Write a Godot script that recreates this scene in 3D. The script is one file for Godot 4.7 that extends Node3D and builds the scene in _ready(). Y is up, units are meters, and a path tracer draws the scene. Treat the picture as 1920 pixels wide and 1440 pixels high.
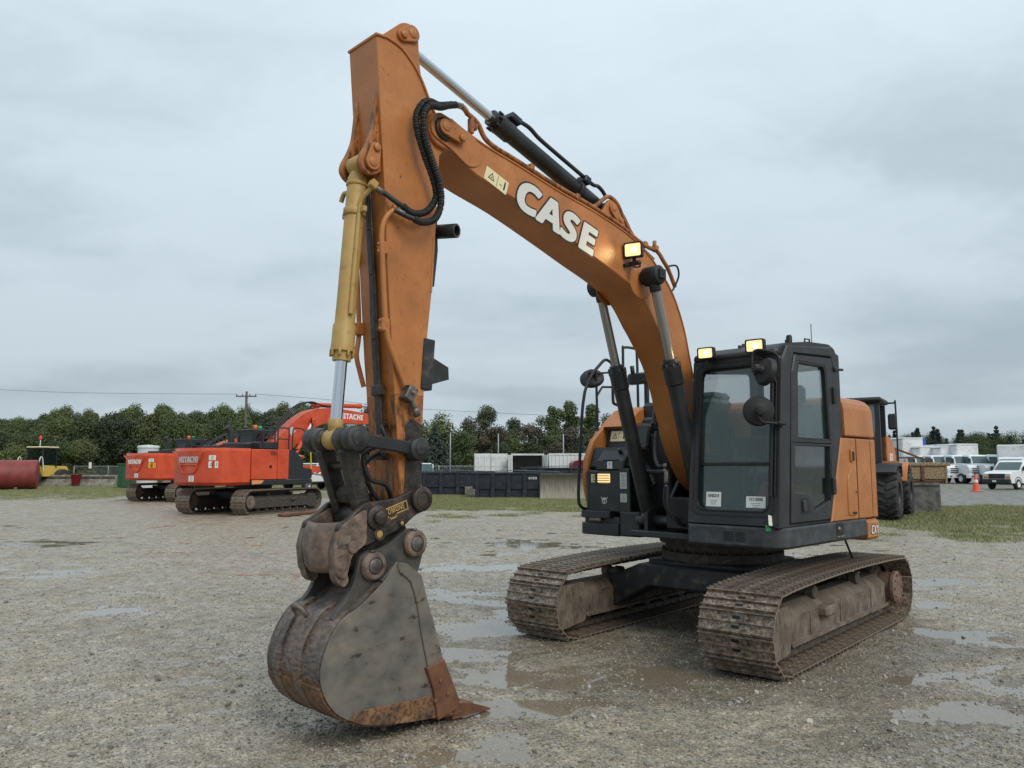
extends Node3D

# ---------------------------------------------------------------- mesh builder
class MB:
	var v := PackedVector3Array()
	var n := PackedVector3Array()
	var c := PackedColorArray()
	var use_color := false
	var col := Color(1, 1, 1)
	var xf := Transform3D()

	func t3(a: Vector3, b: Vector3, d: Vector3, na: Vector3, nb: Vector3, nd: Vector3) -> void:
		if (d - a).cross(b - a).dot(na + nb + nd) < 0.0:
			var s := b; b = d; d = s
			var sn := nb; nb = nd; nd = sn
		v.append(xf * a); v.append(xf * b); v.append(xf * d)
		n.append((xf.basis * na).normalized()); n.append((xf.basis * nb).normalized()); n.append((xf.basis * nd).normalized())
		if use_color:
			c.append(col); c.append(col); c.append(col)

	func tri(a: Vector3, b: Vector3, d: Vector3, hint: Vector3) -> void:
		var f := (d - a).cross(b - a)
		if f.length_squared() < 1e-16:
			return
		f = f.normalized()
		if f.dot(hint) < 0.0:
			f = -f
		t3(a, b, d, f, f, f)

	func quad(a: Vector3, b: Vector3, d: Vector3, e: Vector3, hint: Vector3) -> void:
		tri(a, b, d, hint)
		tri(a, d, e, hint)

	func q4(a: Vector3, b: Vector3, d: Vector3, e: Vector3, na: Vector3, nb: Vector3, nd: Vector3, ne: Vector3) -> void:
		t3(a, b, d, na, nb, nd)
		t3(a, d, e, na, nd, ne)

	# box with chamfered edges, centred on at, turned by basis bs
	func box(at: Vector3, size: Vector3, bev := 0.0, bs := Basis()) -> void:
		var h := size * 0.5
		var b := minf(bev, minf(h.x, minf(h.y, h.z)) * 0.95)
		var ax := [Vector3(1, 0, 0), Vector3(0, 1, 0), Vector3(0, 0, 1)]
		for i in 3:
			var j := (i + 1) % 3
			var k := (i + 2) % 3
			for s in [-1.0, 1.0]:
				var o: Vector3 = ax[i] * h[i] * s
				var p: Vector3 = ax[j] * (h[j] - b)
				var q: Vector3 = ax[k] * (h[k] - b)
				quad(at + bs * (o - p - q), at + bs * (o + p - q), at + bs * (o + p + q), at + bs * (o - p + q), bs * (ax[i] * s))
		if b <= 0.0:
			return
		for i in 3:
			var j := (i + 1) % 3
			var k := (i + 2) % 3
			for s in [-1.0, 1.0]:
				for t in [-1.0, 1.0]:
					var l: Vector3 = ax[k] * (h[k] - b)
					var a1: Vector3 = ax[i] * h[i] * s + ax[j] * (h[j] - b) * t
					var a2: Vector3 = ax[i] * (h[i] - b) * s + ax[j] * h[j] * t
					quad(at + bs * (a1 - l), at + bs * (a1 + l), at + bs * (a2 + l), at + bs * (a2 - l), bs * (ax[i] * s + ax[j] * t))
		for s in [-1.0, 1.0]:
			for t in [-1.0, 1.0]:
				for r in [-1.0, 1.0]:
					var sg := Vector3(s, t, r)
					tri(at + bs * (sg * Vector3(h.x, h.y - b, h.z - b)), at + bs * (sg * Vector3(h.x - b, h.y, h.z - b)), at + bs * (sg * Vector3(h.x - b, h.y - b, h.z)), bs * sg)

	# straight bar of rectangular section from a to b; w across, t thick along "up"
	func bar(a: Vector3, b: Vector3, w: float, t: float, up := Vector3.UP, bev := 0.004) -> void:
		var y := (b - a).normalized()
		var x := up.cross(y)
		if x.length() < 0.01:
			x = Vector3.RIGHT.cross(y)
		x = x.normalized()
		box((a + b) * 0.5, Vector3(w, (b - a).length(), t), bev, Basis(x, y, x.cross(y)))

	# surface of revolution; prof = [Vector2(radius, along)], from base point o along axis
	func lathe(o: Vector3, axis: Vector3, prof: Array, seg := 20, smooth := 0.6, arc := TAU) -> void:
		var z := axis.normalized()
		var x := z.cross(Vector3.UP if absf(z.y) < 0.9 else Vector3.RIGHT).normalized()
		var y := z.cross(x)
		var m := prof.size() - 1
		var fn := []
		for i in m:
			var d: Vector2 = prof[i + 1] - prof[i]
			fn.append(Vector2(d.y, -d.x).normalized())
		for i in m:
			if (prof[i + 1] - prof[i]).length() < 1e-6:
				continue
			var n0: Vector2 = fn[i]
			var n1: Vector2 = fn[i]
			if i > 0 and fn[i - 1].dot(fn[i]) > smooth:
				n0 = (fn[i - 1] + fn[i]).normalized()
			if i < m - 1 and fn[i + 1].dot(fn[i]) > smooth:
				n1 = (fn[i + 1] + fn[i]).normalized()
			for k in seg:
				var a0 := arc * k / seg
				var a1 := arc * (k + 1) / seg
				var d0 := x * cos(a0) + y * sin(a0)
				var d1 := x * cos(a1) + y * sin(a1)
				var p0: Vector2 = prof[i]
				var p1: Vector2 = prof[i + 1]
				var A := o + d0 * p0.x + z * p0.y
				var B := o + d1 * p0.x + z * p0.y
				var C := o + d1 * p1.x + z * p1.y
				var D := o + d0 * p1.x + z * p1.y
				var NA := d0 * n0.x + z * n0.y
				var NB := d1 * n0.x + z * n0.y
				var NC := d1 * n1.x + z * n1.y
				var ND := d0 * n1.x + z * n1.y
				if p0.x > 1e-5:
					t3(A, B, C, NA, NB, NC)
				if p1.x > 1e-5:
					t3(A, C, D, NA, NC, ND)

	# solid cylinder from a to b with chamfered rims
	func cyl(a: Vector3, b: Vector3, r: float, seg := 20, bev := 0.003, r2 := -1.0) -> void:
		var l := (b - a).length()
		var e := r if r2 < 0.0 else r2
		var bb := minf(bev, minf(r, e) * 0.5)
		lathe(a, b - a, [Vector2(0, 0), Vector2(r - bb, 0), Vector2(r, bb), Vector2(e, l - bb), Vector2(e - bb, l), Vector2(0, l)], seg)

	# hollow ring / pipe
	func ring(a: Vector3, b: Vector3, r: float, ri: float, seg := 20) -> void:
		var l := (b - a).length()
		var e := (r - ri) * 0.15
		lathe(a, b - a, [Vector2(ri, 0), Vector2(r - e, 0), Vector2(r, e), Vector2(r, l - e), Vector2(r - e, l), Vector2(ri, l), Vector2(ri, 0)], seg)

	# swept round tube through points
	func tube(pts: Array, r: float, seg := 10, ripple := 0.0, pitch := 0.0, cap := true) -> void:
		var m := pts.size()
		var fx := Vector3.ZERO
		var prev := []
		var prevn := []
		var run := 0.0
		for i in m:
			var tg: Vector3
			if i == 0:
				tg = pts[1] - pts[0]
			elif i == m - 1:
				tg = pts[m - 1] - pts[m - 2]
			else:
				tg = (pts[i + 1] - pts[i]).normalized() + (pts[i] - pts[i - 1]).normalized()
			tg = tg.normalized()
			if i == 0:
				fx = tg.cross(Vector3.UP if absf(tg.y) < 0.9 else Vector3.RIGHT).normalized()
			else:
				run += (pts[i] - pts[i - 1]).length()
				fx = (fx - tg * fx.dot(tg)).normalized()
			var fy := tg.cross(fx)
			var rr := r
			if ripple > 0.0:
				rr = r + ripple * (1.0 if fposmod(run / pitch, 1.0) < 0.5 else -1.0)
			var cur := []
			var curn := []
			for k in seg + 1:
				var a := TAU * k / seg
				var d := fx * cos(a) + fy * sin(a)
				cur.append(pts[i] + d * rr)
				curn.append(d)
			if i > 0:
				for k in seg:
					if ripple > 0.0:
						quad(prev[k], prev[k + 1], cur[k + 1], cur[k], curn[k])
					else:
						q4(prev[k], prev[k + 1], cur[k + 1], cur[k], prevn[k], prevn[k + 1], curn[k + 1], curn[k])
			if cap and (i == 0 or i == m - 1):
				for k in seg:
					tri(pts[i], cur[k], cur[k + 1], -tg if i == 0 else tg)
			prev = cur
			prevn = curn

	# polygon in local x,y swept along z from z0 to z1, bevelled; tr places it
	func prism(poly: Array, z0: float, z1: float, bev := 0.004, tr := Transform3D(), smooth := 0.8) -> void:
		var p := PackedVector2Array(poly)
		if z0 > z1:
			var sw := z0; z0 = z1; z1 = sw
		if Geometry2D.is_polygon_clockwise(p):
			p.reverse()
		var m := p.size()
		var en := []
		for i in m:
			var d := p[(i + 1) % m] - p[i]
			en.append(Vector2(d.y, -d.x).normalized())
		var ins := PackedVector2Array()
		var nn := []
		for i in m:
			var e0: Vector2 = en[(i + m - 1) % m]
			var e1: Vector2 = en[i]
			var mt := (e0 + e1)
			mt = mt.normalized() / maxf(0.35, mt.normalized().dot(e1)) if mt.length() > 0.01 else e1
			ins.append(p[i] - mt * bev)
			nn.append(e0.dot(e1) > smooth)
		var idx := Geometry2D.triangulate_polygon(ins if bev > 0.0 else p)
		if idx.is_empty():
			ins = p
			idx = Geometry2D.triangulate_polygon(p)
		for zz in [z0, z1]:
			var nz := tr.basis * Vector3(0, 0, -1.0 if zz == z0 else 1.0)
			for i in range(0, idx.size(), 3):
				tri(tr * Vector3(ins[idx[i]].x, ins[idx[i]].y, zz), tr * Vector3(ins[idx[i + 1]].x, ins[idx[i + 1]].y, zz), tr * Vector3(ins[idx[i + 2]].x, ins[idx[i + 2]].y, zz), nz)
		for i in m:
			var j := (i + 1) % m
			var na: Vector2 = (en[(i + m - 1) % m] + en[i]).normalized() if nn[i] else en[i]
			var nb: Vector2 = (en[j] + en[i]).normalized() if nn[j] else en[i]
			var A := tr.basis * Vector3(na.x, na.y, 0)
			var B := tr.basis * Vector3(nb.x, nb.y, 0)
			q4(tr * Vector3(p[i].x, p[i].y, z0 + bev), tr * Vector3(p[j].x, p[j].y, z0 + bev), tr * Vector3(p[j].x, p[j].y, z1 - bev), tr * Vector3(p[i].x, p[i].y, z1 - bev), A, B, B, A)
			if bev > 0.0:
				for zz in [[z0, z0 + bev, -1.0], [z1, z1 - bev, 1.0]]:
					var up := tr.basis * Vector3(0, 0, zz[2])
					q4(tr * Vector3(ins[i].x, ins[i].y, zz[0]), tr * Vector3(ins[j].x, ins[j].y, zz[0]), tr * Vector3(p[j].x, p[j].y, zz[1]), tr * Vector3(p[i].x, p[i].y, zz[1]), (A + up).normalized(), (B + up).normalized(), (B + up).normalized(), (A + up).normalized())

	# frame between an outer and an inner outline with as many points each
	func frame(outer: Array, inner: Array, z0: float, z1: float, tr := Transform3D(), bev := 0.006) -> void:
		var m := outer.size()
		var mid := Vector2.ZERO
		for q in inner:
			mid += q / m
		for i in m:
			var j := (i + 1) % m
			var o0: Vector2 = outer[i]
			var o1: Vector2 = outer[j]
			var i0: Vector2 = inner[i]
			var i1: Vector2 = inner[j]
			var ob0 := o0 + (i0 - o0).normalized() * bev
			var ob1 := o1 + (i1 - o1).normalized() * bev
			var ib0 := i0 + (o0 - i0).normalized() * bev
			var ib1 := i1 + (o1 - i1).normalized() * bev
			for zz in [[z0, -1.0, minf(z0 + bev, z1)], [z1, 1.0, maxf(z1 - bev, z0)]]:
				var nz := tr.basis * Vector3(0, 0, zz[1])
				quad(tr * Vector3(ob0.x, ob0.y, zz[0]), tr * Vector3(ob1.x, ob1.y, zz[0]), tr * Vector3(ib1.x, ib1.y, zz[0]), tr * Vector3(ib0.x, ib0.y, zz[0]), nz)
				var outw := tr.basis * Vector3(o0.x + o1.x - 2 * mid.x, o0.y + o1.y - 2 * mid.y, 0)
				quad(tr * Vector3(ob0.x, ob0.y, zz[0]), tr * Vector3(ob1.x, ob1.y, zz[0]), tr * Vector3(o1.x, o1.y, zz[2]), tr * Vector3(o0.x, o0.y, zz[2]), nz + outw.normalized() * 0.5)
				quad(tr * Vector3(ib0.x, ib0.y, zz[0]), tr * Vector3(ib1.x, ib1.y, zz[0]), tr * Vector3(i1.x, i1.y, zz[2]), tr * Vector3(i0.x, i0.y, zz[2]), nz - outw.normalized() * 0.5)
			var ow := tr.basis * Vector3(o0.x + o1.x - 2 * mid.x, o0.y + o1.y - 2 * mid.y, 0)
			quad(tr * Vector3(o0.x, o0.y, z0 + bev), tr * Vector3(o1.x, o1.y, z0 + bev), tr * Vector3(o1.x, o1.y, z1 - bev), tr * Vector3(o0.x, o0.y, z1 - bev), ow)
			quad(tr * Vector3(i0.x, i0.y, z0 + bev), tr * Vector3(i1.x, i1.y, z0 + bev), tr * Vector3(i1.x, i1.y, z1 - bev), tr * Vector3(i0.x, i0.y, z1 - bev), -ow)

	# skin over rings of points (closed rings), optional end caps; normals smoothed along where gentle
	func loft(rings: Array, caps := true) -> void:
		var m: int = rings[0].size()
		for i in rings.size() - 1:
			var ca := Vector3.ZERO
			for q in rings[i]:
				ca += q / m
			for q in rings[i + 1]:
				ca += q / m
			ca *= 0.5
			for k in m:
				var l := (k + 1) % m
				var a: Vector3 = rings[i][k]
				var b: Vector3 = rings[i][l]
				var d: Vector3 = rings[i + 1][l]
				var e: Vector3 = rings[i + 1][k]
				quad(a, b, d, e, (a + b + d + e) * 0.25 - ca)
		if caps:
			var last := rings.size() - 1
			for w in [[0, 1], [last, last - 1]]:
				var cc := Vector3.ZERO
				var c2 := Vector3.ZERO
				for q in rings[w[0]]:
					cc += q / m
				for q in rings[w[1]]:
					c2 += q / m
				for k in m:
					tri(cc, rings[w[0]][k], rings[w[0]][(k + 1) % m], cc - c2)

	# the same skin with normals averaged over neighbouring faces; ring order must run the same way round
	func skin(rings: Array) -> void:
		var m: int = rings[0].size()
		var k := rings.size()
		var nn := []
		for i in k:
			var row := []
			var mid := Vector3.ZERO
			for q in rings[i]:
				mid += q / m
			for j in m:
				var du: Vector3 = rings[mini(i + 1, k - 1)][j] - rings[maxi(i - 1, 0)][j]
				var dv: Vector3 = rings[i][(j + 1) % m] - rings[i][(j + m - 1) % m]
				var nrm := du.cross(dv).normalized()
				if nrm.dot(rings[i][j] - mid) < 0.0:
					nrm = -nrm
				row.append(nrm)
			nn.append(row)
		for i in k - 1:
			for j in m:
				var l := (j + 1) % m
				q4(rings[i][j], rings[i][l], rings[i + 1][l], rings[i + 1][j], nn[i][j], nn[i][l], nn[i + 1][l], nn[i + 1][j])

	# upright body over a plan outline (x = u, y = v): levels of [height, inset]
	func tiers(poly: Array, levels: Array) -> void:
		var p := PackedVector2Array(poly)
		if Geometry2D.is_polygon_clockwise(p):
			p.reverse()
		var m := p.size()
		var rings := []
		for lv in levels:
			var ring := []
			for i in m:
				var d0 := (p[i] - p[(i + m - 1) % m]).normalized()
				var d1 := (p[(i + 1) % m] - p[i]).normalized()
				var e := (Vector2(d0.y, -d0.x) + Vector2(d1.y, -d1.x)).normalized()
				var k: float = lv[1] / maxf(0.4, e.dot(Vector2(d1.y, -d1.x)))
				ring.append(Vector3(p[i].x - e.x * k, lv[0], -(p[i].y - e.y * k)))
			rings.append(ring)
		loft(rings)

	func mesh() -> ArrayMesh:
		var a := []
		a.resize(Mesh.ARRAY_MAX)
		a[Mesh.ARRAY_VERTEX] = v
		a[Mesh.ARRAY_NORMAL] = n
		if use_color:
			a[Mesh.ARRAY_COLOR] = c
		var me := ArrayMesh.new()
		me.add_surface_from_arrays(Mesh.PRIMITIVE_TRIANGLES, a)
		return me

var used := {}
var M := {}
var rng := RandomNumberGenerator.new()

func P(u: float, y: float, v: float) -> Vector3:      # machine frame: forward, up, to its left
	return Vector3(u, y, -v)

func V(a: Array) -> Array:                            # flat list of x, y to points
	var o := []
	for i in range(0, a.size(), 2):
		o.append(Vector2(a[i], a[i + 1]))
	return o

func numbered(called: String) -> String:
	used[called] = used.get(called, -1) + 1
	return called if used[called] == 0 else "%s_%03d" % [called, used[called]]

func thing(called: String, label: String, category: String, at := Vector3.ZERO, turn := 0.0, group := "") -> Node3D:
	var o := Node3D.new()
	o.name = numbered(called)
	add_child(o)
	o.position = at
	o.rotation.y = turn
	tag(o, label, category, group)
	return o

func tag(o: Node, label: String, category := "", group := "", kind := "") -> void:
	if label:
		o.set_meta("label", label)
	if category:
		o.set_meta("category", category)
	if group:
		o.set_meta("group", group)
	if kind:
		o.set_meta("kind", kind)

func part(called: String, parent: Node3D) -> Node3D:
	var o := Node3D.new()
	o.name = called
	parent.add_child(o, true)
	return o

func obj(called: String, mb, m: Material, parent: Node3D) -> MeshInstance3D:
	var o := MeshInstance3D.new()
	o.name = called if parent != self else numbered(called)
	o.mesh = mb.mesh() if mb is MB else mb
	o.material_override = null
	o.set_surface_override_material(0, m)
	parent.add_child(o, true)
	return o

func setting(called: String, mb, m: Material) -> MeshInstance3D:
	var o := obj(called, mb, m, self)
	o.set_meta("kind", "structure")
	return o

func spline(pts: Array, per := 8) -> Array:
	var o := []
	var m := pts.size()
	for i in m - 1:
		var p0 = pts[maxi(i - 1, 0)]
		var p1 = pts[i]
		var p2 = pts[i + 1]
		var p3 = pts[mini(i + 2, m - 1)]
		for k in per:
			var t := float(k) / per
			o.append(0.5 * ((2.0 * p1) + (p2 - p0) * t + (2.0 * p0 - 5.0 * p1 + 4.0 * p2 - p3) * t * t + (3.0 * p1 - p0 - 3.0 * p2 + p3) * t * t * t))
	o.append(pts[m - 1])
	return o

# corners rounded with a radius each, k points per corner
func rounded(pts: Array, rad, k := 5) -> Array:
	var o := []
	var m := pts.size()
	for i in m:
		var p: Vector2 = pts[i]
		var a: Vector2 = (pts[(i + m - 1) % m] - p)
		var b: Vector2 = (pts[(i + 1) % m] - p)
		var r: float = rad[i] if rad is Array else rad
		var d := minf(r, minf(a.length(), b.length()) * 0.48)
		var s := p + a.normalized() * d
		var e := p + b.normalized() * d
		for j in k:
			var t := float(j) / (k - 1)
			o.append(s.lerp(p, t).lerp(p.lerp(e, t), t))
	return o

# closed band that follows a line between two offsets to its right-hand side
func band(line: Array, d0: float, d1: float) -> Array:
	var a := []
	var b := []
	for i in line.size():
		var t: Vector2 = (line[mini(i + 1, line.size() - 1)] - line[maxi(i - 1, 0)]).normalized()
		var o := Vector2(t.y, -t.x)
		a.append(line[i] + o * d0)
		b.push_front(line[i] + o * d1)
	a.append_array(b)
	return a

func circle(at: Vector2, r: float, k := 16, a0 := 0.0, a1 := TAU) -> Array:
	var o := []
	for i in k:
		var a := a0 + (a1 - a0) * i / (k if absf(a1 - a0) > TAU - 0.01 else k - 1)
		o.append(at + Vector2(cos(a), sin(a)) * r)
	return o

func plan(h := 0.0) -> Transform3D:                   # polygon in (u, v) raised along y
	return Transform3D(Basis(Vector3(1, 0, 0), Vector3(0, 0, -1), Vector3(0, 1, 0)), Vector3(0, h, 0))

func facing(u := 0.0) -> Transform3D:                 # polygon in (v, y) pushed along u
	return Transform3D(Basis(Vector3(0, 0, -1), Vector3(0, 1, 0), Vector3(1, 0, 0)), Vector3(u, 0, 0))

# ---------------------------------------------------------------- materials
func s(r: float, g: float, b: float) -> Color:
	return Color(r / 255.0, g / 255.0, b / 255.0)

func mat(c: Color, rough := 0.6, metal := 0.0) -> StandardMaterial3D:
	var m := StandardMaterial3D.new()
	m.albedo_color = c
	m.roughness = rough
	m.metallic = metal
	return m

func noise_tex(freq: float, ramp: Array, sd := 1, oct := 5, size := 512, kind := FastNoiseLite.TYPE_SIMPLEX_SMOOTH, gain := 0.55) -> NoiseTexture2D:
	var f := FastNoiseLite.new()
	f.noise_type = kind
	f.seed = sd
	f.frequency = freq
	f.fractal_octaves = oct
	f.fractal_gain = gain
	var t := NoiseTexture2D.new()
	t.width = size
	t.height = size
	t.seamless = true
	t.noise = f
	if ramp:
		var g := Gradient.new()
		g.offsets = PackedFloat32Array(ramp.map(func(e): return e[0]))
		g.colors = PackedColorArray(ramp.map(func(e): return e[1]))
		t.color_ramp = g
	return t

# surface with stains: ramp colours over triplanar noise; scale = repeats per metre
func worn(ramp: Array, scale := 1.0, rough := 0.6, metal := 0.0, sd := 1, freq := 0.01, bump := 0.0, oct := 6) -> StandardMaterial3D:
	var m := mat(Color(1, 1, 1), rough, metal)
	m.albedo_texture = noise_tex(freq, ramp, sd, oct)
	m.uv1_triplanar = true
	m.uv1_scale = Vector3.ONE * scale
	if bump > 0.0:
		m.heightmap_enabled = true
		m.heightmap_texture = noise_tex(freq * 3.0, [], sd + 50, 5)
		m.heightmap_scale = bump
	return m

func spots(m: StandardMaterial3D, ramp: Array, scale: float, sd: int, freq := 0.02) -> StandardMaterial3D:   # a second, finer layer that multiplies
	m.detail_enabled = true
	m.detail_blend_mode = BaseMaterial3D.BLEND_MODE_MUL
	m.detail_albedo = noise_tex(freq, ramp, sd, 5)
	m.detail_uv_layer = BaseMaterial3D.DETAIL_UV_2
	m.uv2_triplanar = true
	m.uv2_scale = Vector3.ONE * scale
	return m

func glass(c: Color, a: float) -> StandardMaterial3D:
	var m := mat(Color(c, a), 0.03)
	m.transparency = BaseMaterial3D.TRANSPARENCY_ALPHA
	return m

func glow(c: Color, e: float) -> StandardMaterial3D:
	var m := mat(c, 0.3)
	m.emission_enabled = true
	m.emission = c
	m.emission_energy_multiplier = e
	return m

func make_materials() -> void:
	var W := Color(1, 1, 1)
	M.orange = spots(worn([[0.0, s(148, 94, 50)], [0.28, s(169, 106, 54)], [0.5, s(176, 111, 57)], [0.7, s(181, 117, 62)], [0.85, s(186, 124, 70)], [1.0, s(194, 138, 90)]], 0.35, 0.44, 0.0, 3, 0.010), [[0.0, s(80, 64, 54)], [0.09, s(150, 130, 118)], [0.14, s(236, 232, 228)], [0.3, s(250, 249, 248)], [0.6, W], [1.0, W]], 0.8, 9, 0.04)
	M.orange.uv2_scale = Vector3(1.1, 0.6, 1.1)
	M.orange_grimy = spots(worn([[0.0, s(58, 40, 28)], [0.3, s(112, 72, 42)], [0.48, s(158, 99, 52)], [0.7, s(174, 108, 55)], [1.0, s(180, 116, 64)]], 0.8, 0.5, 0.0, 5, 0.02), [[0.0, s(70, 60, 52)], [0.15, s(160, 146, 134)], [0.3, s(236, 232, 228)], [0.5, W], [1.0, W]], 1.6, 12, 0.04)
	M.orange_grimy.uv1_scale = Vector3(1.5, 0.5, 1.5)
	M.orange_grimy.uv2_scale = Vector3(2.0, 0.9, 2.0)
	M.gold = spots(worn([[0.0, s(112, 90, 50)], [0.3, s(168, 136, 76)], [1.0, s(186, 154, 92)]], 1.0, 0.5, 0.0, 7, 0.012), [[0.0, s(70, 58, 46)], [0.08, s(180, 168, 150)], [0.16, W], [1.0, W]], 1.4, 17, 0.03)
	M.black = worn([[0.0, s(22, 25, 27)], [0.5, s(34, 38, 41)], [1.0, s(54, 57, 58)]], 0.7, 0.42, 0.0, 11, 0.01)
	M.cabgrey = worn([[0.0, s(30, 31, 33)], [0.5, s(38, 39, 42)], [0.75, s(45, 46, 49)], [1.0, s(66, 65, 66)]], 0.6, 0.5, 0.0, 13, 0.01)
	M.deck = worn([[0.0, s(58, 52, 46)], [0.3, s(50, 52, 56)], [0.6, s(60, 62, 67)], [1.0, s(84, 84, 88)]], 0.8, 0.5, 0.0, 14, 0.012)
	M.dark = mat(s(26, 27, 29), 0.6)
	M.rubber = mat(s(30, 31, 33), 0.55)
	M.seal = mat(s(16, 17, 18), 0.5)
	M.chrome = mat(s(205, 208, 212), 0.14, 1.0)
	M.greyrod = mat(s(150, 150, 148), 0.3, 0.9)
	M.steel = worn([[0.0, s(60, 58, 56)], [0.5, s(110, 106, 102)], [1.0, s(150, 146, 140)]], 1.2, 0.4, 0.6, 15, 0.02)
	M.greasy = worn([[0.0, s(28, 26, 24)], [0.4, s(46, 42, 38)], [0.7, s(62, 55, 48)], [1.0, s(92, 80, 62)]], 1.6, 0.45, 0.1, 19, 0.014, 0.25)
	M.coupler = worn([[0.0, s(32, 28, 26)], [0.45, s(52, 45, 41)], [0.72, s(72, 61, 54)], [1.0, s(96, 82, 72)]], 1.4, 0.5, 0.15, 21, 0.014, 0.25)
	M.cast = worn([[0.0, s(58, 50, 45)], [0.4, s(104, 88, 78)], [0.7, s(126, 108, 96)], [1.0, s(142, 124, 110)]], 1.2, 0.6, 0.1, 23, 0.014, 0.3)
	M.bucket_side = spots(worn([[0.0, s(84, 84, 82)], [0.35, s(108, 106, 101)], [0.6, s(121, 116, 109)], [0.85, s(131, 123, 113)], [1.0, s(142, 130, 115)]], 0.7, 0.5, 0.2, 25, 0.008, 0.06), [[0.0, s(96, 90, 90)], [0.16, s(170, 165, 162)], [0.24, s(228, 225, 222)], [0.5, s(242, 240, 238)], [1.0, W]], 1.0, 26, 0.012)
	M.bucket_side.uv2_scale = Vector3(0.8, 1.5, 1.0)
	M.bucket_back = spots(worn([[0.0, s(70, 66, 66)], [0.35, s(104, 95, 91)], [0.6, s(120, 108, 100)], [0.8, s(128, 106, 90)], [1.0, s(138, 104, 76)]], 0.6, 0.5, 0.2, 27, 0.009, 0.06), [[0.0, s(110, 104, 106)], [0.35, s(200, 194, 192)], [0.6, W], [1.0, W]], 1.0, 28, 0.03)
	M.bucket_back.uv2_scale = Vector3(0.8, 2.2, 0.8)
	M.bucket_dark = worn([[0.0, s(44, 46, 46)], [0.4, s(62, 64, 64)], [0.65, s(78, 74, 70)], [1.0, s(104, 94, 84)]], 1.0, 0.5, 0.2, 29, 0.012, 0.1)
	M.rust = spots(worn([[0.0, s(86, 70, 60)], [0.35, s(112, 86, 66)], [0.65, s(132, 96, 66)], [1.0, s(146, 122, 98)]], 0.9, 0.6, 0.1, 31, 0.012, 0.08), [[0.0, s(120, 110, 104)], [0.35, s(205, 198, 192)], [0.6, W], [1.0, W]], 1.6, 32, 0.03)
	M.rust_deep = worn([[0.0, s(84, 58, 46)], [0.4, s(108, 72, 52)], [0.8, s(122, 84, 60)], [1.0, s(112, 94, 82)]], 0.9, 0.6, 0.1, 33, 0.012, 0.08)
	M.shoe = spots(worn([[0.0, s(92, 81, 70)], [0.35, s(122, 109, 96)], [0.6, s(145, 131, 117)], [1.0, s(182, 170, 155)]], 0.9, 0.42, 0.3, 35, 0.02, 0.12), [[0.0, s(116, 106, 100)], [0.3, s(190, 182, 176)], [0.55, W], [1.0, W]], 1.1, 36, 0.05)
	M.mud = spots(worn([[0.0, s(80, 71, 62)], [0.4, s(106, 95, 84)], [0.7, s(120, 108, 96)], [1.0, s(136, 124, 110)]], 0.7, 0.75, 0.0, 37, 0.012, 0.12), [[0.0, s(110, 98, 90)], [0.22, s(196, 188, 180)], [0.4, W], [1.0, W]], 1.2, 38, 0.03)
	M.mud.uv2_scale = Vector3(1.6, 0.5, 1.6)
	M.mud_dark = worn([[0.0, s(34, 31, 29)], [0.5, s(66, 58, 52)], [1.0, s(104, 92, 80)]], 1.6, 0.7, 0.0, 39, 0.014, 0.3)
	M.chain = worn([[0.0, s(62, 55, 49)], [0.5, s(92, 82, 73)], [1.0, s(122, 110, 98)]], 1.4, 0.6, 0.1, 40, 0.02, 0.12)
	M.drive = worn([[0.0, s(88, 68, 58)], [0.5, s(116, 92, 79)], [1.0, s(132, 112, 98)]], 1.0, 0.65, 0.0, 42, 0.02, 0.1)
	M.frame_black = worn([[0.0, s(28, 30, 32)], [0.6, s(38, 41, 44)], [0.8, s(66, 62, 56)], [1.0, s(100, 90, 78)]], 1.0, 0.5, 0.0, 41, 0.012)
	M.glass = glass(s(30, 84, 75), 0.18)
	M.glass_dark = glass(s(18, 42, 40), 0.26)
	M.white = mat(s(226, 228, 226), 0.45)
	M.paper = mat(s(226, 226, 222), 0.6)
	M.cream = mat(s(222, 212, 170), 0.55)
	M.silver = mat(s(184, 186, 186), 0.5)
	M.print = mat(s(24, 24, 26), 0.6)
	M.letter = mat(s(208, 208, 204), 0.5)
	M.grey_print = mat(s(120, 122, 122), 0.6)
	M.lamp = glow(s(255, 220, 152), 0.85)
	M.lamp_hot = glow(s(255, 240, 205), 3.5)
	M.green = mat(s(30, 120, 66), 0.6)
	M.seat = mat(s(66, 66, 68), 0.8)
	M.mirror = mat(s(230, 232, 235), 0.03, 1.0)

# ---------------------------------------------------------------- camera, sky, ground
func make_camera() -> void:
	var cam := Camera3D.new()
	cam.name = "camera"
	add_child(cam)
	cam.position = Vector3(0, 1.59, 0)
	cam.rotation = Vector3(0.1071, 0, 0)
	cam.fov = 52.75
	cam.near = 0.05
	cam.far = 2000.0
	cam.current = true

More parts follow.
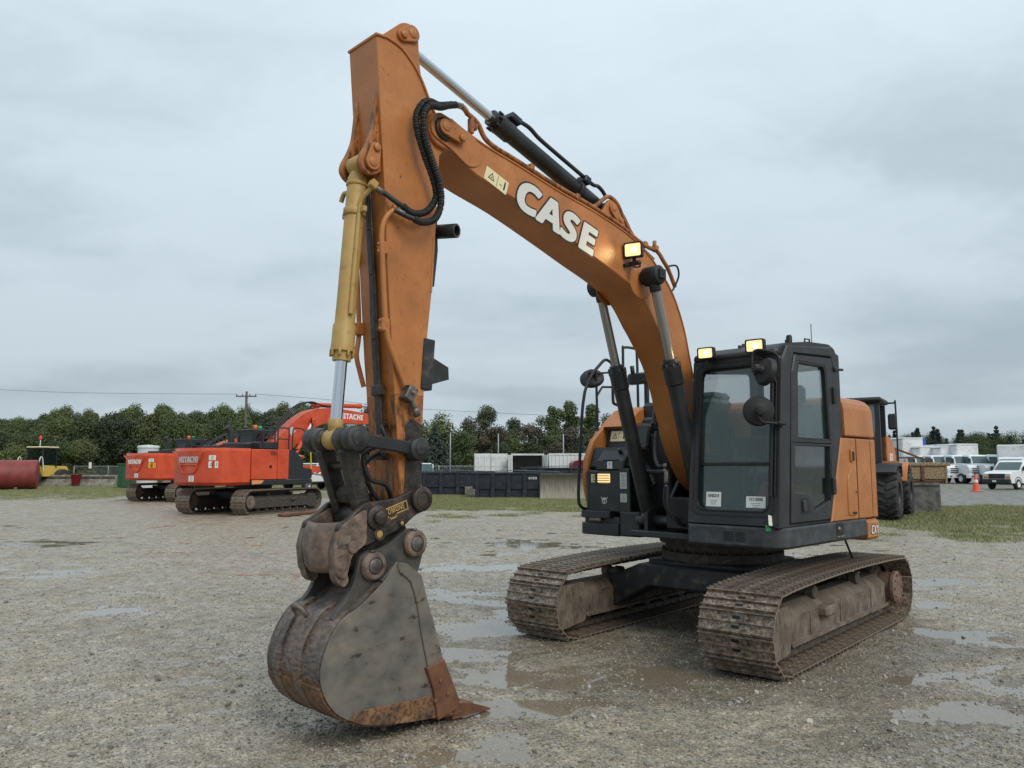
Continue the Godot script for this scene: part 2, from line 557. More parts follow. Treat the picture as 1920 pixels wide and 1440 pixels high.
func make_sky() -> void:
	var n1 := FastNoiseLite.new()
	n1.noise_type = FastNoiseLite.TYPE_SIMPLEX_SMOOTH
	n1.seed = 21
	n1.frequency = 0.42
	n1.fractal_octaves = 5
	n1.fractal_gain = 0.58
	n1.domain_warp_enabled = true
	n1.domain_warp_amplitude = 1.0
	n1.domain_warp_frequency = 0.25
	var n2 := FastNoiseLite.new()
	n2.noise_type = FastNoiseLite.TYPE_SIMPLEX_SMOOTH
	n2.seed = 5
	n2.frequency = 0.12
	n2.fractal_octaves = 3
	var w := 1536
	var h := 768
	var im := Image.create(w, h, false, Image.FORMAT_RGBF)
	var dark := Color(0.345, 0.425, 0.485)
	var light := Color(0.53, 0.62, 0.685)
	var low := Color(0.57, 0.635, 0.67)
	for j in h:
		var el := (0.5 - (j + 0.5) / h) * PI
		if el < -0.02:
			for i in w:
				im.set_pixel(i, j, Color(0.12, 0.115, 0.105))
			continue
		var sy := sin(el)
		var k := 1.0 / (maxf(sy, 0.0) + 0.13)
		for i in w:
			var az := (float(i) / w) * TAU
			var dx := sin(az) * cos(el) * k
			var dz := -cos(az) * cos(el) * k
			var a := n1.get_noise_2d(dx * 1.1 + 3.0, dz * 1.5)
			var b := n2.get_noise_2d(dx, dz * 1.7)
			var f := clampf(0.52 + 0.85 * a + 0.75 * b, 0.0, 1.0)
			f = f * f * (3.0 - 2.0 * f)
			f = lerpf(f, 0.55, 0.15)
			var c := dark.lerp(light, f)
			c = c.lerp(low, 0.55 * exp(-maxf(sy, 0.0) * 14.0))
			var dome := 0.86 + 0.72 * maxf(sy, 0.0)
			im.set_pixel(i, j, Color(c.r * dome, c.g * dome, c.b * dome))
	var pano := PanoramaSkyMaterial.new()
	pano.panorama = ImageTexture.create_from_image(im)
	pano.energy_multiplier = 1.0
	var sky := Sky.new()
	sky.sky_material = pano
	var env := Environment.new()
	env.background_mode = Environment.BG_SKY
	env.sky = sky
	env.tonemap_mode = Environment.TONE_MAPPER_LINEAR
	env.tonemap_exposure = 1.15
	env.sdfgi_enabled = true
	env.ssao_enabled = true
	env.ssil_enabled = true
	var we := WorldEnvironment.new()
	we.name = "surroundings"
	we.environment = env
	add_child(we)
	var sun := DirectionalLight3D.new()
	sun.name = "sun"
	add_child(sun)
	sun.light_color = Color(1.0, 0.97, 0.92)
	sun.light_energy = 0.5
	sun.light_angular_distance = 30.0
	sun.shadow_enabled = true
	sun.look_at_from_position(Vector3(9, 14, 9), Vector3(0, 0, -4))

var low_noise := FastNoiseLite.new()
var mid_noise := FastNoiseLite.new()
var fine_noise := FastNoiseLite.new()
# shallow hollows in the gravel: x, z, radius, depth
var hollows := [[-2.17, -5.98, 0.2, 1], [-2.8, -6.25, 0.14, 0.8], [-2.45, -6.2, 0.14, 0.8], [-3.55, -5.9, 0.2, 1], [-2.58, -5.41, 0.24, 1], [-2.06, -4.86, 0.24, 1], [-1.88, -5.34, 0.16, 0.9], [-0.14, -6.13, 0.34, 1.1], [-0.19, -5.4, 0.3, 1.1], [-0.06, -4.67, 0.34, 1.1], [-0.46, -9.75, 0.7, 1.1], [-0.21, -7.86, 0.55, 1.2], [1.2, -6.1, 0.55, 1.0], [0.46, -5.81, 0.36, 0.9], [0.25, -5.35, 0.26, 0.9], [4.28, -7.61, 0.5, 1], [2.75, -4.63, 0.36, 1], [2.89, -5.32, 0.36, 0.9], [5.98, -11.0, 0.8, 1], [-6.67, -11.9, 0.9, 1], [-10.0, -16.4, 1.2, 1], [-0.7, -12.8, 1.0, 1.1], [0.2, -16.4, 1.6, 1.1], [-0.83, -4.81, 0.3, 0.9], [-0.5, -6.9, 0.45, 0.9], [0.2, -8.8, 0.5, 1], [-4.6, -9.0, 0.4, 0.8], [4.9, -9.2, 0.6, 1], [-1.3, -10.6, 0.6, 0.9], [3.6, -5.9, 0.3, 0.9]]

var lanes := [[-9.4, 0.16, 0.004, 0.7], [-11.3, 0.15, 0.004, 0.7], [-6.9, -0.10, 0.012, 0.8], [-14.5, 0.05, 0.002, 0.6], [-16.6, 0.05, 0.002, 0.6], [-5.3, -0.06, 0.02, 0.6], [-20.0, -0.02, 0.0, 0.6], [-21.9, -0.02, 0.0, 0.6]]
var cells := {}

func rise(x: float, z: float) -> float:
	var d := Vector2(x, z + 6.0).length()
	var fade := clampf(1.0 - (d - 20.0) / 25.0, 0.0, 1.0)
	if fade <= 0.0:
		return 0.0
	var h := low_noise.get_noise_2d(x, z * 1.6) * 0.016 + mid_noise.get_noise_2d(x, z * 1.3) * 0.013 + fine_noise.get_noise_2d(x, z) * 0.006
	if fade <= 0.0:
		return 0.0
	if cells.is_empty():
		for q in hollows:
			var k := int(ceil(q[2] * 2.0)) + 1
			for i in range(-k, k + 1):
				for j in range(-k, k + 1):
					var key := Vector2i(floori(q[0]) + i, floori(q[1]) + j)
					if not cells.has(key):
						cells[key] = []
					cells[key].append(q)
	for q in cells.get(Vector2i(floori(x), floori(z)), []):
		var e: float = ((x - q[0]) * (x - q[0]) + (z - q[1]) * (z - q[1]) * 1.6) / (q[2] * q[2])
		if e < 4.0:
			h -= 0.016 * q[3] * exp(-e)
	# wheel lanes pressed into the gravel, with raised shoulders
	for q in lanes:
		var across: float = z - (q[0] + q[1] * x + q[2] * x * x)
		if absf(across) < 1.0:
			h += 0.007 * (exp(-pow((absf(across) - 0.34) / 0.10, 2.0)) * 0.9 - exp(-pow(across / 0.22, 2.0)) * q[3])
	return (h + 0.004) * fade

func lines(a: float, b: float, step: float, out_a: float, out_b: float, grow: float) -> PackedFloat32Array:
	var l := []
	var x := a
	var st := step
	while x > out_a:
		st *= grow
		x -= st
		l.push_front(x)
	x = a
	while x < b:
		l.append(x)
		x += step
	st = step
	while x < out_b:
		l.append(x)
		st *= grow
		x += st
	return PackedFloat32Array(l)

var green_noise := FastNoiseLite.new()

func greenness(x: float, z: float) -> float:           # how much grass grows here, 0 to 1
	var n := green_noise.get_noise_2d(x, z) * 1.3
	var g := 0.0
	# verge behind the machine, from the middle to the right
	if x > -7.0:
		var near := -26.5 if x < 5.5 else lerpf(-18.5, -16.0, clampf((x - 5.5) / 8.0, 0.0, 1.0))
		g = clampf((near - z) / 7.0 + n, 0.0, 1.0)
		if x > 5.0 and z < -31.5 - (x - 14.0) * 0.05:
			g = clampf(n * 2.0 - 0.2, 0.0, 1.0) if z > -34.0 else 0.0
		if x > 24.0 and z < -50.0 and z > -66.0:
			g = clampf(0.5 + n, 0.0, 1.0)
	elif x < -16.0 or z < -40.0:
		g = clampf((-37.0 - z) / 8.0 + n * 0.9, 0.0, 1.0)
	if z < -70.0 and x < 22.0:
		g = 0.9
	if z < -110.0:
		g = 1.0
	return g

func make_ground() -> void:
	for q in [[low_noise, 0.42, 3], [mid_noise, 2.0, 8], [fine_noise, 9.0, 15], [green_noise, 0.30, 31]]:
		q[0].noise_type = FastNoiseLite.TYPE_SIMPLEX_SMOOTH
		q[0].frequency = q[1]
		q[0].seed = q[2]
		q[0].fractal_octaves = 3
	var xs := lines(-6.5, 6.5, 0.045, -900.0, 900.0, 1.045)
	var zs := lines(-13.0, -3.6, 0.045, -900.0, 500.0, 1.04)
	var nx := xs.size()
	var nz := zs.size()
	var v := PackedVector3Array()
	var c := PackedColorArray()
	v.resize(nx * nz)
	c.resize(nx * nz)
	var gravel := Color(0.70, 0.635, 0.525)
	var brown := Color(0.50, 0.44, 0.35)
	var grass := Color(0.33, 0.335, 0.16)
	var asphalt := Color(0.33, 0.33, 0.335)
	for j in nz:
		for i in nx:
			var x := xs[i]
			var z := zs[j]
			var y := rise(x, z)
			v[j * nx + i] = Vector3(x, y, z)
			var b := clampf(0.25 + low_noise.get_noise_2d(x * 1.7 + 40.0, z * 1.7) * 0.8 - y * 14.0, 0.0, 1.0)
			var k := gravel.lerp(brown, b * 0.75)
			# soaked mud round the machine and in patches over the yard, with a ragged outline
			var near := 1.0 - Vector2((x - 1.7) / 3.4, (z + 6.6) / 2.3).length()
			var soak := near * 1.1 + low_noise.get_noise_2d(x * 0.8 - 17.0, z * 1.5 + 9.0) * 0.9 + mid_noise.get_noise_2d(x * 0.7, z * 0.7 + 5.0) * 0.35
			k = k.lerp(Color(0.375, 0.325, 0.255), 0.85 * smoothstep(0.05, 0.45, soak))
			if z < -31.0 and x > 8.0 and z > -140.0:
				k = k.lerp(asphalt, 0.8)
			k = k.lerp(grass, 0.85 * greenness(x, z))
			c[j * nx + i] = k
	var idx := PackedInt32Array()
	idx.resize((nx - 1) * (nz - 1) * 6)
	var t := 0
	for j in nz - 1:
		for i in nx - 1:
			var a := j * nx + i
			idx[t] = a; idx[t + 1] = a + 1; idx[t + 2] = a + nx
			idx[t + 3] = a + 1; idx[t + 4] = a + nx + 1; idx[t + 5] = a + nx
			t += 6
	var arr := []
	arr.resize(Mesh.ARRAY_MAX)
	arr[Mesh.ARRAY_VERTEX] = v
	arr[Mesh.ARRAY_COLOR] = c
	arr[Mesh.ARRAY_INDEX] = idx
	var st := SurfaceTool.new()
	st.create_from_arrays(arr)
	st.generate_normals()
	var m := mat(Color(1, 1, 1), 1.0)
	m.vertex_color_use_as_albedo = true
	m.albedo_texture = noise_tex(0.02, [[0.0, s(128, 122, 114)], [0.38, s(196, 192, 186)], [0.65, s(230, 227, 222)], [1.0, s(255, 252, 246)]], 61, 7, 1024, FastNoiseLite.TYPE_SIMPLEX_SMOOTH, 0.8)
	m.roughness_texture = noise_tex(0.006, [[0.0, Color(0.22, 0.22, 0.22)], [0.4, Color(0.38, 0.38, 0.38)], [0.6, Color(0.62, 0.62, 0.62)], [1.0, Color(0.85, 0.85, 0.85)]], 64, 6, 1024)
	m.uv1_triplanar = true
	m.uv1_scale = Vector3.ONE * 0.23
	m.detail_enabled = true
	m.detail_blend_mode = BaseMaterial3D.BLEND_MODE_MUL
	m.detail_albedo = noise_tex(0.045, [[0.0, s(112, 107, 100)], [0.35, s(200, 197, 192)], [0.75, s(250, 248, 244)], [1.0, s(255, 255, 255)]], 62, 3, 1024, FastNoiseLite.TYPE_CELLULAR)
	m.detail_uv_layer = BaseMaterial3D.DETAIL_UV_2
	m.uv2_triplanar = true
	m.uv2_scale = Vector3.ONE * 0.83
	m.heightmap_enabled = true
	m.heightmap_texture = noise_tex(0.05, [], 66, 5, 1024, FastNoiseLite.TYPE_SIMPLEX_SMOOTH, 0.7)
	m.heightmap_scale = 2.0
	setting("ground", st.commit(), m)
	# standing water lies level and shows wherever the gravel dips below it
	var w := MB.new()
	w.quad(Vector3(-14, -0.0068, -22), Vector3(9, -0.0068, -22), Vector3(9, -0.0068, -2.5), Vector3(-14, -0.0068, -2.5), Vector3.UP)
	var wm := glass(s(146, 132, 112), 0.5)
	wm.roughness = 0.04
	setting("puddle_water", w, wm)

func stone_mesh(sd: int) -> ArrayMesh:
	var r := RandomNumberGenerator.new()
	r.seed = sd
	var b := MB.new()
	var rings := []
	for j in 4:
		var el := lerpf(-1.0, 1.2, j / 3.0)
		var ring := []
		for i in 6:
			var a := TAU * i / 6 + r.randf() * 0.5
			var q := r.randf_range(0.75, 1.15)
			ring.append(Vector3(cos(a) * cos(el) * q, sin(el) * 0.6 * q, sin(a) * cos(el) * q * 0.8))
		rings.append(ring)
	b.loft(rings)
	return b.mesh()

func make_gravel() -> void:
	rng.seed = 77
	var sm := mat(Color(1, 1, 1), 0.6)
	sm.vertex_color_use_as_albedo = true
	var holder := Node3D.new()
	holder.name = "gravel"
	add_child(holder)
	holder.set_meta("kind", "stuff")
	holder.set_meta("label", "wet grey and tan gravel stones strewn over the yard")
	holder.set_meta("category", "gravel")
	for k in 4:
		var mm := MultiMesh.new()
		mm.transform_format = MultiMesh.TRANSFORM_3D
		mm.use_colors = true
		mm.mesh = stone_mesh(100 + k)
		var n := 42000
		mm.instance_count = n
		for i in n:
			var t := rng.randf()
			var d := 3.9 + 19.0 * t * t
			var x := rng.randf_range(-0.78, 0.78) * d
			var z := -d
			var sz := 0.003 + 0.008 * pow(rng.randf(), 2.5) + (0.024 * rng.randf() if rng.randf() < 0.012 else 0.0)
			if green_noise.get_noise_2d(x * 2.0, z * 2.0) < rng.randf_range(-0.9, 0.2):
				sz *= 0.6
			var bs := Basis.from_euler(Vector3(rng.randf_range(-0.5, 0.5), rng.randf() * TAU, rng.randf_range(-0.5, 0.5))).scaled(Vector3.ONE * sz)
			mm.set_instance_transform(i, Transform3D(bs, Vector3(x, rise(x, z) + sz * 0.15, z)))
			var g := rng.randf_range(0.18, 0.36)
			if rng.randf() < 0.05:
				g = rng.randf_range(0.38, 0.5)
			elif rng.randf() < 0.15:
				g = rng.randf_range(0.08, 0.16)
			mm.set_instance_color(i, Color(g, g * rng.randf_range(0.89, 0.96), g * rng.randf_range(0.72, 0.88)))
		var o := MultiMeshInstance3D.new()
		o.name = "stones"
		o.multimesh = mm
		o.material_override = sm
		holder.add_child(o, true)

func make_grass() -> void:
	rng.seed = 5
	var gm := mat(Color(1, 1, 1), 0.8)
	gm.vertex_color_use_as_albedo = true
	var holder := Node3D.new()
	holder.name = "grass"
	add_child(holder)
	tag(holder, "short green and straw grass along the edge of the gravel yard", "grass", "", "stuff")
	for k in 3:
		var b := MB.new()
		for i in 22:
			var a := rng.randf() * TAU
			var o := Vector3(rng.randf_range(-0.12, 0.12), 0, rng.randf_range(-0.12, 0.12))
			var lean := Vector3(cos(a), 0, sin(a))
			var hh := rng.randf_range(0.03, 0.075)
			var w := lean.cross(Vector3.UP) * rng.randf_range(0.003, 0.006)
			b.tri(o - w, o + w, o + Vector3(0, hh, 0) + lean * hh * rng.randf_range(0.2, 0.9), lean + Vector3(0, 0.4, 0))
		var mm := MultiMesh.new()
		mm.transform_format = MultiMesh.TRANSFORM_3D
		mm.use_colors = true
		mm.mesh = b.mesh()
		var at := []
		var tries := 0
		while at.size() < 26000 and tries < 160000:
			tries += 1
			var x: float
			var z: float
			var q := rng.randf()
			if q < 0.45:
				x = rng.randf_range(-7.0, 9.0); z = rng.randf_range(-46.0, -21.0)
			elif q < 0.8:
				x = rng.randf_range(4.5, 26.0); z = rng.randf_range(-33.0, -12.5)
			else:
				x = rng.randf_range(-46.0, -14.0); z = rng.randf_range(-66.0, -34.0)
			if greenness(x, z) > rng.randf_range(0.12, 1.0):
				at.append(Vector2(x, z))
		mm.instance_count = at.size()
		for i in at.size():
			var p: Vector2 = at[i]
			var sz := rng.randf_range(0.7, 1.5)
			mm.set_instance_transform(i, Transform3D(Basis(Vector3.UP, rng.randf() * TAU).scaled(Vector3.ONE * sz), Vector3(p.x, rise(p.x, p.y) - 0.005, p.y)))
			var straw := rng.randf()
			var c := Color(0.13, 0.175, 0.05).lerp(Color(0.30, 0.285, 0.14), straw)
			if rng.randf() < 0.15:
				c = Color(0.40, 0.35, 0.22)
			mm.set_instance_color(i, c)
		var o := MultiMeshInstance3D.new()
		o.name = "tufts"
		o.multimesh = mm
		o.material_override = gm
		holder.add_child(o, true)

# ---------------------------------------------------------------- lettering
func letters(text: String, w: float, h: float, depth: float, shear := 0.0, fat := 0.0, bold := true) -> ArrayMesh:
	var f := SystemFont.new()
	f.font_names = PackedStringArray(["Droid Sans"])
	f.font_weight = 700 if bold else 400
	var tm := TextMesh.new()
	tm.font = f
	tm.text = text
	tm.font_size = 64
	tm.pixel_size = 0.01
	tm.depth = 0.1
	tm.curve_step = 1.0
	var a := tm.get_mesh_arrays() if tm.get_surface_count() > 0 else []
	var vs: PackedVector3Array = a[Mesh.ARRAY_VERTEX]
	var ns: PackedVector3Array = a[Mesh.ARRAY_NORMAL]
	var ix: PackedInt32Array = a[Mesh.ARRAY_INDEX]
	var lo := vs[0]
	var hi := vs[0]
	for p in vs:
		lo = lo.min(p)
		hi = hi.max(p)
	var b := MB.new()
	var offs := [Vector2.ZERO]
	if fat > 0.0:
		offs = circle(Vector2.ZERO, fat, 12)
	for e in offs.size():
		var o: Vector2 = offs[e]
		for i in range(0, ix.size(), 3):
			var q := []
			for k in 3:
				var p := vs[ix[i + k]]
				var x := ((p.x - lo.x) / (hi.x - lo.x) - 0.5) * w
				var y := ((p.y - lo.y) / (hi.y - lo.y) - 0.5) * h
				var z := ((p.z - lo.z) / maxf(hi.z - lo.z, 1e-6)) * depth
				q.append(Vector3(x + y * shear + o.x, y + o.y, z + e * 0.00012))
			b.t3(q[0], q[1], q[2], ns[ix[i]], ns[ix[i + 1]], ns[ix[i + 2]])
	return b.mesh()

func write_on(called: String, text: String, w: float, h: float, m: Material, parent: Node3D, at: Vector3, bs: Basis, shear := 0.0, fat := 0.0, depth := 0.002) -> MeshInstance3D:
	var o := obj(called, letters(text, w, h, depth, shear, fat), m, parent)
	o.transform = Transform3D(bs, at)
	return o

func left_side(slope := 0.0) -> Basis:                  # writing read from the machine's left
	return Basis(Vector3(-cos(slope), -sin(slope), 0), Vector3(-sin(slope), cos(slope), 0), Vector3(0, 0, -1))

func right_side(slope := 0.0) -> Basis:
	return Basis(Vector3(cos(slope), sin(slope), 0), Vector3(-sin(slope), cos(slope), 0), Vector3(0, 0, 1))

func front_side() -> Basis:                             # writing read from in front of the machine
	return Basis(Vector3(0, 0, -1), Vector3(0, 1, 0), Vector3(1, 0, 0))

func rear_side() -> Basis:
	return Basis(Vector3(0, 0, 1), Vector3(0, 1, 0), Vector3(-1, 0, 0))

# sticker: a thin sheet with printed bars, triangle or text lines on it
func sticker(called: String, w: float, h: float, m: Material, parent: Node3D, at: Vector3, bs: Basis, style := 0) -> void:
	var b := MB.new()
	b.box(Vector3(0, 0, 0.001), Vector3(w, h, 0.002), 0.0)
	var o := obj(called, b, m, parent)
	o.transform = Transform3D(bs, at)
	var p := MB.new()
	if style == 1:                                        # warning triangle and a figure
		var c := Vector2(-w * 0.22, -h * 0.05)
		var r := h * 0.36
		var tr := []
		var tri_in := []
		for k in 3:
			var a := PI / 2 + TAU * k / 3
			tr.append(c + Vector2(cos(a), sin(a)) * r)
			tri_in.append(c + Vector2(cos(a), sin(a)) * r * 0.68)
		p.frame(tr, tri_in, 0.002, 0.003, Transform3D(), 0.0)
		p.box(Vector3(c.x, c.y, 0.0025), Vector3(r * 0.4, r * 0.16, 0.001), 0.0, Basis(Vector3(0, 0, 1), 0.7))
		p.box(Vector3(w * 0.04, 0, 0.0025), Vector3(h * 0.03, h * 0.85, 0.001), 0.0)
		p.box(Vector3(w * 0.2, -h * 0.1, 0.0025), Vector3(w * 0.10, h * 0.05, 0.001), 0.0)
		p.box(Vector3(w * 0.36, -h * 0.05, 0.0025), Vector3(w * 0.06, h * 0.5, 0.001), 0.0)
		p.prism(circle(Vector2(w * 0.36, h * 0.28), h * 0.07, 8), 0.002, 0.003, 0.0)
	else:
		var r2 := RandomNumberGenerator.new()
		r2.seed = hash(called) + int(w * 10000)
		var rows := int(clampf(h / 0.014, 3, 9))
		for k in rows:
			var ww := w * r2.randf_range(0.3, 0.8)
			p.box(Vector3(r2.randf_range(-0.05, 0.05) * w, h * (0.42 - 0.84 * (k + 0.5) / rows), 0.0025), Vector3(ww, h / rows * 0.28, 0.001), 0.0)
	var q := obj("print", p, M.print if style == 1 else M.grey_print, o)
	q.position.z = 0.0003

# ---------------------------------------------------------------- crawler tracks (shared by all excavators)
func track_path(half: float, rad: float, y0: float, bump: float) -> Array:
	var o := []
	for i in 41:
		o.append(Vector2(lerpf(-half, half, i / 40.0), y0))
	for i in range(1, 24):
		var a := -PI / 2 + PI * i / 24
		o.append(Vector2(half + cos(a) * rad, y0 + rad + sin(a) * rad))
	for i in 41:
		var t := i / 40.0
		o.append(Vector2(lerpf(half, -half, t), y0 + rad * 2 + bump * sin(PI * t) ** 0.7))
	for i in range(1, 24):
		var a := PI / 2 + PI * i / 24
		o.append(Vector2(-half + cos(a) * rad, y0 + rad + sin(a) * rad))
	return o

func shoe_mesh(pitch: float, width: float, gh: float, fine: bool) -> ArrayMesh:
	var b := MB.new()
	var k := pitch / 0.17
	var pr := V([-0.088, -0.006, 0.082, -0.006, 0.083, 0.004, 0.080, gh, 0.071, gh, 0.066, 0.006, 0.007, 0.006, 0.005, gh - 0.002, -0.005, gh - 0.002, -0.007, 0.006, -0.065, 0.006, -0.069, gh - 0.002, -0.078, gh - 0.002, -0.083, 0.004, -0.088, 0.003])
	for i in pr.size():
		pr[i] = Vector2(pr[i].x * k, pr[i].y)
	b.prism(pr, -width / 2, width / 2, 0.0)
	if fine:
		for x in [-0.036, 0.036]:
			for z in [-0.085, 0.085]:
				b.cyl(Vector3(x * k, 0.005, z), Vector3(x * k, 0.017, z), 0.016, 6, 0.002)
	var me := b.mesh()
	if fine:
		var d := MB.new()
		for x in [-0.036, 0.036]:
			d.prism(rounded(V([x - 0.013, -0.034, x + 0.013, -0.034, x + 0.013, 0.034, x - 0.013, 0.034]), 0.013, 4), 0.006, 0.0068, 0.0, Transform3D(Basis(Vector3(1, 0, 0), Vector3(0, 0, -1), Vector3(0, 1, 0)), Vector3.ZERO))
		var a := []
		a.resize(Mesh.ARRAY_MAX)
		a[Mesh.ARRAY_VERTEX] = d.v
		a[Mesh.ARRAY_NORMAL] = d.n
		me.add_surface_from_arrays(Mesh.PRIMITIVE_TRIANGLES, a)
	return me

func along(path: Array, dist: float) -> Array:          # point and tangent at a distance round the loop
	var m := path.size()
	var d := dist
	for i in m:
		var a: Vector2 = path[i]
		var b: Vector2 = path[(i + 1) % m]
		var l := a.distance_to(b)
		if d <= l:
			return [a.lerp(b, d / l), (b - a) / l]
		d -= l
	return [path[0], Vector2(1, 0)]

func make_track(parent: Node3D, mid_v: float, outer: float, half: float, rad: float, y0: float, bump: float, count: int, width: float, fine: bool, mats: Dictionary) -> Node3D:
	var t := part("track", parent)
	var path := track_path(half, rad, y0, bump)
	var total := 0.0
	for i in path.size():
		total += path[i].distance_to(path[(i + 1) % path.size()])
	var pitch := total / count
	var me := shoe_mesh(pitch, width, 0.030, fine)
	for i in count:
		var at := along(path, pitch * (i + 0.3))
		var p: Vector2 = at[0]
		var d: Vector2 = at[1]
		var o := MeshInstance3D.new()
		o.name = "track_shoe"
		o.mesh = me
		o.set_surface_override_material(0, mats.shoe)
		if fine:
			o.set_surface_override_material(1, mats.dark)
		var x := Vector3(d.x, d.y, 0)
		var out := Vector3(d.y, -d.x, 0)
		o.transform = Transform3D(Basis(x, out, x.cross(out)), P(p.x, p.y, mid_v))
		t.add_child(o, true)
	var ch := MB.new()
	for i in count:
		var at := along(path, pitch * (i + 0.3))
		var p: Vector2 = at[0]
		var d: Vector2 = at[1]
		var x := Vector3(d.x, d.y, 0)
		var out := Vector3(d.y, -d.x, 0)
		var bs := Basis(x, out, x.cross(out))
		for z in [-0.075, 0.075]:
			ch.box(P(p.x, p.y, mid_v) + bs * Vector3(0, -0.045, z), Vector3(pitch * 0.92, 0.072, 0.034), 0.012, bs)
		ch.cyl(P(p.x, p.y, mid_v) + bs * Vector3(pitch * 0.5, -0.045, -0.098), P(p.x, p.y, mid_v) + bs * Vector3(pitch * 0.5, -0.045, 0.098), 0.028, 8, 0.004)
	obj("chain", ch, mats.chain, t)
	var fr := MB.new()
	var w := width * 0.28
	var hy := rad * 2 + y0
	fr.prism(V([-w - 0.03, hy * 0.27, w + 0.03, hy * 0.27, w + 0.03, hy * 0.31, w, hy * 0.32, w, hy * 0.62, w * 0.35, hy * 0.76, -w * 0.35, hy * 0.76, -w, hy * 0.62, -w, hy * 0.32, -w - 0.03, hy * 0.31]), -half * 0.86, half * 0.80, 0.006, Transform3D(facing().basis, P(0, 0, mid_v)))
	for u in [-half * 0.55, half * 0.02, half * 0.5]:
		fr.box(P(u, hy * 0.46, mid_v + outer * w), Vector3(0.03, hy * 0.30, 0.02), 0.004)
	fr.box(P(half * 0.30, hy * 0.57, mid_v + outer * (w + 0.02)), Vector3(0.24, 0.09, 0.12), 0.02)
	obj("track_frame", fr, mats.frame, t)
	var g := MB.new()
	g.prism(rounded(V([half * 0.80, hy * 0.20, half * 1.08, hy * 0.13, half * 1.13, hy * 0.20, half * 1.13, hy * 0.70, half * 1.05, hy * 0.78, half * 0.80, hy * 0.78]), 0.03, 4), -mid_v - w - 0.012, -mid_v + w + 0.012, 0.008)
	obj("idler_guard", g, mats.frame, t)
	var idl := MB.new()
	idl.lathe(P(half, y0 + rad, mid_v - 0.09), Vector3(0, 0, -1), [Vector2(0, 0), Vector2(rad - 0.1, 0), Vector2(rad - 0.085, 0.03), Vector2(rad - 0.06, 0.05), Vector2(rad - 0.06, 0.13), Vector2(rad - 0.085, 0.15), Vector2(rad - 0.1, 0.18), Vector2(0, 0.18)], 28)
	obj("idler", idl, mats.chain, t)
	var sp := MB.new()
	var teeth := []
	for i in 42:
		var a := TAU * i / 42
		teeth.append(Vector2(-half, y0 + rad) + Vector2(cos(a), sin(a)) * (rad - 0.035 - (0.045 if i % 2 == 0 else 0.0)))
	sp.prism(teeth, -mid_v - 0.03, -mid_v + 0.03, 0.004)
	obj("sprocket", sp, mats.chain, t)
	var fd := MB.new()
	var reach := width * 0.5 - 0.07
	fd.lathe(P(-half, y0 + rad, mid_v - outer * 0.1), P(0, 0, outer), [Vector2(0, 0), Vector2(rad * 0.62, 0), Vector2(rad * 0.62, 0.14), Vector2(rad * 0.5, 0.16), Vector2(rad * 0.5, reach + 0.06), Vector2(rad * 0.56, reach + 0.07), Vector2(rad * 0.56, reach + 0.1), Vector2(rad * 0.5, reach + 0.112), Vector2(0, reach + 0.112)], 28, 0.9)
	for i in 10:
		var a := TAU * i / 10
		var c := P(-half + cos(a) * rad * 0.44, y0 + rad + sin(a) * rad * 0.44, mid_v + outer * (reach + 0.012))
		fd.cyl(c, c + P(0, 0, outer * 0.012), 0.014, 6)
	obj("final_drive", fd, mats.drive, t)
	for i in 7:
		var u := lerpf(-half * 0.72, half * 0.72, i / 6.0)
		var r := MB.new()
		r.lathe(P(u, y0 + 0.165, mid_v - 0.16), Vector3(0, 0, -1), [Vector2(0, 0), Vector2(0.04, 0), Vector2(0.045, 0.05), Vector2(0.09, 0.055), Vector2(0.09, 0.08), Vector2(0.075, 0.085), Vector2(0.075, 0.235), Vector2(0.09, 0.24), Vector2(0.09, 0.265), Vector2(0.045, 0.27), Vector2(0.04, 0.32), Vector2(0, 0.32)], 16, 0.9)
		obj("roller", r, mats.chain, t)
	for u in [half * 0.32, -half * 0.42]:
		var r := MB.new()
		var yy: float = y0 + rad * 2 - 0.15 + bump * 0.7
		r.lathe(P(u, yy, mid_v - 0.12), Vector3(0, 0, -1), [Vector2(0, 0), Vector2(0.05, 0), Vector2(0.06, 0.01), Vector2(0.06, 0.08), Vector2(0.045, 0.09), Vector2(0.045, 0.15), Vector2(0.06, 0.16), Vector2(0.06, 0.23), Vector2(0.05, 0.24), Vector2(0, 0.24)], 16, 0.9)
		r.box(P(u, yy - 0.07, mid_v), Vector3(0.06, 0.14, 0.08), 0.01)
		obj("carrier_roller", r, mats.chain, t)
	return t

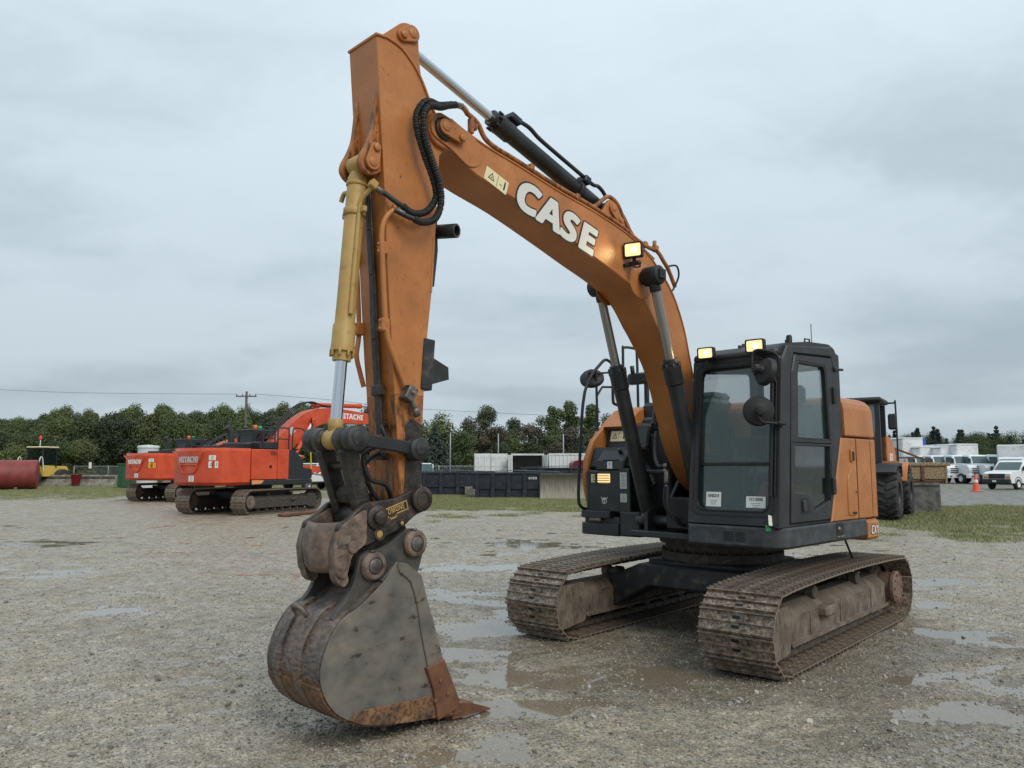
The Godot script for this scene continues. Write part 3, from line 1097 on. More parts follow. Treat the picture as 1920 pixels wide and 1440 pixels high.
# work lamp: housing, glowing lens and the light it gives off
func work_lamp(parent: Node3D, at: Vector3, fwd: Vector3, w: float, h: float, energy: float) -> void:
	var z := fwd.normalized()
	var x := Vector3.UP.cross(z).normalized()
	var bs := Basis(x, z.cross(x), z)
	var n := part("work_lamp", parent)
	n.transform = Transform3D(bs, at)
	var b := MB.new()
	b.prism(rounded(V([-w / 2, -h / 2, w / 2, -h / 2, w / 2, h / 2, -w / 2, h / 2]), 0.02, 4), -0.05, 0.0, 0.006)
	b.prism(rounded(V([-w * 0.35, -h * 0.35, w * 0.35, -h * 0.35, w * 0.35, h * 0.35, -w * 0.35, h * 0.35]), 0.02, 4), -0.085, -0.045, 0.01)
	var outer := rounded(V([-w / 2, -h / 2, w / 2, -h / 2, w / 2, h / 2, -w / 2, h / 2]), 0.02, 4)
	var inner := rounded(V([-w * 0.42, -h * 0.4, w * 0.42, -h * 0.4, w * 0.42, h * 0.4, -w * 0.42, h * 0.4]), 0.015, 4)
	b.frame(outer, inner, -0.004, 0.010, Transform3D(), 0.002)
	b.box(Vector3(0, -h * 0.5 - 0.03, -0.03), Vector3(0.03, 0.06, 0.02), 0.003)
	b.box(Vector3(0, -h * 0.5 - 0.055, -0.03), Vector3(0.09, 0.012, 0.04), 0.003)
	obj("housing", b, M.dark, n)
	var l := MB.new()
	l.prism(inner, 0.001, 0.005, 0.0)
	obj("lens", l, M.lamp, n)
	var g := MB.new()
	g.prism(circle(Vector2(w * 0.06, 0), h * 0.2, 16), 0.005, 0.007, 0.0)
	obj("bulb", g, M.lamp_hot, n)
	var li := SpotLight3D.new()
	li.name = "lamp_light"
	li.light_color = Color(1.0, 0.86, 0.6)
	li.light_energy = energy * 0.12
	li.spot_angle = 60.0
	li.spot_range = 30.0
	li.spot_attenuation = 2.0
	li.light_size = 0.05
	li.shadow_enabled = true
	n.add_child(li)
	li.transform = Transform3D(Basis(Vector3.UP, PI), Vector3(0, 0, 0.03))

func cylinder_part(called: String, parent: Node3D, a: Vector3, b: Vector3, r: float, rod: float, split: float, barrel_mat: Material, rod_mat: Material, eye := 0.075, eye_w := 0.10, side := 1.0) -> Node3D:
	# barrel from a towards b; split = share of the length that is barrel
	var n := part(called, parent)
	var d := (b - a).normalized()
	var l := (b - a).length()
	var bl := l * split
	var q := MB.new()
	q.lathe(a + d * eye * 0.7, d, [Vector2(0, 0), Vector2(r * 0.7, 0), Vector2(r, 0.05), Vector2(r, bl - 0.32), Vector2(r * 1.02, bl - 0.32), Vector2(r * 1.02, bl - 0.24), Vector2(r * 1.17, bl - 0.22), Vector2(r * 1.17, bl - 0.10), Vector2(r * 1.2, bl - 0.095), Vector2(r * 1.2, bl - 0.06), Vector2(r * 0.95, bl - 0.055), Vector2(r * 0.93, bl), Vector2(rod, bl), Vector2(0, bl)], 28, 0.9)
	q.ring(a - P(0, 0, eye_w / 2), a + P(0, 0, eye_w / 2), eye, 0.02, 24)
	var sd := d.cross(P(0, 0, 1)).normalized() * side
	for i in 8:
		var ang := TAU * i / 8
		var e := sd.rotated(d, ang) * r * 1.12
		q.cyl(a + d * (bl - 0.03) + e, a + d * (bl + 0.02) + e, 0.010, 6, 0.002)
	obj("barrel", q, barrel_mat, n)
	var p := MB.new()
	p.cyl(a + d * bl, b - d * eye * 0.6, rod, 20, 0.0)
	obj("rod", p, rod_mat, n)
	var e2 := MB.new()
	e2.ring(b - P(0, 0, eye_w / 2), b + P(0, 0, eye_w / 2), eye, 0.02, 24)
	e2.cyl(b - d * (eye + 0.06), b - d * eye * 0.7, rod * 1.25, 16, 0.004)
	obj("rod_eye", e2, barrel_mat, n)
	return n

# ---------------------------------------------------------------- the orange excavator
func make_excavator() -> void:
	var ex := thing("excavator", "orange crawler excavator with dark cab and lit lamps resting its bucket on gravel", "excavator", Vector3(2.134, 0, -8.01), -0.78 - PI / 2)
	excavator_undercarriage(ex)
	excavator_house(ex)
	excavator_cab(ex)
	excavator_boom(ex)
	excavator_arm(ex)
	excavator_bucket(ex)

func excavator_undercarriage(ex: Node3D) -> void:
	var turn := 0.0595
	var mats := {"shoe": M.shoe, "dark": M.seal, "chain": M.chain, "frame": M.mud, "drive": M.drive}
	for sd in [1.0, -1.0]:
		var t := make_track(ex, 0.995 * sd, sd, 1.53, 0.30, 0.034, 0.035, 47, 0.6, true, mats)
		t.rotation.y = turn
	var cf := part("centre_frame", ex)
	cf.rotation.y = turn
	var b := MB.new()
	var beam := V([-0.86, 0.50, -0.53, 0.645, 0.53, 0.645, 0.86, 0.50, 0.86, 0.20, -0.0 + 0.80, 0.22, 0.42, 0.44, -0.42, 0.44, -0.80, 0.22, -0.86, 0.20])
	b.prism(beam, 0.42, 0.74, 0.012, facing())
	b.prism(beam, -0.74, -0.42, 0.012, facing())
	obj("cross_beam", b, M.frame_black, cf)
	var c := MB.new()
	c.prism(rounded(V([-0.6, -0.55, 0.6, -0.55, 0.6, 0.55, -0.6, 0.55]), 0.15, 4), 0.40, 0.68, 0.01, plan())
	obj("frame_box", c, M.frame_black, cf)
	var r := MB.new()
	r.lathe(P(0, 0.66, 0), Vector3.UP, [Vector2(0, 0), Vector2(0.60, 0), Vector2(0.60, 0.10), Vector2(0.56, 0.11), Vector2(0.56, 0.17), Vector2(0.62, 0.18), Vector2(0.62, 0.26), Vector2(0, 0.26)], 48, 0.9)
	for i in 32:
		var a := TAU * i / 32
		r.cyl(P(cos(a) * 0.585, 0.76, sin(a) * 0.585), P(cos(a) * 0.585, 0.785, sin(a) * 0.585), 0.014, 6)
	obj("swing_bearing", r, M.mud_dark, cf)

func tail(u0: float, r := 1.53, side := 1.22) -> Array:
	var o := [Vector2(u0, side)]
	var a0 := PI - asin(side / r)
	for i in 19:
		var a := a0 + (TAU - 2 * a0) * i / 18.0
		o.append(Vector2(cos(a), sin(a)) * r)
	o.append(Vector2(u0, -side))
	return o

func strip(line: Array, t: float) -> Array:             # band of thickness t behind a plan line that runs from left round to right
	var o := line.duplicate()
	var back := []
	for i in line.size():
		var d: Vector2 = (line[mini(i + 1, line.size() - 1)] - line[maxi(i - 1, 0)]).normalized()
		back.push_front(line[i] + Vector2(-d.y, d.x) * t)
	o.append_array(back)
	return o

func excavator_house(ex: Node3D) -> void:
	# main frame of the upper body
	var b := MB.new()
	b.prism(V([0.55, -1.1, 0.60, -0.45, 1.0, -0.40, 1.0, 1.1, -0.9, 1.1, -1.2, 0.7, -1.2, -0.7, -0.9, -1.1]), 0.93, 0.99, 0.01, plan())
	for v in [-0.24, 0.24]:
		b.prism(V([-0.35, 0.98, 0.98, 0.98, 0.98, 1.16, 0.86, 1.22, 0.62, 1.2, 0.42, 1.44, 0.24, 1.58, -0.02, 1.58, -0.3, 1.3]), -v - 0.02, -v + 0.02, 0.006)
	b.cyl(P(0.85, 1.08, -0.42), P(0.85, 1.08, 0.42), 0.05, 20)
	obj("main_frame", b, M.black, ex)
	# grey skirt under the cab
	var k := MB.new()
	k.prism(rounded(V([1.185, 0.35, 1.185, 1.215, -0.62, 1.215, -0.62, 0.35]), [0.02, 0.13, 0.01, 0.01], 7), 0.925, 1.098, 0.018, plan())
	var sk := obj("deck_skirt", k, M.deck, ex)
	var gr := MB.new()
	for g in [0.745, 0.855]:
		for i in 5:
			gr.box(P(1.186, 0.978 + i * 0.017, g), Vector3(0.006, 0.010, 0.09), 0.002)
	obj("vent_slot", gr, M.seal, sk)
	var bx := MB.new()
	bx.box(P(0.03, 1.03, 1.213), Vector3(0.16, 0.12, 0.012), 0.004)
	obj("step_recess", bx, M.seal, sk)
	var st := MB.new()
	st.box(P(0.03, 0.965, 1.222), Vector3(0.17, 0.018, 0.02), 0.004)
	st.lathe(P(0.05, 1.03, 1.21), P(0, 0, 1), [Vector2(0.03, 0), Vector2(0.028, 0.015), Vector2(0.012, 0.026), Vector2(0, 0.028)], 12)
	obj("step_lamp", st, M.steel, sk)
	# orange counterweight round the tail
	var c := MB.new()
	c.prism(tail(-0.625), 0.885, 1.085, 0.03, plan())
	var cw := obj("counterweight", c, M.orange, ex)
	write_on("model_number_outline", "CX1", 0.17, 0.085, M.print, cw, P(-0.80, 0.985, 1.221), left_side(), 0.15, 0.007, 0.0005)
	write_on("model_number", "CX1", 0.17, 0.085, M.white, cw, P(-0.80, 0.985, 1.2235), left_side(), 0.15, 0.0, 0.001)
	# dark core behind the doors
	var core := MB.new()
	core.prism(tail(-0.12, 1.47, 1.16), 1.09, 1.90, 0.01, plan())
	obj("engine_bay", core, M.dark, ex)
	# doors: left side in three, the tail, the right side
	var full := tail(-0.03, 1.525, 1.215)
	var z0 := 1.10
	var z1 := 1.865
	var fd := MB.new()
	fd.prism(V([0.185, z0, -0.435, z0, -0.435, z1, -0.10, z1]), -1.175, -1.215, 0.012)
	obj("side_door", fd, M.orange, ex)
	for w in [[[Vector2(-0.452, 1.215), Vector2(-0.79, 1.215)], 1.10]]:
		var d := MB.new()
		d.prism(strip(w[0], 0.04), z0, z1, 0.012, plan())
		obj("side_door", d, M.orange, ex)
	var ln := [Vector2(-0.806, 1.215)]
	for i in range(1, 10):
		ln.append(full[i])
	var d3 := MB.new()
	d3.prism(strip(ln, 0.04), z0, z1, 0.012, plan())
	obj("rear_door", d3, M.orange, ex)
	var d4 := MB.new()
	var ln2 := []
	for i in range(10, 20):
		ln2.append(full[i])
	ln2.append(Vector2(-0.6, -1.215))
	d4.prism(strip(ln2, 0.04), z0, z1, 0.012, plan())
	obj("rear_door", d4, M.orange, ex)
	# recess, handle and latch on the first left door
	var h := MB.new()
	h.prism(rounded(V([-0.40, 1.14, -0.18, 1.14, -0.18, 1.48, -0.29, 1.60, -0.40, 1.48]), 0.05, 5), -1.225, -1.21, 0.006)
	h.box(P(-0.30, 1.70, 1.222), Vector3(0.05, 0.12, 0.03), 0.012)
	obj("hatch", h, M.orange, ex)
	var hl := MB.new()
	hl.prism(rounded(V([-0.325, 1.65, -0.285, 1.65, -0.285, 1.74, -0.325, 1.74]), 0.015, 4), -1.243, -1.236, 0.002)
	obj("door_handle", hl, M.dark, ex)
	var hk := MB.new()
	hk.cyl(P(-0.37, 1.36, 1.22), P(-0.37, 1.36, 1.234), 0.012, 10)
	obj("lock", hk, M.steel, ex)
	var hm := MB.new()
	hm.box(P(-0.31, 1.165, 1.228), Vector3(0.08, 0.02, 0.02), 0.005)
	obj("latch", hm, M.dark, ex)
	# hood
	var ho := MB.new()
	ho.tiers(tail(-0.20, 1.525, 1.212), [[1.882, 0.012], [1.894, 0.0], [2.15, 0.012], [2.20, 0.03], [2.245, 0.07], [2.27, 0.13], [2.278, 0.2]])
	var hd := obj("engine_hood", ho, M.orange, ex)
	sticker("sticker", 0.07, 0.12, M.white, hd, P(-1.06, 1.965, 1.09), Basis(Vector3.UP, -0.66) * left_side(), 0)
	# black hood middle and exhaust seen over the tank, with its rails
	var mh := MB.new()
	mh.box(P(-0.12, 2.10, -0.45), Vector3(0.42, 0.40, 0.9), 0.04)
	mh.box(P(0.05, 1.98, -0.55), Vector3(0.30, 0.30, 0.55), 0.03)
	mh.box(P(-0.3, 2.34, -0.35), Vector3(0.35, 0.10, 0.5), 0.04)
	obj("valve_cover", mh, M.black, ex)
	var cam := MB.new()
	cam.tube(spline([P(0.04, 2.27, -1.17), P(0.04, 2.90, -1.17), P(0.02, 2.96, -1.17), P(-0.18, 2.97, -1.17), P(-0.23, 2.93, -1.17), P(-0.24, 2.26, -1.17)], 4), 0.016, 8)
	cam.box(P(-0.10, 2.60, -1.02), Vector3(0.10, 0.13, 0.34), 0.02)
	cam.box(P(-0.10, 2.40, -0.95), Vector3(0.05, 0.40, 0.05), 0.01)
	cam.cyl(P(-0.08, 2.64, -1.12), P(-0.06, 2.75, -1.12), 0.025, 10)
	obj("rear_rail", cam, M.black, ex)
	# right hand body panel, orange, curved along its front edge
	var rp := MB.new()
	rp.prism(V([0.66, 1.13, 0.72, 1.3, 0.75, 1.45, 0.73, 1.68, 0.62, 1.88, 0.44, 2.03, 0.18, 2.22, -0.05, 2.27, -0.9, 2.27, -0.9, 1.13]), 1.155, 1.215, 0.015)
	rp.prism(V([0.44, 2.03, 0.18, 2.22, -0.05, 2.27, -0.3, 2.27, -0.3, 1.95, 0.2, 1.95]), 0.86, 1.16, 0.012)
	obj("right_panel", rp, M.orange, ex)
	# black tank and tool box at the right front
	var tb := part("tool_box", ex)
	var t1 := MB.new()
	t1.prism(rounded(V([0.76, -1.16, 0.76, -0.70, -0.3, -0.70, -0.3, -1.16]), [0.05, 0.02, 0.02, 0.02], 4), 1.13, 1.56, 0.015, plan())
	t1.box(P(0.12, 1.3, -0.93), Vector3(1.0, 0.5, 0.44), 0.02)
	obj("lower_box", t1, M.black, tb)
	var t2 := MB.new()
	t2.prism(V([-0.3, 1.555, 0.66, 1.555, 0.70, 1.60, 0.62, 1.80, -0.3, 1.80]), 0.60, 1.155, 0.02)
	t2.prism(V([0.2, 1.57, 0.755, 1.57, 0.745, 1.655, 0.60, 1.80, 0.2, 1.80]), 0.66, 1.02, 0.012)
	t2.box(P(0.735, 1.665, -0.83), Vector3(0.03, 0.02, 0.20), 0.006)
	t2.cyl(P(0.66, 1.74, -0.76), P(0.69, 1.78, -0.76), 0.022, 12)
	obj("upper_box", t2, M.black, tb)
	var t3 := MB.new()
	t3.prism(V([-0.3, 1.80, 0.42, 1.80, 0.36, 2.03, 0.30, 2.06, -0.3, 2.06]), 0.60, 1.15, 0.02)
	obj("fuel_tank_top", t3, M.black, tb)
	var t4 := MB.new()
	t4.prism(rounded(V([0.80, -1.20, 0.80, -0.70, -0.1, -0.70, -0.1, -1.20]), [0.06, 0.02, 0.02, 0.02], 5), 0.895, 1.02, 0.012, plan())
	t4.prism(rounded(V([0.81, -1.20, 0.81, -0.80, 0.3, -0.80, 0.3, -1.20]), [0.06, 0.02, 0.02, 0.02], 5), 1.068, 1.142, 0.008, plan())
	t4.box(P(0.48, 1.04, -0.94), Vector3(0.56, 0.09, 0.46), 0.01)
	t4.box(P(0.63, 1.02, -0.575), Vector3(0.30, 0.245, 0.245), 0.012)
	obj("step", t4, M.black, tb)
	var t5 := MB.new()
	t5.box(P(0.79, 1.055, -1.0), Vector3(0.03, 0.035, 0.15), 0.006)
	obj("step_tread", t5, M.mud, tb)
	# louvred lamp in the tool box
	var lv := MB.new()
	for i in 5:
		lv.box(P(0.772, 1.43 + i * 0.024, -0.93), Vector3(0.018, 0.007, 0.20), 0.002)
	obj("louvre", lv, M.dark, tb)
	var le := MB.new()
	le.prism(rounded(V([-0.985, 1.425, -0.825, 1.425, -0.825, 1.53, -0.985, 1.53]), 0.02, 4), 0.762, 0.768, 0.0, facing())
	obj("lamp_lens", le, M.lamp, tb)
	var lg := SpotLight3D.new()
	lg.name = "tool_box_light"
	lg.light_color = Color(1.0, 0.86, 0.6)
	lg.light_energy = 0.2
	lg.spot_angle = 60.0
	lg.spot_range = 30.0
	lg.spot_attenuation = 2.0
	lg.light_size = 0.05
	lg.shadow_enabled = true
	tb.add_child(lg)
	lg.transform = Transform3D(Basis(Vector3.UP, -PI / 2), P(0.80, 1.47, -0.90))
	# emblem: a winged ring
	var em := MB.new()
	em.ring(P(0.762, 1.245, -0.90), P(0.766, 1.245, -0.90), 0.034, 0.024, 24)
	em.prism(V([-0.945, 1.285, -0.90, 1.262, -0.855, 1.285, -0.862, 1.270, -0.90, 1.246, -0.938, 1.270]), 0.762, 0.767, 0.0, facing())
	em.box(P(0.764, 1.240, -0.90), Vector3(0.003, 0.03, 0.012), 0.0)
	obj("emblem", em, M.silver, tb)
	for q in [[0.085, 0.16, 1.455, -0.645, 0.783], [0.08, 0.08, 1.27, -0.65, 0.783]]:
		pass
	var sp := MB.new()
	sp.box(P(0.74, 1.35, -0.655), Vector3(0.03, 0.46, 0.14), 0.008)
	obj("side_plate", sp, M.black, tb)
	sticker("sticker", 0.085, 0.165, M.silver, tb, P(0.7565, 1.455, -0.66), front_side(), 0)
	sticker("sticker", 0.08, 0.085, M.silver, tb, P(0.7565, 1.28, -0.66), front_side(), 0)
	sticker("sticker", 0.055, 0.085, M.cream, tb, P(0.7625, 1.475, -1.045), front_side(), 0)
	sticker("sticker", 0.065, 0.072, M.paper, tb, P(0.757, 1.613, -0.83), front_side(), 0)
	sticker("warning_sticker", 0.20, 0.115, M.cream, tb, P(0.397, 1.925, -0.985), Basis(Vector3(0, 0, 1), 0.25) * front_side(), 1)
	# handrails at the right front and the round mirror on them
	var hr := MB.new()
	hr.tube(spline([P(0.62, 1.13, -1.18), P(0.78, 1.17, -1.19), P(0.82, 1.26, -1.2), P(0.80, 1.6, -1.2), P(0.70, 2.40, -1.2), P(0.40, 2.75, -1.2), P(0.26, 2.78, -1.2), P(0.20, 2.70, -1.2), P(0.20, 2.36, -1.2), P(0.16, 2.30, -1.2), P(0.02, 2.29, -1.2)], 5), 0.017, 10)
	hr.tube([P(0.50, 2.64, -1.2), P(0.48, 1.8, -1.2)], 0.014, 8)
	hr.tube([P(0.50, 2.62, -1.2), P(0.20, 2.66, -1.2)], 0.011, 8)
	hr.tube(spline([P(0.50, 2.36, -1.2), P(0.40, 2.47, -1.2), P(0.36, 2.48, -1.2), P(0.20, 2.49, -1.2)], 4), 0.012, 8)
	hr.box(P(0.22, 2.67, -1.2), Vector3(0.08, 0.05, 0.06), 0.01)
	obj("handrail", hr, M.dark, ex)
	mirror(ex, P(0.46, 2.565, -1.29), P(-0.55, -0.55, -0.35), 0.135)
	# hoses and brackets between cab and tool box
	var hs := MB.new()
	for q in [0.0, 0.06, 0.12]:
		hs.tube(spline([P(0.02, 1.55, -0.30 + q * 0.3), P(0.10, 2.0, -0.36 + q), P(0.36, 2.25, -0.34 + q), P(0.70, 2.22 - q, -0.26 + q * 0.8), P(0.86, 2.0, -0.21)], 7), 0.028, 10)
	hs.tube(spline([P(0.5, 1.95, -0.42), P(0.62, 1.72, -0.36), P(0.86, 1.60, -0.16), P(1.03, 1.60, 0.02)], 8), 0.021, 10)
	hs.tube(spline([P(0.72, 1.42, -0.3), P(0.70, 1.62, -0.42), P(0.86, 1.66, -0.42), P(0.90, 1.55, -0.3), P(1.02, 1.55, 0.0)], 8), 0.021, 10)
	hs.tube(spline([P(1.08, 1.42, 0.06), P(1.06, 1.25, 0.04), P(1.0, 1.12, 0.10), P(0.8, 1.05, 0.2)], 6), 0.018, 8)
	hs.tube(spline([P(1.10, 1.42, 0.10), P(1.10, 1.22, 0.10), P(1.02, 1.08, 0.16), P(0.8, 1.03, 0.22)], 6), 0.018, 8)
	obj("hydraulic_hose", hs, M.rubber, ex)
	var ft := MB.new()
	ft.cyl(P(1.0, 1.60, 0.0), P(1.07, 1.61, 0.05), 0.02, 10)
	ft.cyl(P(1.0, 1.55, -0.02), P(1.06, 1.56, 0.04), 0.02, 10)
	ft.cyl(P(1.06, 1.56, 0.06), P(1.08, 1.44, 0.07), 0.024, 10)
	ft.cyl(P(1.08, 1.43, 0.07), P(1.085, 1.41, 0.07), 0.016, 10)
	obj("hose_fitting", ft, M.steel, ex)
	var wl := MB.new()
	wl.box(P(0.55, 1.35, 0.31), Vector3(0.8, 0.62, 0.04), 0.01)
	wl.box(P(0.86, 1.16, 0.12), Vector3(0.20, 0.30, 0.30), 0.02)
	wl.box(P(0.1, 1.5, -0.52), Vector3(0.5, 0.9, 0.3), 0.03)
	obj("inner_panel", wl, M.dark, ex)
	# strap hanging under the counterweight
	var hg := MB.new()
	hg.bar(P(-0.60, 0.90, 1.0), P(-0.66, 0.70, 1.05), 0.03, 0.012)
	obj("earth_strap", hg, M.rubber, ex)

func mirror(parent: Node3D, at: Vector3, back: Vector3, r: float) -> Node3D:
	var n := part("mirror", parent)
	var b := MB.new()
	var d := back.normalized()
	b.lathe(at, -d, [Vector2(r, -0.004), Vector2(r, 0.022), Vector2(r * 0.9, 0.042), Vector2(r * 0.4, 0.055), Vector2(r * 0.3, 0.06), Vector2(r * 0.26, 0.085), Vector2(0, 0.09)], 32, 0.7)
	b.lathe(at, -d, [Vector2(0.028, 0.07), Vector2(0.04, 0.10), Vector2(0.03, 0.13), Vector2(0, 0.135)], 12, 0.5)
	obj("shell", b, M.dark, n)
	var g := MB.new()
	g.lathe(at, -d, [Vector2(0, -0.012), Vector2(r * 0.5, -0.010), Vector2(r * 0.97, -0.003)], 32, 0.5)
	obj("mirror_glass", g, M.mirror, n)
	return n

func excavator_cab(ex: Node3D) -> void:
	var cab := part("cab", ex)
	var VL := 1.205
	var VR := 0.35
	# left side surround and door
	var b := MB.new()
	b.frame(V([1.185, 1.10, 1.03, 2.50, 0.93, 2.62, 0.0, 2.705, -0.13, 2.64, -0.13, 1.9, 0.205, 1.10]), V([1.005, 1.12, 0.875, 2.41, 0.805, 2.57, 0.03, 2.61, -0.008, 2.5, 0.092, 1.8, 0.192, 1.12]), -VL, -VL + 0.06, Transform3D(), 0.012)
	# front frame
	var ft := Transform3D(Basis(Vector3(0, 0, -1), Vector3(-0.11, 0.994, 0), Vector3(0.994, 0.11, 0)), P(1.18, 1.105, 0))
	var outer := rounded(V([VR, 0, VL - 0.004, 0, VL - 0.004, 1.47, VR, 1.47]), [0.01, 0.01, 0.12, 0.12], 6)
	var inner := rounded(V([0.43, 0.115, 1.11, 0.115, 1.11, 1.375, 0.43, 1.375]), [0.09, 0.09, 0.06, 0.09], 6)
	b.frame(outer, inner, -0.07, 0.004, ft, 0.010)
	# right side, rear wall, lower back panel
	b.frame(rounded(V([1.16, 1.10, 1.02, 2.56, -0.13, 2.66, -0.13, 1.10]), 0.03, 4), rounded(V([1.04, 1.62, 0.94, 2.44, -0.02, 2.52, -0.02, 1.62]), 0.07, 4), -VR - 0.05, -VR, Transform3D(), 0.006)
	b.frame(rounded(V([VR + 0.01, 1.10, VL - 0.01, 1.10, VL - 0.01, 2.66, VR + 0.01, 2.66]), 0.03, 4), rounded(V([0.43, 1.90, 1.12, 1.90, 1.12, 2.52, 0.43, 2.52]), 0.07, 4), -0.175, -0.128, facing(), 0.006)
	obj("cab_frame", b, M.cabgrey, cab)
	var rf := MB.new()
	rf.prism(rounded(V([1.05, 2.545, 1.045, 2.585, 0.93, 2.645, 0.45, 2.71, 0.0, 2.735, -0.13, 2.70, -0.185, 2.60, -0.185, 2.545]), 0.03, 3), -VL + 0.03, -VR - 0.02, 0.035)
	obj("roof", rf, M.cabgrey, cab)
	for q in [[0.55, 0.6], [0.2, 0.6], [0.5, 1.0], [0.9, 0.75], [0.88, 0.9]]:
		var rb := MB.new()
		rb.cyl(P(q[0], 2.62, q[1]), P(q[0], 2.742 if q[0] < 0.8 else 2.672, q[1]), 0.016, 10)
		obj("roof_bolt", rb, M.dark, cab)
	var rt := MB.new()
	rt.lathe(P(0.62, 2.66, 1.08), Vector3.UP, [Vector2(0.026, 0), Vector2(0.026, 0.085), Vector2(0.018, 0.10), Vector2(0, 0.102)], 14)
	obj("roof_beacon_stub", rt, M.dark, cab)
	var rl := MB.new()
	rl.tube([P(0.30, 2.70, 1.08), P(0.30, 2.765, 1.08), P(0.20, 2.77, 1.08), P(0.20, 2.71, 1.08)], 0.008, 6)
	obj("lifting_loop", rl, M.dark, cab)
	var an := MB.new()
	an.cyl(P(-0.15, 2.70, 0.95), P(-0.15, 2.98, 0.95), 0.004, 6, 0.0)
	obj("aerial", an, M.dark, cab)
	# windscreen panes and the bar between them
	var w1 := MB.new()
	w1.prism(rounded(V([0.42, 0.53, 1.12, 0.53, 1.12, 1.385, 0.42, 1.385]), [0.01, 0.01, 0.06, 0.09], 5), -0.045, -0.040, 0.0, ft)
	obj("windscreen", w1, M.glass, cab)
	var w2 := MB.new()
	w2.prism(rounded(V([0.42, 0.105, 1.12, 0.105, 1.12, 0.51, 0.42, 0.51]), [0.09, 0.09, 0.01, 0.01], 5), -0.045, -0.040, 0.0, ft)
	obj("lower_windscreen", w2, M.glass, cab)
	var wb := MB.new()
	wb.box(ft * Vector3(0.77, 0.52, -0.035), Vector3(0.03, 0.025, 0.69), 0.004, Basis(ft.basis.z, ft.basis.y, -ft.basis.x))
	wb.tube([ft * Vector3(1.135, 0.25, 0.03), ft * Vector3(1.135, 1.22, 0.03)], 0.013, 8)
	wb.box(ft * Vector3(1.135, 1.22, 0.02), Vector3(0.05, 0.05, 0.06), 0.008)
	wb.tube([ft * Vector3(1.16, 0.25, 0.016), ft * Vector3(1.16, 1.22, 0.016)], 0.009, 8)
	obj("windscreen_bar", wb, M.seal, cab)
	var gs := MB.new()
	var iin := rounded(V([0.44, 0.125, 1.10, 0.125, 1.10, 1.365, 0.44, 1.365]), [0.09, 0.09, 0.06, 0.09], 6)
	gs.frame(rounded(V([0.425, 0.11, 1.115, 0.11, 1.115, 1.38, 0.425, 1.38]), [0.09, 0.09, 0.06, 0.09], 6), iin, -0.05, 0.010, ft, 0.004)
	gs.frame(rounded(V([0.385, 0.07, 1.155, 0.07, 1.155, 1.42, 0.385, 1.42]), [0.09, 0.09, 0.06, 0.1], 6), rounded(V([0.40, 0.085, 1.14, 0.085, 1.14, 1.405, 0.40, 1.405]), [0.09, 0.09, 0.06, 0.1], 6), -0.01, 0.008, ft, 0.002)
	obj("window_seal", gs, M.seal, cab)
	# door
	var dr := part("door", ex)
	var d := MB.new()
	d.frame(V([0.92, 1.80, 0.865, 2.40, 0.797, 2.555, 0.035, 2.598, 0.002, 2.49, 0.10, 1.80]), V([0.81, 1.832, 0.765, 2.42, 0.725, 2.505, 0.20, 2.515, 0.172, 2.45, 0.135, 1.832]), -VL - 0.006, -VL + 0.05, Transform3D(), 0.012)
	d.frame(V([0.92, 1.80, 0.10, 1.80, 0.20, 1.125, 0.48, 1.125, 0.66, 1.125, 0.995, 1.125]), V([0.855, 1.775, 0.135, 1.775, 0.165, 1.30, 0.53, 1.215, 0.62, 1.36, 0.905, 1.385]), -VL - 0.006, -VL + 0.05, Transform3D(), 0.010)
	obj("door_frame", d, M.cabgrey, dr)
	var g1 := MB.new()
	g1.prism(V([0.82, 1.825, 0.77, 2.42, 0.73, 2.51, 0.195, 2.52, 0.165, 2.45, 0.13, 1.825]), -VL + 0.025, -VL + 0.03, 0.0)
	obj("upper_pane", g1, M.glass, dr)
	var g2 := MB.new()
	g2.prism(V([0.86, 1.78, 0.13, 1.78, 0.16, 1.29, 0.53, 1.21, 0.61, 1.355, 0.91, 1.38]), -VL + 0.025, -VL + 0.03, 0.0)
	obj("lower_pane", g2, M.glass_dark, dr)
	var sl := MB.new()
	sl.frame(V([0.82, 1.825, 0.772, 2.425, 0.73, 2.512, 0.195, 2.522, 0.165, 2.455, 0.128, 1.825]), V([0.795, 1.845, 0.75, 2.41, 0.715, 2.49, 0.215, 2.50, 0.187, 2.44, 0.152, 1.845]), -VL - 0.002, -VL + 0.035, Transform3D(), 0.003)
	obj("pane_seal", sl, M.seal, dr)
	var hd := MB.new()
	hd.prism(rounded(V([0.62, 1.20, 0.80, 1.20, 0.80, 1.33, 0.66, 1.33]), 0.02, 4), -VL - 0.010, -VL - 0.004, 0.002)
	obj("handle_recess", hd, M.seal, dr)
	var hh := MB.new()
	hh.prism(rounded(V([0.70, 1.215, 0.775, 1.215, 0.775, 1.315, 0.70, 1.315]), 0.02, 4), -VL - 0.020, -VL - 0.008, 0.004)
	obj("door_handle", hh, M.black, dr)
	var hi := MB.new()
	for q in [[0.03, 2.25], [0.13, 1.42]]:
		hi.box(P(q[0], q[1], VL + 0.015), Vector3(0.06, 0.15, 0.03), 0.008)
	obj("hinge", hi, M.dark, dr)
	# side and rear panes
	var g3 := MB.new()
	g3.prism(V([1.05, 1.61, 0.95, 2.45, -0.03, 2.53, -0.03, 1.61]), -VR - 0.03, -VR - 0.025, 0.0)
	obj("right_pane", g3, M.glass, cab)
	var g4 := MB.new()
	g4.prism(V([0.42, 1.89, 1.13, 1.89, 1.13, 2.53, 0.42, 2.53]), -0.155, -0.150, 0.0, facing())
	obj("rear_pane", g4, M.glass, cab)
	var rp := MB.new()
	rp.prism(V([0.0, 2.63, -0.125, 2.60, -0.175, 2.45, -0.22, 1.95, -0.22, 1.88, -0.13, 1.88]), -VL + 0.02, -VL + 0.05, 0.006)
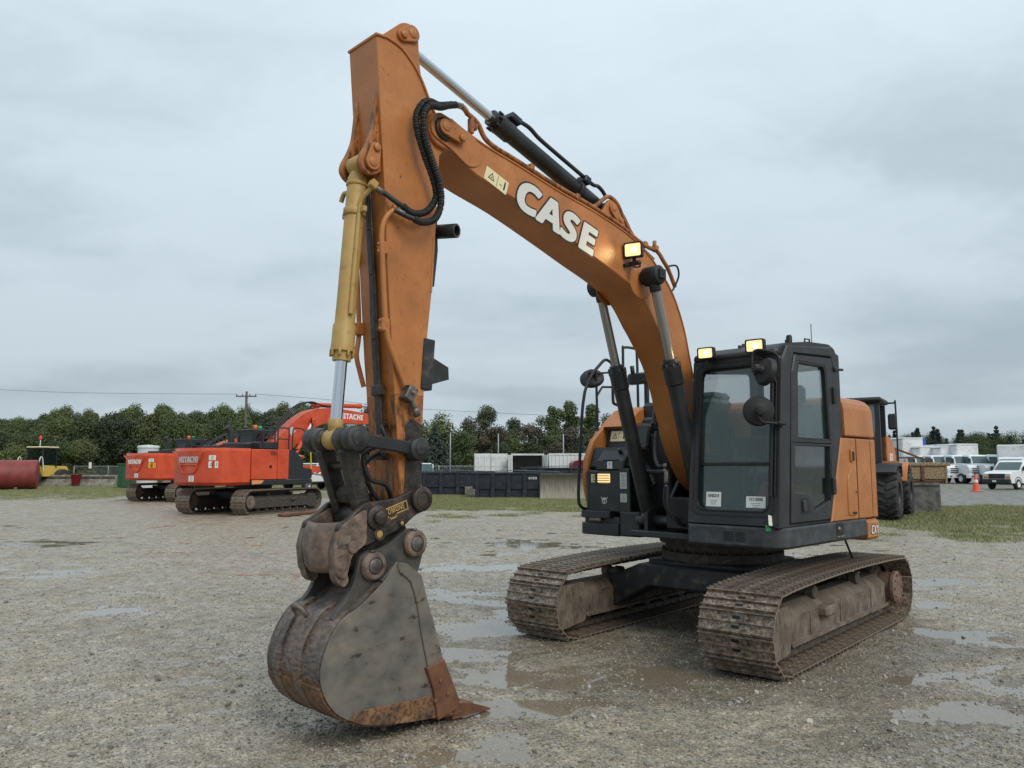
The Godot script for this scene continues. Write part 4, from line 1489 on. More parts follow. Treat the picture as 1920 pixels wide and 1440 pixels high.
	rp.box(P(-0.02, 2.50, VL + 0.005), Vector3(0.05, 0.04, 0.05), 0.01)
	rp.cyl(P(-0.05, 2.50, VL + 0.01), P(-0.13, 2.50, VL + 0.04), 0.012, 8)
	obj("quarter_post", rp, M.cabgrey, cab)
	# floor, seat, consoles, steering levers
	var fl := MB.new()
	fl.box(P(0.5, 1.13, 0.78), Vector3(1.2, 0.05, 0.82), 0.01)
	fl.box(P(-0.03, 1.5, 0.78), Vector3(0.16, 0.8, 0.8), 0.02)
	obj("cab_floor", fl, M.dark, cab)
	var se := MB.new()
	se.box(P(0.33, 1.52, 0.82), Vector3(0.46, 0.14, 0.48), 0.05)
	se.box(P(0.10, 1.86, 0.82), Vector3(0.13, 0.62, 0.46), 0.05, Basis(Vector3(0, 0, 1), 0.14))
	se.box(P(0.04, 2.27, 0.82), Vector3(0.10, 0.2, 0.26), 0.04)
	se.box(P(0.30, 1.3, 0.82), Vector3(0.4, 0.3, 0.4), 0.03)
	obj("seat", se, M.seat, cab)
	var co := MB.new()
	for v in [0.50, 1.10]:
		co = MB.new()
		co.box(P(0.42, 1.62, v), Vector3(0.5, 0.13, 0.13), 0.03)
		co.lathe(P(0.62, 1.66, v), Vector3(0.1, 1, 0), [Vector2(0.06, 0), Vector2(0.03, 0.10), Vector2(0.016, 0.12), Vector2(0.018, 0.2), Vector2(0.03, 0.24), Vector2(0.028, 0.31), Vector2(0, 0.33)], 12)
		obj("armrest_lever", co, M.dark, cab)
	co = MB.new()
	co.box(P(0.95, 1.62, 0.47), Vector3(0.06, 0.20, 0.16), 0.02)
	obj("monitor", co, M.dark, cab)
	for v in [0.70, 0.80]:
		co = MB.new()
		co.tube([P(0.85, 1.15, v), P(0.80, 1.5, v), P(0.78, 1.72, v)], 0.014, 8)
		co.box(P(0.92, 1.22, v), Vector3(0.24, 0.02, 0.09), 0.006, Basis(Vector3(0, 0, 1), 0.4))
		obj("pedal_lever", co, M.dark, cab)
	var bag := MB.new()
	bag.lathe(P(0.95, 1.16, 0.98), Vector3.UP, [Vector2(0.08, 0), Vector2(0.1, 0.08), Vector2(0.07, 0.22), Vector2(0.03, 0.30), Vector2(0, 0.31)], 10, 0.3)
	obj("red_bottle", bag, mat(s(110, 34, 26), 0.6), cab)
	# papers stuck on the lower windscreen
	for q in [[0.575, 0.215, 0.145, 0.125, "U940219"], [0.97, 0.20, 0.175, 0.095, "157.0098"]]:
		var pb := MB.new()
		pb.box(Vector3.ZERO, Vector3(q[2], q[3], 0.002), 0.0)
		var po := obj("paper_note", pb, M.paper, cab)
		po.transform = Transform3D(ft.basis, ft * Vector3(q[0], q[1], -0.036))
		write_on("writing", q[4], q[2] * 0.72, 0.028, M.print, po, Vector3(0, q[3] * 0.24, 0.001), Basis(), 0.0, 0.0, 0.001)
		var ln := MB.new()
		for k in 3:
			ln.box(Vector3(0.0, -0.01 - k * 0.016, 0.0015), Vector3(q[2] * (0.5 - 0.1 * k), 0.004, 0.001), 0.0)
		obj("print", ln, M.grey_print, po)
	var tg := MB.new()
	tg.bar(P(1.20, 1.20, 1.13), P(1.215, 1.12, 1.14), 0.06, 0.003, P(0, 0, 1), 0.0)
	obj("white_tag", tg, M.paper, cab)
	var tg2 := MB.new()
	tg2.bar(P(1.222, 1.125, 1.12), P(1.225, 1.075, 1.125), 0.085, 0.003, P(0, 0, 1), 0.0)
	obj("green_tag", tg2, M.green, cab)
	# lamps over the windscreen
	work_lamp(ex, P(1.13, 2.60, 0.54), P(1, -0.05, 0.1), 0.155, 0.105, 2.2)
	work_lamp(ex, P(1.13, 2.615, 1.01), P(1, -0.05, 0.1), 0.165, 0.115, 2.2)
	# mirrors on the front left post
	mirror(ex, P(1.20, 2.37, 1.15), P(-1.0, -0.30, 0.50), 0.118)
	mirror(ex, P(1.24, 2.05, 1.08), P(-0.8, 0.05, -0.58), 0.125)
	var mr := MB.new()
	mr.tube(spline([P(1.20, 2.42, 1.02), P(1.19, 2.53, 1.02), P(1.17, 2.57, 1.06), P(1.12, 2.53, 1.19), P(1.10, 2.44, 1.21)], 5), 0.011, 8)
	mr.tube(spline([P(1.33, 2.02, 1.11), P(1.30, 1.96, 1.14), P(1.22, 1.95, 1.18), P(1.12, 1.945, 1.24)], 5), 0.012, 8)
	mr.box(P(1.12, 1.95, 1.21), Vector3(0.12, 0.03, 0.05), 0.006)
	mr.tube([P(1.20, 2.42, 1.02), P(1.22, 2.36, 1.05)], 0.012, 8)
	obj("mirror_arm", mr, M.dark, ex)

func pin_cap(called: String, parent: Node3D, at: Vector2, at2: Vector2, v: float, m: Material, r := 0.06) -> void:
	# flag plate that keeps a pin, with its bolt: from pin centre at to bolt at2, on the left and right faces
	for sd in [1.0, -1.0]:
		var b := MB.new()
		var d := (at2 - at).normalized()
		var nrm := Vector2(-d.y, d.x)
		var pl := []
		var a0 := atan2(nrm.y, nrm.x)
		pl.append_array(circle(at, r, 9, a0, a0 + PI))
		pl.append_array(circle(at2, r * 0.72, 9, a0 + PI, a0 + TAU))
		b.prism(pl, -sd * v, -sd * (v + 0.022), 0.004)
		b.cyl(P(at2.x, at2.y, sd * (v + 0.02)), P(at2.x, at2.y, sd * (v + 0.04)), 0.026, 12, 0.004)
		b.cyl(P(at.x, at.y, sd * (v + 0.02)), P(at.x, at.y, sd * (v + 0.028)), r * 0.62, 16, 0.003)
		obj(called, b, m, parent)

func excavator_boom(ex: Node3D) -> void:
	var W := 0.185
	var top := spline(V([3.80, 3.985, 3.52, 3.912, 3.15, 3.855, 2.68, 3.775, 2.26, 3.72, 1.86, 3.645, 1.62, 3.57, 1.40, 3.46, 1.17, 3.285, 1.03, 3.12, 0.90, 2.87, 0.80, 2.55, 0.62, 2.02, 0.42, 1.68, 0.22, 1.52]), 4)
	var bot := spline(V([0.20, 1.28, 0.50, 1.46, 0.75, 1.79, 0.88, 2.13, 0.97, 2.35, 1.09, 2.57, 1.28, 2.79, 1.38, 2.89, 1.53, 3.05, 1.71, 3.16, 1.96, 3.245, 2.25, 3.325, 2.66, 3.445, 3.14, 3.575, 3.58, 3.665, 3.80, 3.77]), 4)
	var pl := []
	pl.append_array(circle(Vector2(3.895, 3.895), 0.125, 9, PI * 0.62, -PI * 0.52))
	pl.reverse()
	var poly := []
	for q in top:
		poly.append(q)
	poly.append_array(circle(Vector2(0.12, 1.40), 0.14, 8, PI * 0.45, PI * 1.6))
	for q in bot:
		poly.append(q)
	for q in pl:
		poly.append(q)
	var bm := part("boom", ex)
	var b := MB.new()
	b.prism(poly, -W, W, 0.008)
	obj("boom_box", b, M.orange, bm)
	# lips of the top plate and raised side plates at the nose
	var lip := MB.new()
	for sd in [-1.0, 1.0]:
		lip.prism(band(top.slice(2, 46), -0.008, 0.005), -sd * (W - 0.01), -sd * (W + 0.009), 0.002)
	obj("plate_lip", lip, M.orange, bm)
	for sd in [-1.0, 1.0]:
		var np := MB.new()
		np.prism(rounded(V([4.0, 3.83, 4.02, 3.93, 3.95, 4.015, 3.80, 3.99, 3.60, 3.925, 3.52, 3.86, 3.55, 3.74, 3.66, 3.69, 3.82, 3.775]), 0.05, 4), -sd * W, -sd * (W + 0.012), 0.003)
		obj("nose_plate", np, M.orange, bm)
	var bs := MB.new()
	for sd in [-1.0, 1.0]:
		bs.ring(P(3.895, 3.90, sd * (W + 0.012)), P(3.895, 3.90, sd * (W + 0.03)), 0.085, 0.03, 24)
	obj("pin_seal", bs, M.seal, bm)
	pin_cap("pin_plate", bm, Vector2(3.905, 3.905), Vector2(3.765, 3.865), W + 0.028, M.orange, 0.055)
	# lettering
	var sl := atan2(0.215, 0.95)
	write_on("name_outline", "CASE", 0.93, 0.235, M.print, bm, P(2.70, 3.545, W + 0.0015), left_side(sl), 0.12, 0.025, 0.0005)
	write_on("name_letters", "CASE", 0.93, 0.235, M.letter, bm, P(2.70, 3.545, W + 0.0035), left_side(sl), 0.12, 0.011, 0.0005)
	sticker("warning_sticker", 0.235, 0.105, M.cream, bm, P(3.385, 3.675, W + 0.001), left_side(0.30), 1)
	# lugs for the arm cylinder, boss for the boom cylinder pin
	for sd in [-1.0, 1.0]:
		var lg := MB.new()
		lg.prism(rounded(V([2.14, 3.70, 2.02, 3.80, 1.93, 3.93, 1.83, 3.92, 1.72, 3.78, 1.62, 3.57]), 0.06, 5), -sd * 0.075, -sd * 0.105, 0.004)
		obj("cylinder_lug", lg, M.orange, bm)
	pin_cap("pin_plate", bm, Vector2(1.89, 3.845), Vector2(1.80, 3.75), 0.107, M.orange, 0.05)
	var bo := MB.new()
	for sd in [-1.0, 1.0]:
		bo.lathe(P(1.60, 3.24, sd * W), P(0, 0, sd), [Vector2(0.17, 0), Vector2(0.17, 0.006), Vector2(0.165, 0.01), Vector2(0, 0.01)], 32)
	obj("boss_plate", bo, M.orange, bm)
	var pn := MB.new()
	pn.cyl(P(1.575, 3.265, -0.36), P(1.575, 3.265, 0.36), 0.06, 20, 0.006)
	for sd in [-1.0, 1.0]:
		pn.cyl(P(1.575, 3.265, sd * 0.22), P(1.575, 3.265, sd * 0.385), 0.085, 20, 0.01)
		pn.box(P(1.565, 3.27, sd * 0.395), Vector3(0.09, 0.09, 0.02), 0.006)
	obj("cylinder_pin", pn, M.dark, bm)
	# boom cylinders
	for sd in [1.0, -1.0]:
		cylinder_part("boom_cylinder", ex, P(0.835, 1.10, sd * 0.30), P(1.575, 3.265, sd * 0.30), 0.070, 0.042, 0.645, M.black, M.greyrod, 0.08, 0.10)
	# arm cylinder on top of the boom, with its pipe
	var ac := cylinder_part("arm_cylinder", ex, P(1.89, 3.845, 0), P(4.13, 4.515, 0), 0.068, 0.036, 0.595, M.black, M.chrome, 0.07, 0.11)
	var pp := MB.new()
	pp.tube(spline([P(3.02, 4.30, 0.05), P(2.90, 4.275, 0.06), P(2.78, 4.22, 0.06), P(2.55, 4.15, 0.06), P(2.24, 4.06, 0.06), P(2.10, 4.02, 0.06), P(2.02, 4.03, 0.05), P(1.95, 4.0, 0.05), P(1.90, 3.95, 0.05)], 5), 0.017, 8)
	pp.box(P(3.05, 4.30, 0.03), Vector3(0.12, 0.06, 0.10), 0.012, Basis(Vector3(0, 0, 1), 0.29))
	pp.box(P(2.20, 4.03, 0.04), Vector3(0.08, 0.07, 0.12), 0.012, Basis(Vector3(0, 0, 1), 0.29))
	pp.ring(P(2.22, 3.944, 0), P(2.26, 3.956, 0), 0.085, 0.06, 20)
	obj("oil_pipe", pp, M.black, ac)
	# orange pipes along the boom top
	var pi := MB.new()
	var line := [P(3.66, 4.10, 0.17), P(3.56, 4.06, 0.17)]
	for q in [[3.45, 3.955], [3.15, 3.90], [2.68, 3.822], [2.26, 3.765], [1.86, 3.69], [1.62, 3.615], [1.44, 3.58]]:
		line.append(P(q[0], q[1], 0.165))
	line.append_array([P(1.30, 3.565, 0.17), P(1.22, 3.49, 0.18), P(1.14, 3.42, 0.18), P(1.02, 3.28, 0.17)])
	pi.tube(spline(line, 5), 0.019, 10)
	pi.tube(spline([P(2.25, 3.75, 0.10), P(2.10, 3.83, 0.10), P(1.98, 3.925, 0.10), P(1.90, 3.945, 0.10), P(1.80, 3.90, 0.10), P(1.70, 3.77, 0.10), P(1.50, 3.61, 0.10), P(1.3, 3.50, 0.12)], 5), 0.019, 10)
	pi.tube(spline([P(3.70, 4.08, 0.03), P(3.4, 3.98, 0.03), P(2.68, 3.83, 0.03), P(2.26, 3.77, 0.03)], 5), 0.019, 10)
	for q in [[3.60, 4.02], [3.0, 3.885], [2.45, 3.79], [1.50, 3.59], [1.33, 3.59]]:
		pi.box(P(q[0], q[1], 0.165), Vector3(0.05, 0.055, 0.06), 0.008, Basis(Vector3(0, 0, 1), 0.2))
	pi.box(P(3.62, 4.02, 0.165), Vector3(0.03, 0.12, 0.05), 0.006)
	pi.cyl(P(1.345, 3.58, 0.165), P(1.335, 3.66, 0.165), 0.018, 8)
	obj("boom_pipe", pi, M.orange_grimy, bm)
	var bh := MB.new()
	bh.tube(spline([P(1.86, 3.92, 0.03), P(1.72, 3.90, 0.04), P(1.58, 3.75, 0.05), P(1.46, 3.55, 0.06)], 7), 0.021, 10)
	bh.tube(spline([P(1.86, 3.92, -0.05), P(1.66, 3.93, -0.04), P(1.50, 3.76, -0.03), P(1.38, 3.52, 0.0)], 7), 0.021, 10)
	bh.tube(spline([P(1.16, 3.45, 0.20), P(1.08, 3.46, 0.23), P(1.03, 3.38, 0.22), P(1.06, 3.27, 0.19), P(1.10, 3.22, 0.18)], 6), 0.009, 8)
	obj("boom_hose", bh, M.rubber, bm)
	# lit lamp on the boom side
	work_lamp(ex, P(1.83, 3.455, 0.275), P(1, -0.08, 0.35), 0.165, 0.135, 2.0)
	var lb := MB.new()
	lb.box(P(1.79, 3.345, 0.25), Vector3(0.05, 0.03, 0.14), 0.006)
	lb.cyl(P(1.84, 3.33, 0.18), P(1.84, 3.33, 0.23), 0.016, 10)
	lb.tube(spline([P(1.80, 3.36, 0.30), P(1.78, 3.31, 0.31), P(1.82, 3.31, 0.26)], 5), 0.008, 6)
	obj("lamp_bracket", lb, M.dark, ex)

func excavator_arm(ex: Node3D) -> void:
	var W := 0.155
	var am := part("arm", ex)
	var front := V([4.19, 1.34, 4.195, 1.42, 4.232, 1.91, 4.25, 2.10, 4.272, 2.30, 4.325, 2.93, 4.342, 3.25, 4.378, 3.68, 4.407, 4.0, 4.44, 4.37])
	var rear := spline(V([4.36, 4.385, 4.245, 4.362, 4.134, 4.28, 4.063, 4.19, 3.997, 4.074, 3.92, 3.95]), 3)
	var poly := []
	poly.append_array(circle(Vector2(4.105, 1.39), 0.10, 7, PI * 1.05, PI * 1.75))
	for q in front:
		poly.append(q)
	for q in rear:
		poly.append(q)
	for q in V([3.79, 3.92, 3.78, 3.86, 3.90, 3.72, 3.93, 3.13, 3.957, 2.73, 3.999, 2.35, 4.022, 1.80, 4.02, 1.5]):
		poly.append(q)
	var upper := []
	var lower := []
	for q in poly:
		if q.y > 2.05:
			upper.append(q)
		else:
			lower.append(q)
	upper.append_array(V([3.012 + 1.0, 2.05, 4.2455, 2.05]))
	var fixed := []
	for q in lower:
		if q.x > 4.15 and q.y > 1.9:
			fixed.append(q)
			fixed.append(Vector2(4.2455, 2.05))
			fixed.append(Vector2(4.012, 2.05))
		else:
			fixed.append(q)
	var b := MB.new()
	b.prism(upper, -W, W, 0.003)
	obj("arm_box", b, M.orange, am)
	var b2 := MB.new()
	b2.prism(fixed, -W, W, 0.003)
	obj("arm_end", b2, M.orange_grimy, am)
	# back edge strips and the curved top flange
	var fl := MB.new()
	var edge: Array = [Vector2(4.447, 4.374)]
	edge.append_array(rear)
	fl.prism(band(edge, -0.004, 0.012), -W - 0.012, W + 0.012, 0.003)
	obj("top_flange", fl, M.orange, am)
	for sd in [-1.0, 1.0]:
		var lg := MB.new()
		lg.prism(rounded(V([4.43, 4.36, 4.20, 4.585, 4.12, 4.60, 4.065, 4.55, 4.055, 4.37, 4.03, 4.23, 3.955, 4.08, 4.25, 4.1]), [0.02, 0.06, 0.06, 0.06, 0.1, 0.1, 0.01, 0.01], 5), -sd * 0.075, -sd * 0.115, 0.004)
		obj("cylinder_lug", lg, M.orange, am)
		var st := MB.new()
		st.prism(rounded(V([3.935, 3.13, 3.955, 2.75, 3.97, 2.75, 3.95, 3.13]), 0.002, 2), -sd * W, -sd * (W + 0.004), 0.0)
		obj("edge_strip", st, M.orange, am)
	pin_cap("pin_plate", am, Vector2(4.128, 4.524), Vector2(4.208, 4.48), 0.117, M.orange, 0.058)
	# bracket of the bucket cylinder on the front
	for sd in [-1.0, 1.0]:
		var br := MB.new()
		br.prism(spline(V([4.39, 4.02, 4.412, 4.01, 4.425, 3.86, 4.44, 3.74, 4.475, 3.64, 4.515, 3.56, 4.52, 3.50, 4.48, 3.455, 4.42, 3.45, 4.345, 3.52, 4.37, 3.72, 4.39, 4.02]), 3).slice(0, -1), -sd * 0.085, -sd * 0.125, 0.004)
		obj("cylinder_bracket", br, M.orange_grimy, am)
	pin_cap("pin_plate", am, Vector2(4.437, 3.525), Vector2(4.415, 3.625), 0.127, M.orange, 0.052)
	# lower end: dark greasy sleeve and worn paint
	var sv := MB.new()
	sv.prism(V([4.03, 1.31, 4.12, 1.30, 4.16, 1.34, 4.16, 1.86, 4.12, 1.90, 4.015, 1.86]), -W - 0.006, -W + 0.02, 0.003)
	sv.prism(V([4.03, 1.31, 4.12, 1.30, 4.16, 1.34, 4.16, 1.86, 4.12, 1.90, 4.015, 1.86]), W - 0.02, W + 0.006, 0.003)
	obj("end_plate", sv, M.greasy, am)
	# dark dirt runs down the front face: the rubbed rail of the cylinder hose
	var bar := MB.new()
	var bl := [P(4.372, 3.40, 0.0), P(4.352, 3.12, 0.0), P(4.325, 2.83, 0.0), P(4.298, 2.41, 0.0), P(4.268, 2.10, 0.0), P(4.242, 1.80, 0.0)]
	for i in bl.size() - 1:
		bar.bar(bl[i] + P(0.008, 0, 0.01), bl[i + 1] + P(0.008, 0, 0.01), 0.05, 0.03, Vector3(0, 0, 1).cross(bl[i + 1] - bl[i]), 0.006)
	bar.tube([bl[0] + P(0.02, 0, 0.045), bl[2] + P(0.02, 0, 0.045), bl[5] + P(0.02, 0, 0.045)], 0.012, 8)
	bar.box(P(4.285, 2.08, 0.03), Vector3(0.05, 0.07, 0.10), 0.008)
	obj("hose_guard", bar, M.greasy, am)
	# thin oil pipes on both sides of the front
	var pi := MB.new()
	pi.tube(spline([P(4.30, 3.235, 0.20), P(4.355, 3.18, 0.19), P(4.385, 3.09, 0.18), P(4.378, 2.92, 0.178), P(4.348, 2.54, 0.178), P(4.325, 2.40, 0.178), P(4.285, 2.30, 0.178), P(4.235, 2.20, 0.18), P(4.195, 2.11, 0.19)], 6), 0.017, 10)
	pi.tube(spline([P(4.37, 3.25, -0.175), P(4.335, 2.99, -0.178), P(4.30, 2.51, -0.178), P(4.315, 2.33, -0.178), P(4.287, 2.22, -0.178), P(4.255, 2.12, -0.175)], 6), 0.017, 10)
	for q in [[4.365, 2.97, 0.165], [4.345, 2.48, 0.165], [4.335, 2.97, -0.165], [4.31, 2.50, -0.165]]:
		pi.box(P(q[0], q[1], q[2]), Vector3(0.06, 0.085, 0.05), 0.008)
		for e in [-0.025, 0.025]:
			pi.cyl(P(q[0] + 0.02, q[1] + e, q[2]), P(q[0] + 0.042, q[1] + e, q[2]), 0.010, 6)
	pi.cyl(P(4.285, 3.24, 0.20), P(4.32, 3.235, 0.20), 0.026, 8)
	obj("arm_pipe", pi, M.orange, am)
	var bk := MB.new()
	bk.box(P(4.165, 2.055, 0.195), Vector3(0.075, 0.10, 0.075), 0.008, Basis(Vector3(0, 0, 1), 0.5))
	bk.cyl(P(4.145, 2.01, 0.20), P(4.12, 1.96, 0.20), 0.018, 8)
	bk.cyl(P(4.12, 1.965, 0.20), P(4.095, 1.915, 0.20), 0.024, 6)
	bk.cyl(P(4.16, 2.06, 0.23), P(4.16, 2.06, 0.245), 0.014, 8)
	obj("valve_block", bk, M.steel, am)
	# plates welded on the back of the arm
	var rp := MB.new()
	rp.prism(V([3.945, 3.34, 3.90, 3.40, 3.80, 3.32, 3.79, 3.10, 3.82, 2.84, 3.945, 2.80]), -0.02, 0.02, 0.004)
	rp.ring(P(3.79, 3.24, 0.0), P(3.74, 3.225, 0.16), 0.05, 0.036, 20)
	obj("hose_guide", rp, M.black, am)
	var tp := MB.new()
	tp.prism(V([3.99, 2.36, 3.87, 2.36, 3.68, 2.285, 3.675, 2.20, 3.83, 2.155, 4.0, 2.15]), -0.015, 0.015, 0.003)
	obj("thumb_lug", tp, M.frame_black, am)
	var tb := MB.new()
	tb.box(P(3.985, 2.265, 0), Vector3(0.09, 0.34, 2 * W + 0.03), 0.006, Basis(Vector3(0, 0, 1), 0.07))
	obj("thumb_base", tb, M.frame_black, am)
	# corrugated hoses looping from boom to arm
	for q in [[0.235, [3.86, 4.075, 3.92, 4.05, 3.979, 4.03, 4.05, 4.03, 4.11, 4.0, 4.166, 3.90, 4.157, 3.79, 4.10, 3.651, 4.029, 3.514, 3.992, 3.389, 4.067, 3.27, 4.175, 3.227, 4.267, 3.254]], [0.275, [3.86, 4.06, 3.93, 4.03, 3.998, 3.995, 4.082, 3.976, 4.136, 3.896, 4.128, 3.764, 4.07, 3.626, 3.999, 3.478, 3.983, 3.336, 4.03, 3.219, 4.125, 3.17, 4.205, 3.173]]]:
		var h := MB.new()
		var pts := []
		for p in V(q[1]):
			pts.append(P(p.x, p.y, q[0]))
		h.tube(spline(pts, 22), 0.022, 10, 0.0025, 0.016)
		obj("corrugated_hose", h, M.rubber, ex)
	var sm := MB.new()
	sm.tube(spline([P(4.255, 3.25, 0.235), P(4.31, 3.275, 0.22), P(4.38, 3.33, 0.18), P(4.43, 3.37, 0.13)], 5), 0.017, 10)
	sm.tube(spline([P(4.19, 3.172, 0.275), P(4.25, 3.19, 0.25), P(4.31, 3.225, 0.21)], 5), 0.017, 10)
	obj("arm_hose", sm, M.rubber, ex)
	var fi := MB.new()
	fi.cyl(P(4.375, 3.325, 0.18), P(4.43, 3.37, 0.14), 0.021, 8)
	fi.cyl(P(4.255, 3.20, 0.24), P(4.31, 3.23, 0.21), 0.021, 8)
	fi.cyl(P(3.86, 4.075, 0.235), P(3.79, 4.10, 0.22), 0.022, 8)
	fi.cyl(P(3.86, 4.06, 0.275), P(3.78, 4.085, 0.25), 0.022, 8)
	obj("hose_fitting", fi, M.steel, ex)
	var fo := MB.new()
	fo.tube(spline([P(3.80, 4.097, 0.225), P(3.72, 4.11, 0.20), P(3.66, 4.10, 0.17)], 4), 0.020, 8)
	obj("pipe_end", fo, M.orange_grimy, ex)
	# golden bucket cylinder
	var top := P(4.45, 3.535, 0)
	var low := P(4.58, 1.76, 0)
	var bc := cylinder_part("bucket_cylinder", ex, top, low, 0.062, 0.037, 0.70, M.gold, M.chrome, 0.064, 0.11)
	var d := (low - top).normalized()
	var pp := MB.new()
	pp.tube([top + d * 0.30 + P(0.01, 0, 0.068), top + d * 0.9 + P(0.01, 0, 0.070), top + d * 1.0 + P(0.01, 0, 0.074)], 0.016, 8)
	pp.tube(spline([top + d * 0.34 + P(0.01, 0, 0.07), top + d * 0.26 + P(0.01, 0, 0.08), top + d * 0.20 + P(-0.01, 0, 0.13), top + d * 0.17 + P(-0.02, 0, 0.15)], 5), 0.016, 8)
	pp.box(top + d * 0.165 + P(-0.02, 0, 0.155), Vector3(0.05, 0.055, 0.05), 0.006, Basis(Vector3(0, 0, 1), 0.5))
	pp.ring(top + d * 0.30, top + d * 0.345, 0.072, 0.058, 20)
	pp.box(top + d * 0.32 + P(0.0, 0, 0.09), Vector3(0.03, 0.04, 0.07), 0.006)
	pp.box(top + d * 0.32 + P(0.0, 0, -0.09), Vector3(0.03, 0.04, 0.07), 0.006)
	pp.tube(spline([top + d * 0.18 + P(0.02, 0, -0.05), top + d * 0.17 + P(0.02, 0, -0.11), top + d * 0.22 + P(0.02, 0, -0.14)], 5), 0.016, 8)
	pp.ring(top + d * 0.12, top + d * 0.145, 0.069, 0.058, 20)
	obj("oil_pipe", pp, M.gold, bc)

func excavator_bucket(ex: Node3D) -> void:
	var LP := Vector2(4.58, 1.76)        # link pin
	var AP := Vector2(4.115, 1.705)      # link to arm
	var BP := Vector2(4.075, 1.39)       # arm to coupler
	var CP := Vector2(4.405, 1.29)       # link to coupler
	var E1 := Vector2(4.135, 1.118)      # bucket pins
	var E2 := Vector2(4.445, 1.008)
	# side links
	for sd in [1.0, -1.0]:
		var b := MB.new()
		var a := P(LP.x, LP.y, sd * 0.215)
		var c := P(AP.x, AP.y, sd * 0.215)
		b.bar(a, c, 0.075, 0.05, Vector3(0, 0, 1), 0.006)
		b.cyl(P(LP.x, LP.y, sd * 0.178), P(LP.x, LP.y, sd * 0.262), 0.078, 24, 0.008)
		b.cyl(P(LP.x, LP.y, sd * 0.262), P(LP.x, LP.y, sd * 0.268), 0.045, 20, 0.002)
		b.cyl(P(AP.x, AP.y, sd * 0.165), P(AP.x, AP.y, sd * 0.262), 0.075, 24, 0.008)
		b.cyl(P(AP.x, AP.y, sd * 0.262), P(AP.x, AP.y, sd * 0.268), 0.042, 20, 0.002)
		obj("side_link", b, M.frame_black, ex)
	# bucket link: two legs joined at the foot
	var k := part("bucket_link", ex)
	for sd in [1.0, -1.0]:
		var b := MB.new()
		b.cyl(P(LP.x, LP.y, sd * 0.072), P(LP.x, LP.y, sd * 0.17), 0.075, 24, 0.008)
		b.bar(P(LP.x - 0.005, LP.y - 0.04, sd * 0.125), P(CP.x + 0.03, CP.y + 0.02, sd * 0.105), 0.13, 0.06, Vector3(0, 0, 1), 0.02)
		obj("link_leg", b, M.greasy, k)
	var kb := MB.new()
	kb.cyl(P(CP.x, CP.y, -0.14), P(CP.x, CP.y, 0.14), 0.085, 24, 0.01)
	kb.box(P(4.52, 1.60, 0), Vector3(0.07, 0.05, 0.2), 0.015)
	kb.box(P(4.46, 1.42, 0), Vector3(0.10, 0.12, 0.2), 0.03, Basis(Vector3(0, 0, 1), -0.37))
	obj("link_foot", kb, M.greasy, k)
	var hz := MB.new()
	hz.tube(spline([P(4.35, 1.72, 0.12), P(4.45, 1.66, 0.12), P(4.40, 1.52, 0.12), P(4.28, 1.48, 0.12), P(4.20, 1.38, 0.08)], 6), 0.014, 8)
	hz.tube(spline([P(4.25, 1.70, 0.05), P(4.40, 1.60, 0.06), P(4.34, 1.44, 0.06), P(4.25, 1.36, 0.06)], 6), 0.014, 8)
	hz.tube(spline([P(4.24, 1.86, 0.05), P(4.30, 1.84, 0.10), P(4.28, 1.75, 0.12), P(4.35, 1.72, 0.12)], 6), 0.014, 8)
	obj("coupler_hose", hz, M.rubber, ex)
	var hj := MB.new()
	hj.box(P(4.26, 1.66, 0.03), Vector3(0.06, 0.05, 0.12), 0.008)
	hj.cyl(P(4.27, 1.66, 0.09), P(4.30, 1.68, 0.12), 0.018, 8)
	obj("hose_joint", hj, M.greasy, ex)
	# quick coupler
	var c := part("quick_coupler", ex)
	var side := rounded(V([4.005, 1.32, 3.995, 1.42, 4.06, 1.475, 4.15, 1.44, 4.28, 1.395, 4.40, 1.385, 4.50, 1.375, 4.60, 1.29, 4.68, 1.255, 4.64, 1.12, 4.56, 1.10, 4.45, 1.13, 4.33, 1.17, 4.20, 1.22, 4.11, 1.29]), 0.035, 4)
	for sd in [1.0, -1.0]:
		var b := MB.new()
		b.prism(side, -sd * 0.165, -sd * 0.208, 0.008)
		b.cyl(P(BP.x, BP.y, sd * 0.20), P(BP.x, BP.y, sd * 0.245), 0.078, 24, 0.008)
		b.ring(P(BP.x, BP.y, sd * 0.245), P(BP.x, BP.y, sd * 0.25), 0.055, 0.045, 24)
		b.cyl(P(CP.x, CP.y, sd * 0.20), P(CP.x, CP.y, sd * 0.228), 0.075, 24, 0.008)
		b.cyl(P(CP.x, CP.y, sd * 0.228), P(CP.x, CP.y, sd * 0.262), 0.042, 20, 0.006)
		b.ring(P(4.385, 1.19, sd * 0.20), P(4.385, 1.19, sd * 0.222), 0.042, 0.026, 16)
		b.ring(P(4.215, 1.247, sd * 0.20), P(4.215, 1.247, sd * 0.216), 0.026, 0.014, 14)
		obj("side_plate", b, M.coupler, c)
		var gz := MB.new()
		gz.cyl(P(4.215, 1.247, sd * 0.19), P(4.215, 1.247, sd * 0.213), 0.014, 12)
		gz.cyl(P(4.385, 1.19, sd * 0.19), P(4.385, 1.19, sd * 0.216), 0.026, 12)
		obj("plug", gz, M.gold, c)
	# maker's plate with raised lettering, on the left plate only
	var mp := MB.new()
	var po := V([-0.115, -0.03, -0.04, -0.03, -0.03, -0.048, 0.01, -0.048, 0.02, -0.03, 0.115, -0.03, 0.115, 0.03, -0.115, 0.03])
	mp.frame(po, V([-0.107, -0.022, -0.045, -0.022, -0.026, -0.039, 0.006, -0.039, 0.025, -0.022, 0.107, -0.022, 0.107, 0.022, -0.107, 0.022]), 0.0, 0.004, Transform3D(left_side(-0.30), P(4.285, 1.325, 0.208)), 0.001)
	obj("nameplate_rim", mp, M.gold, c)
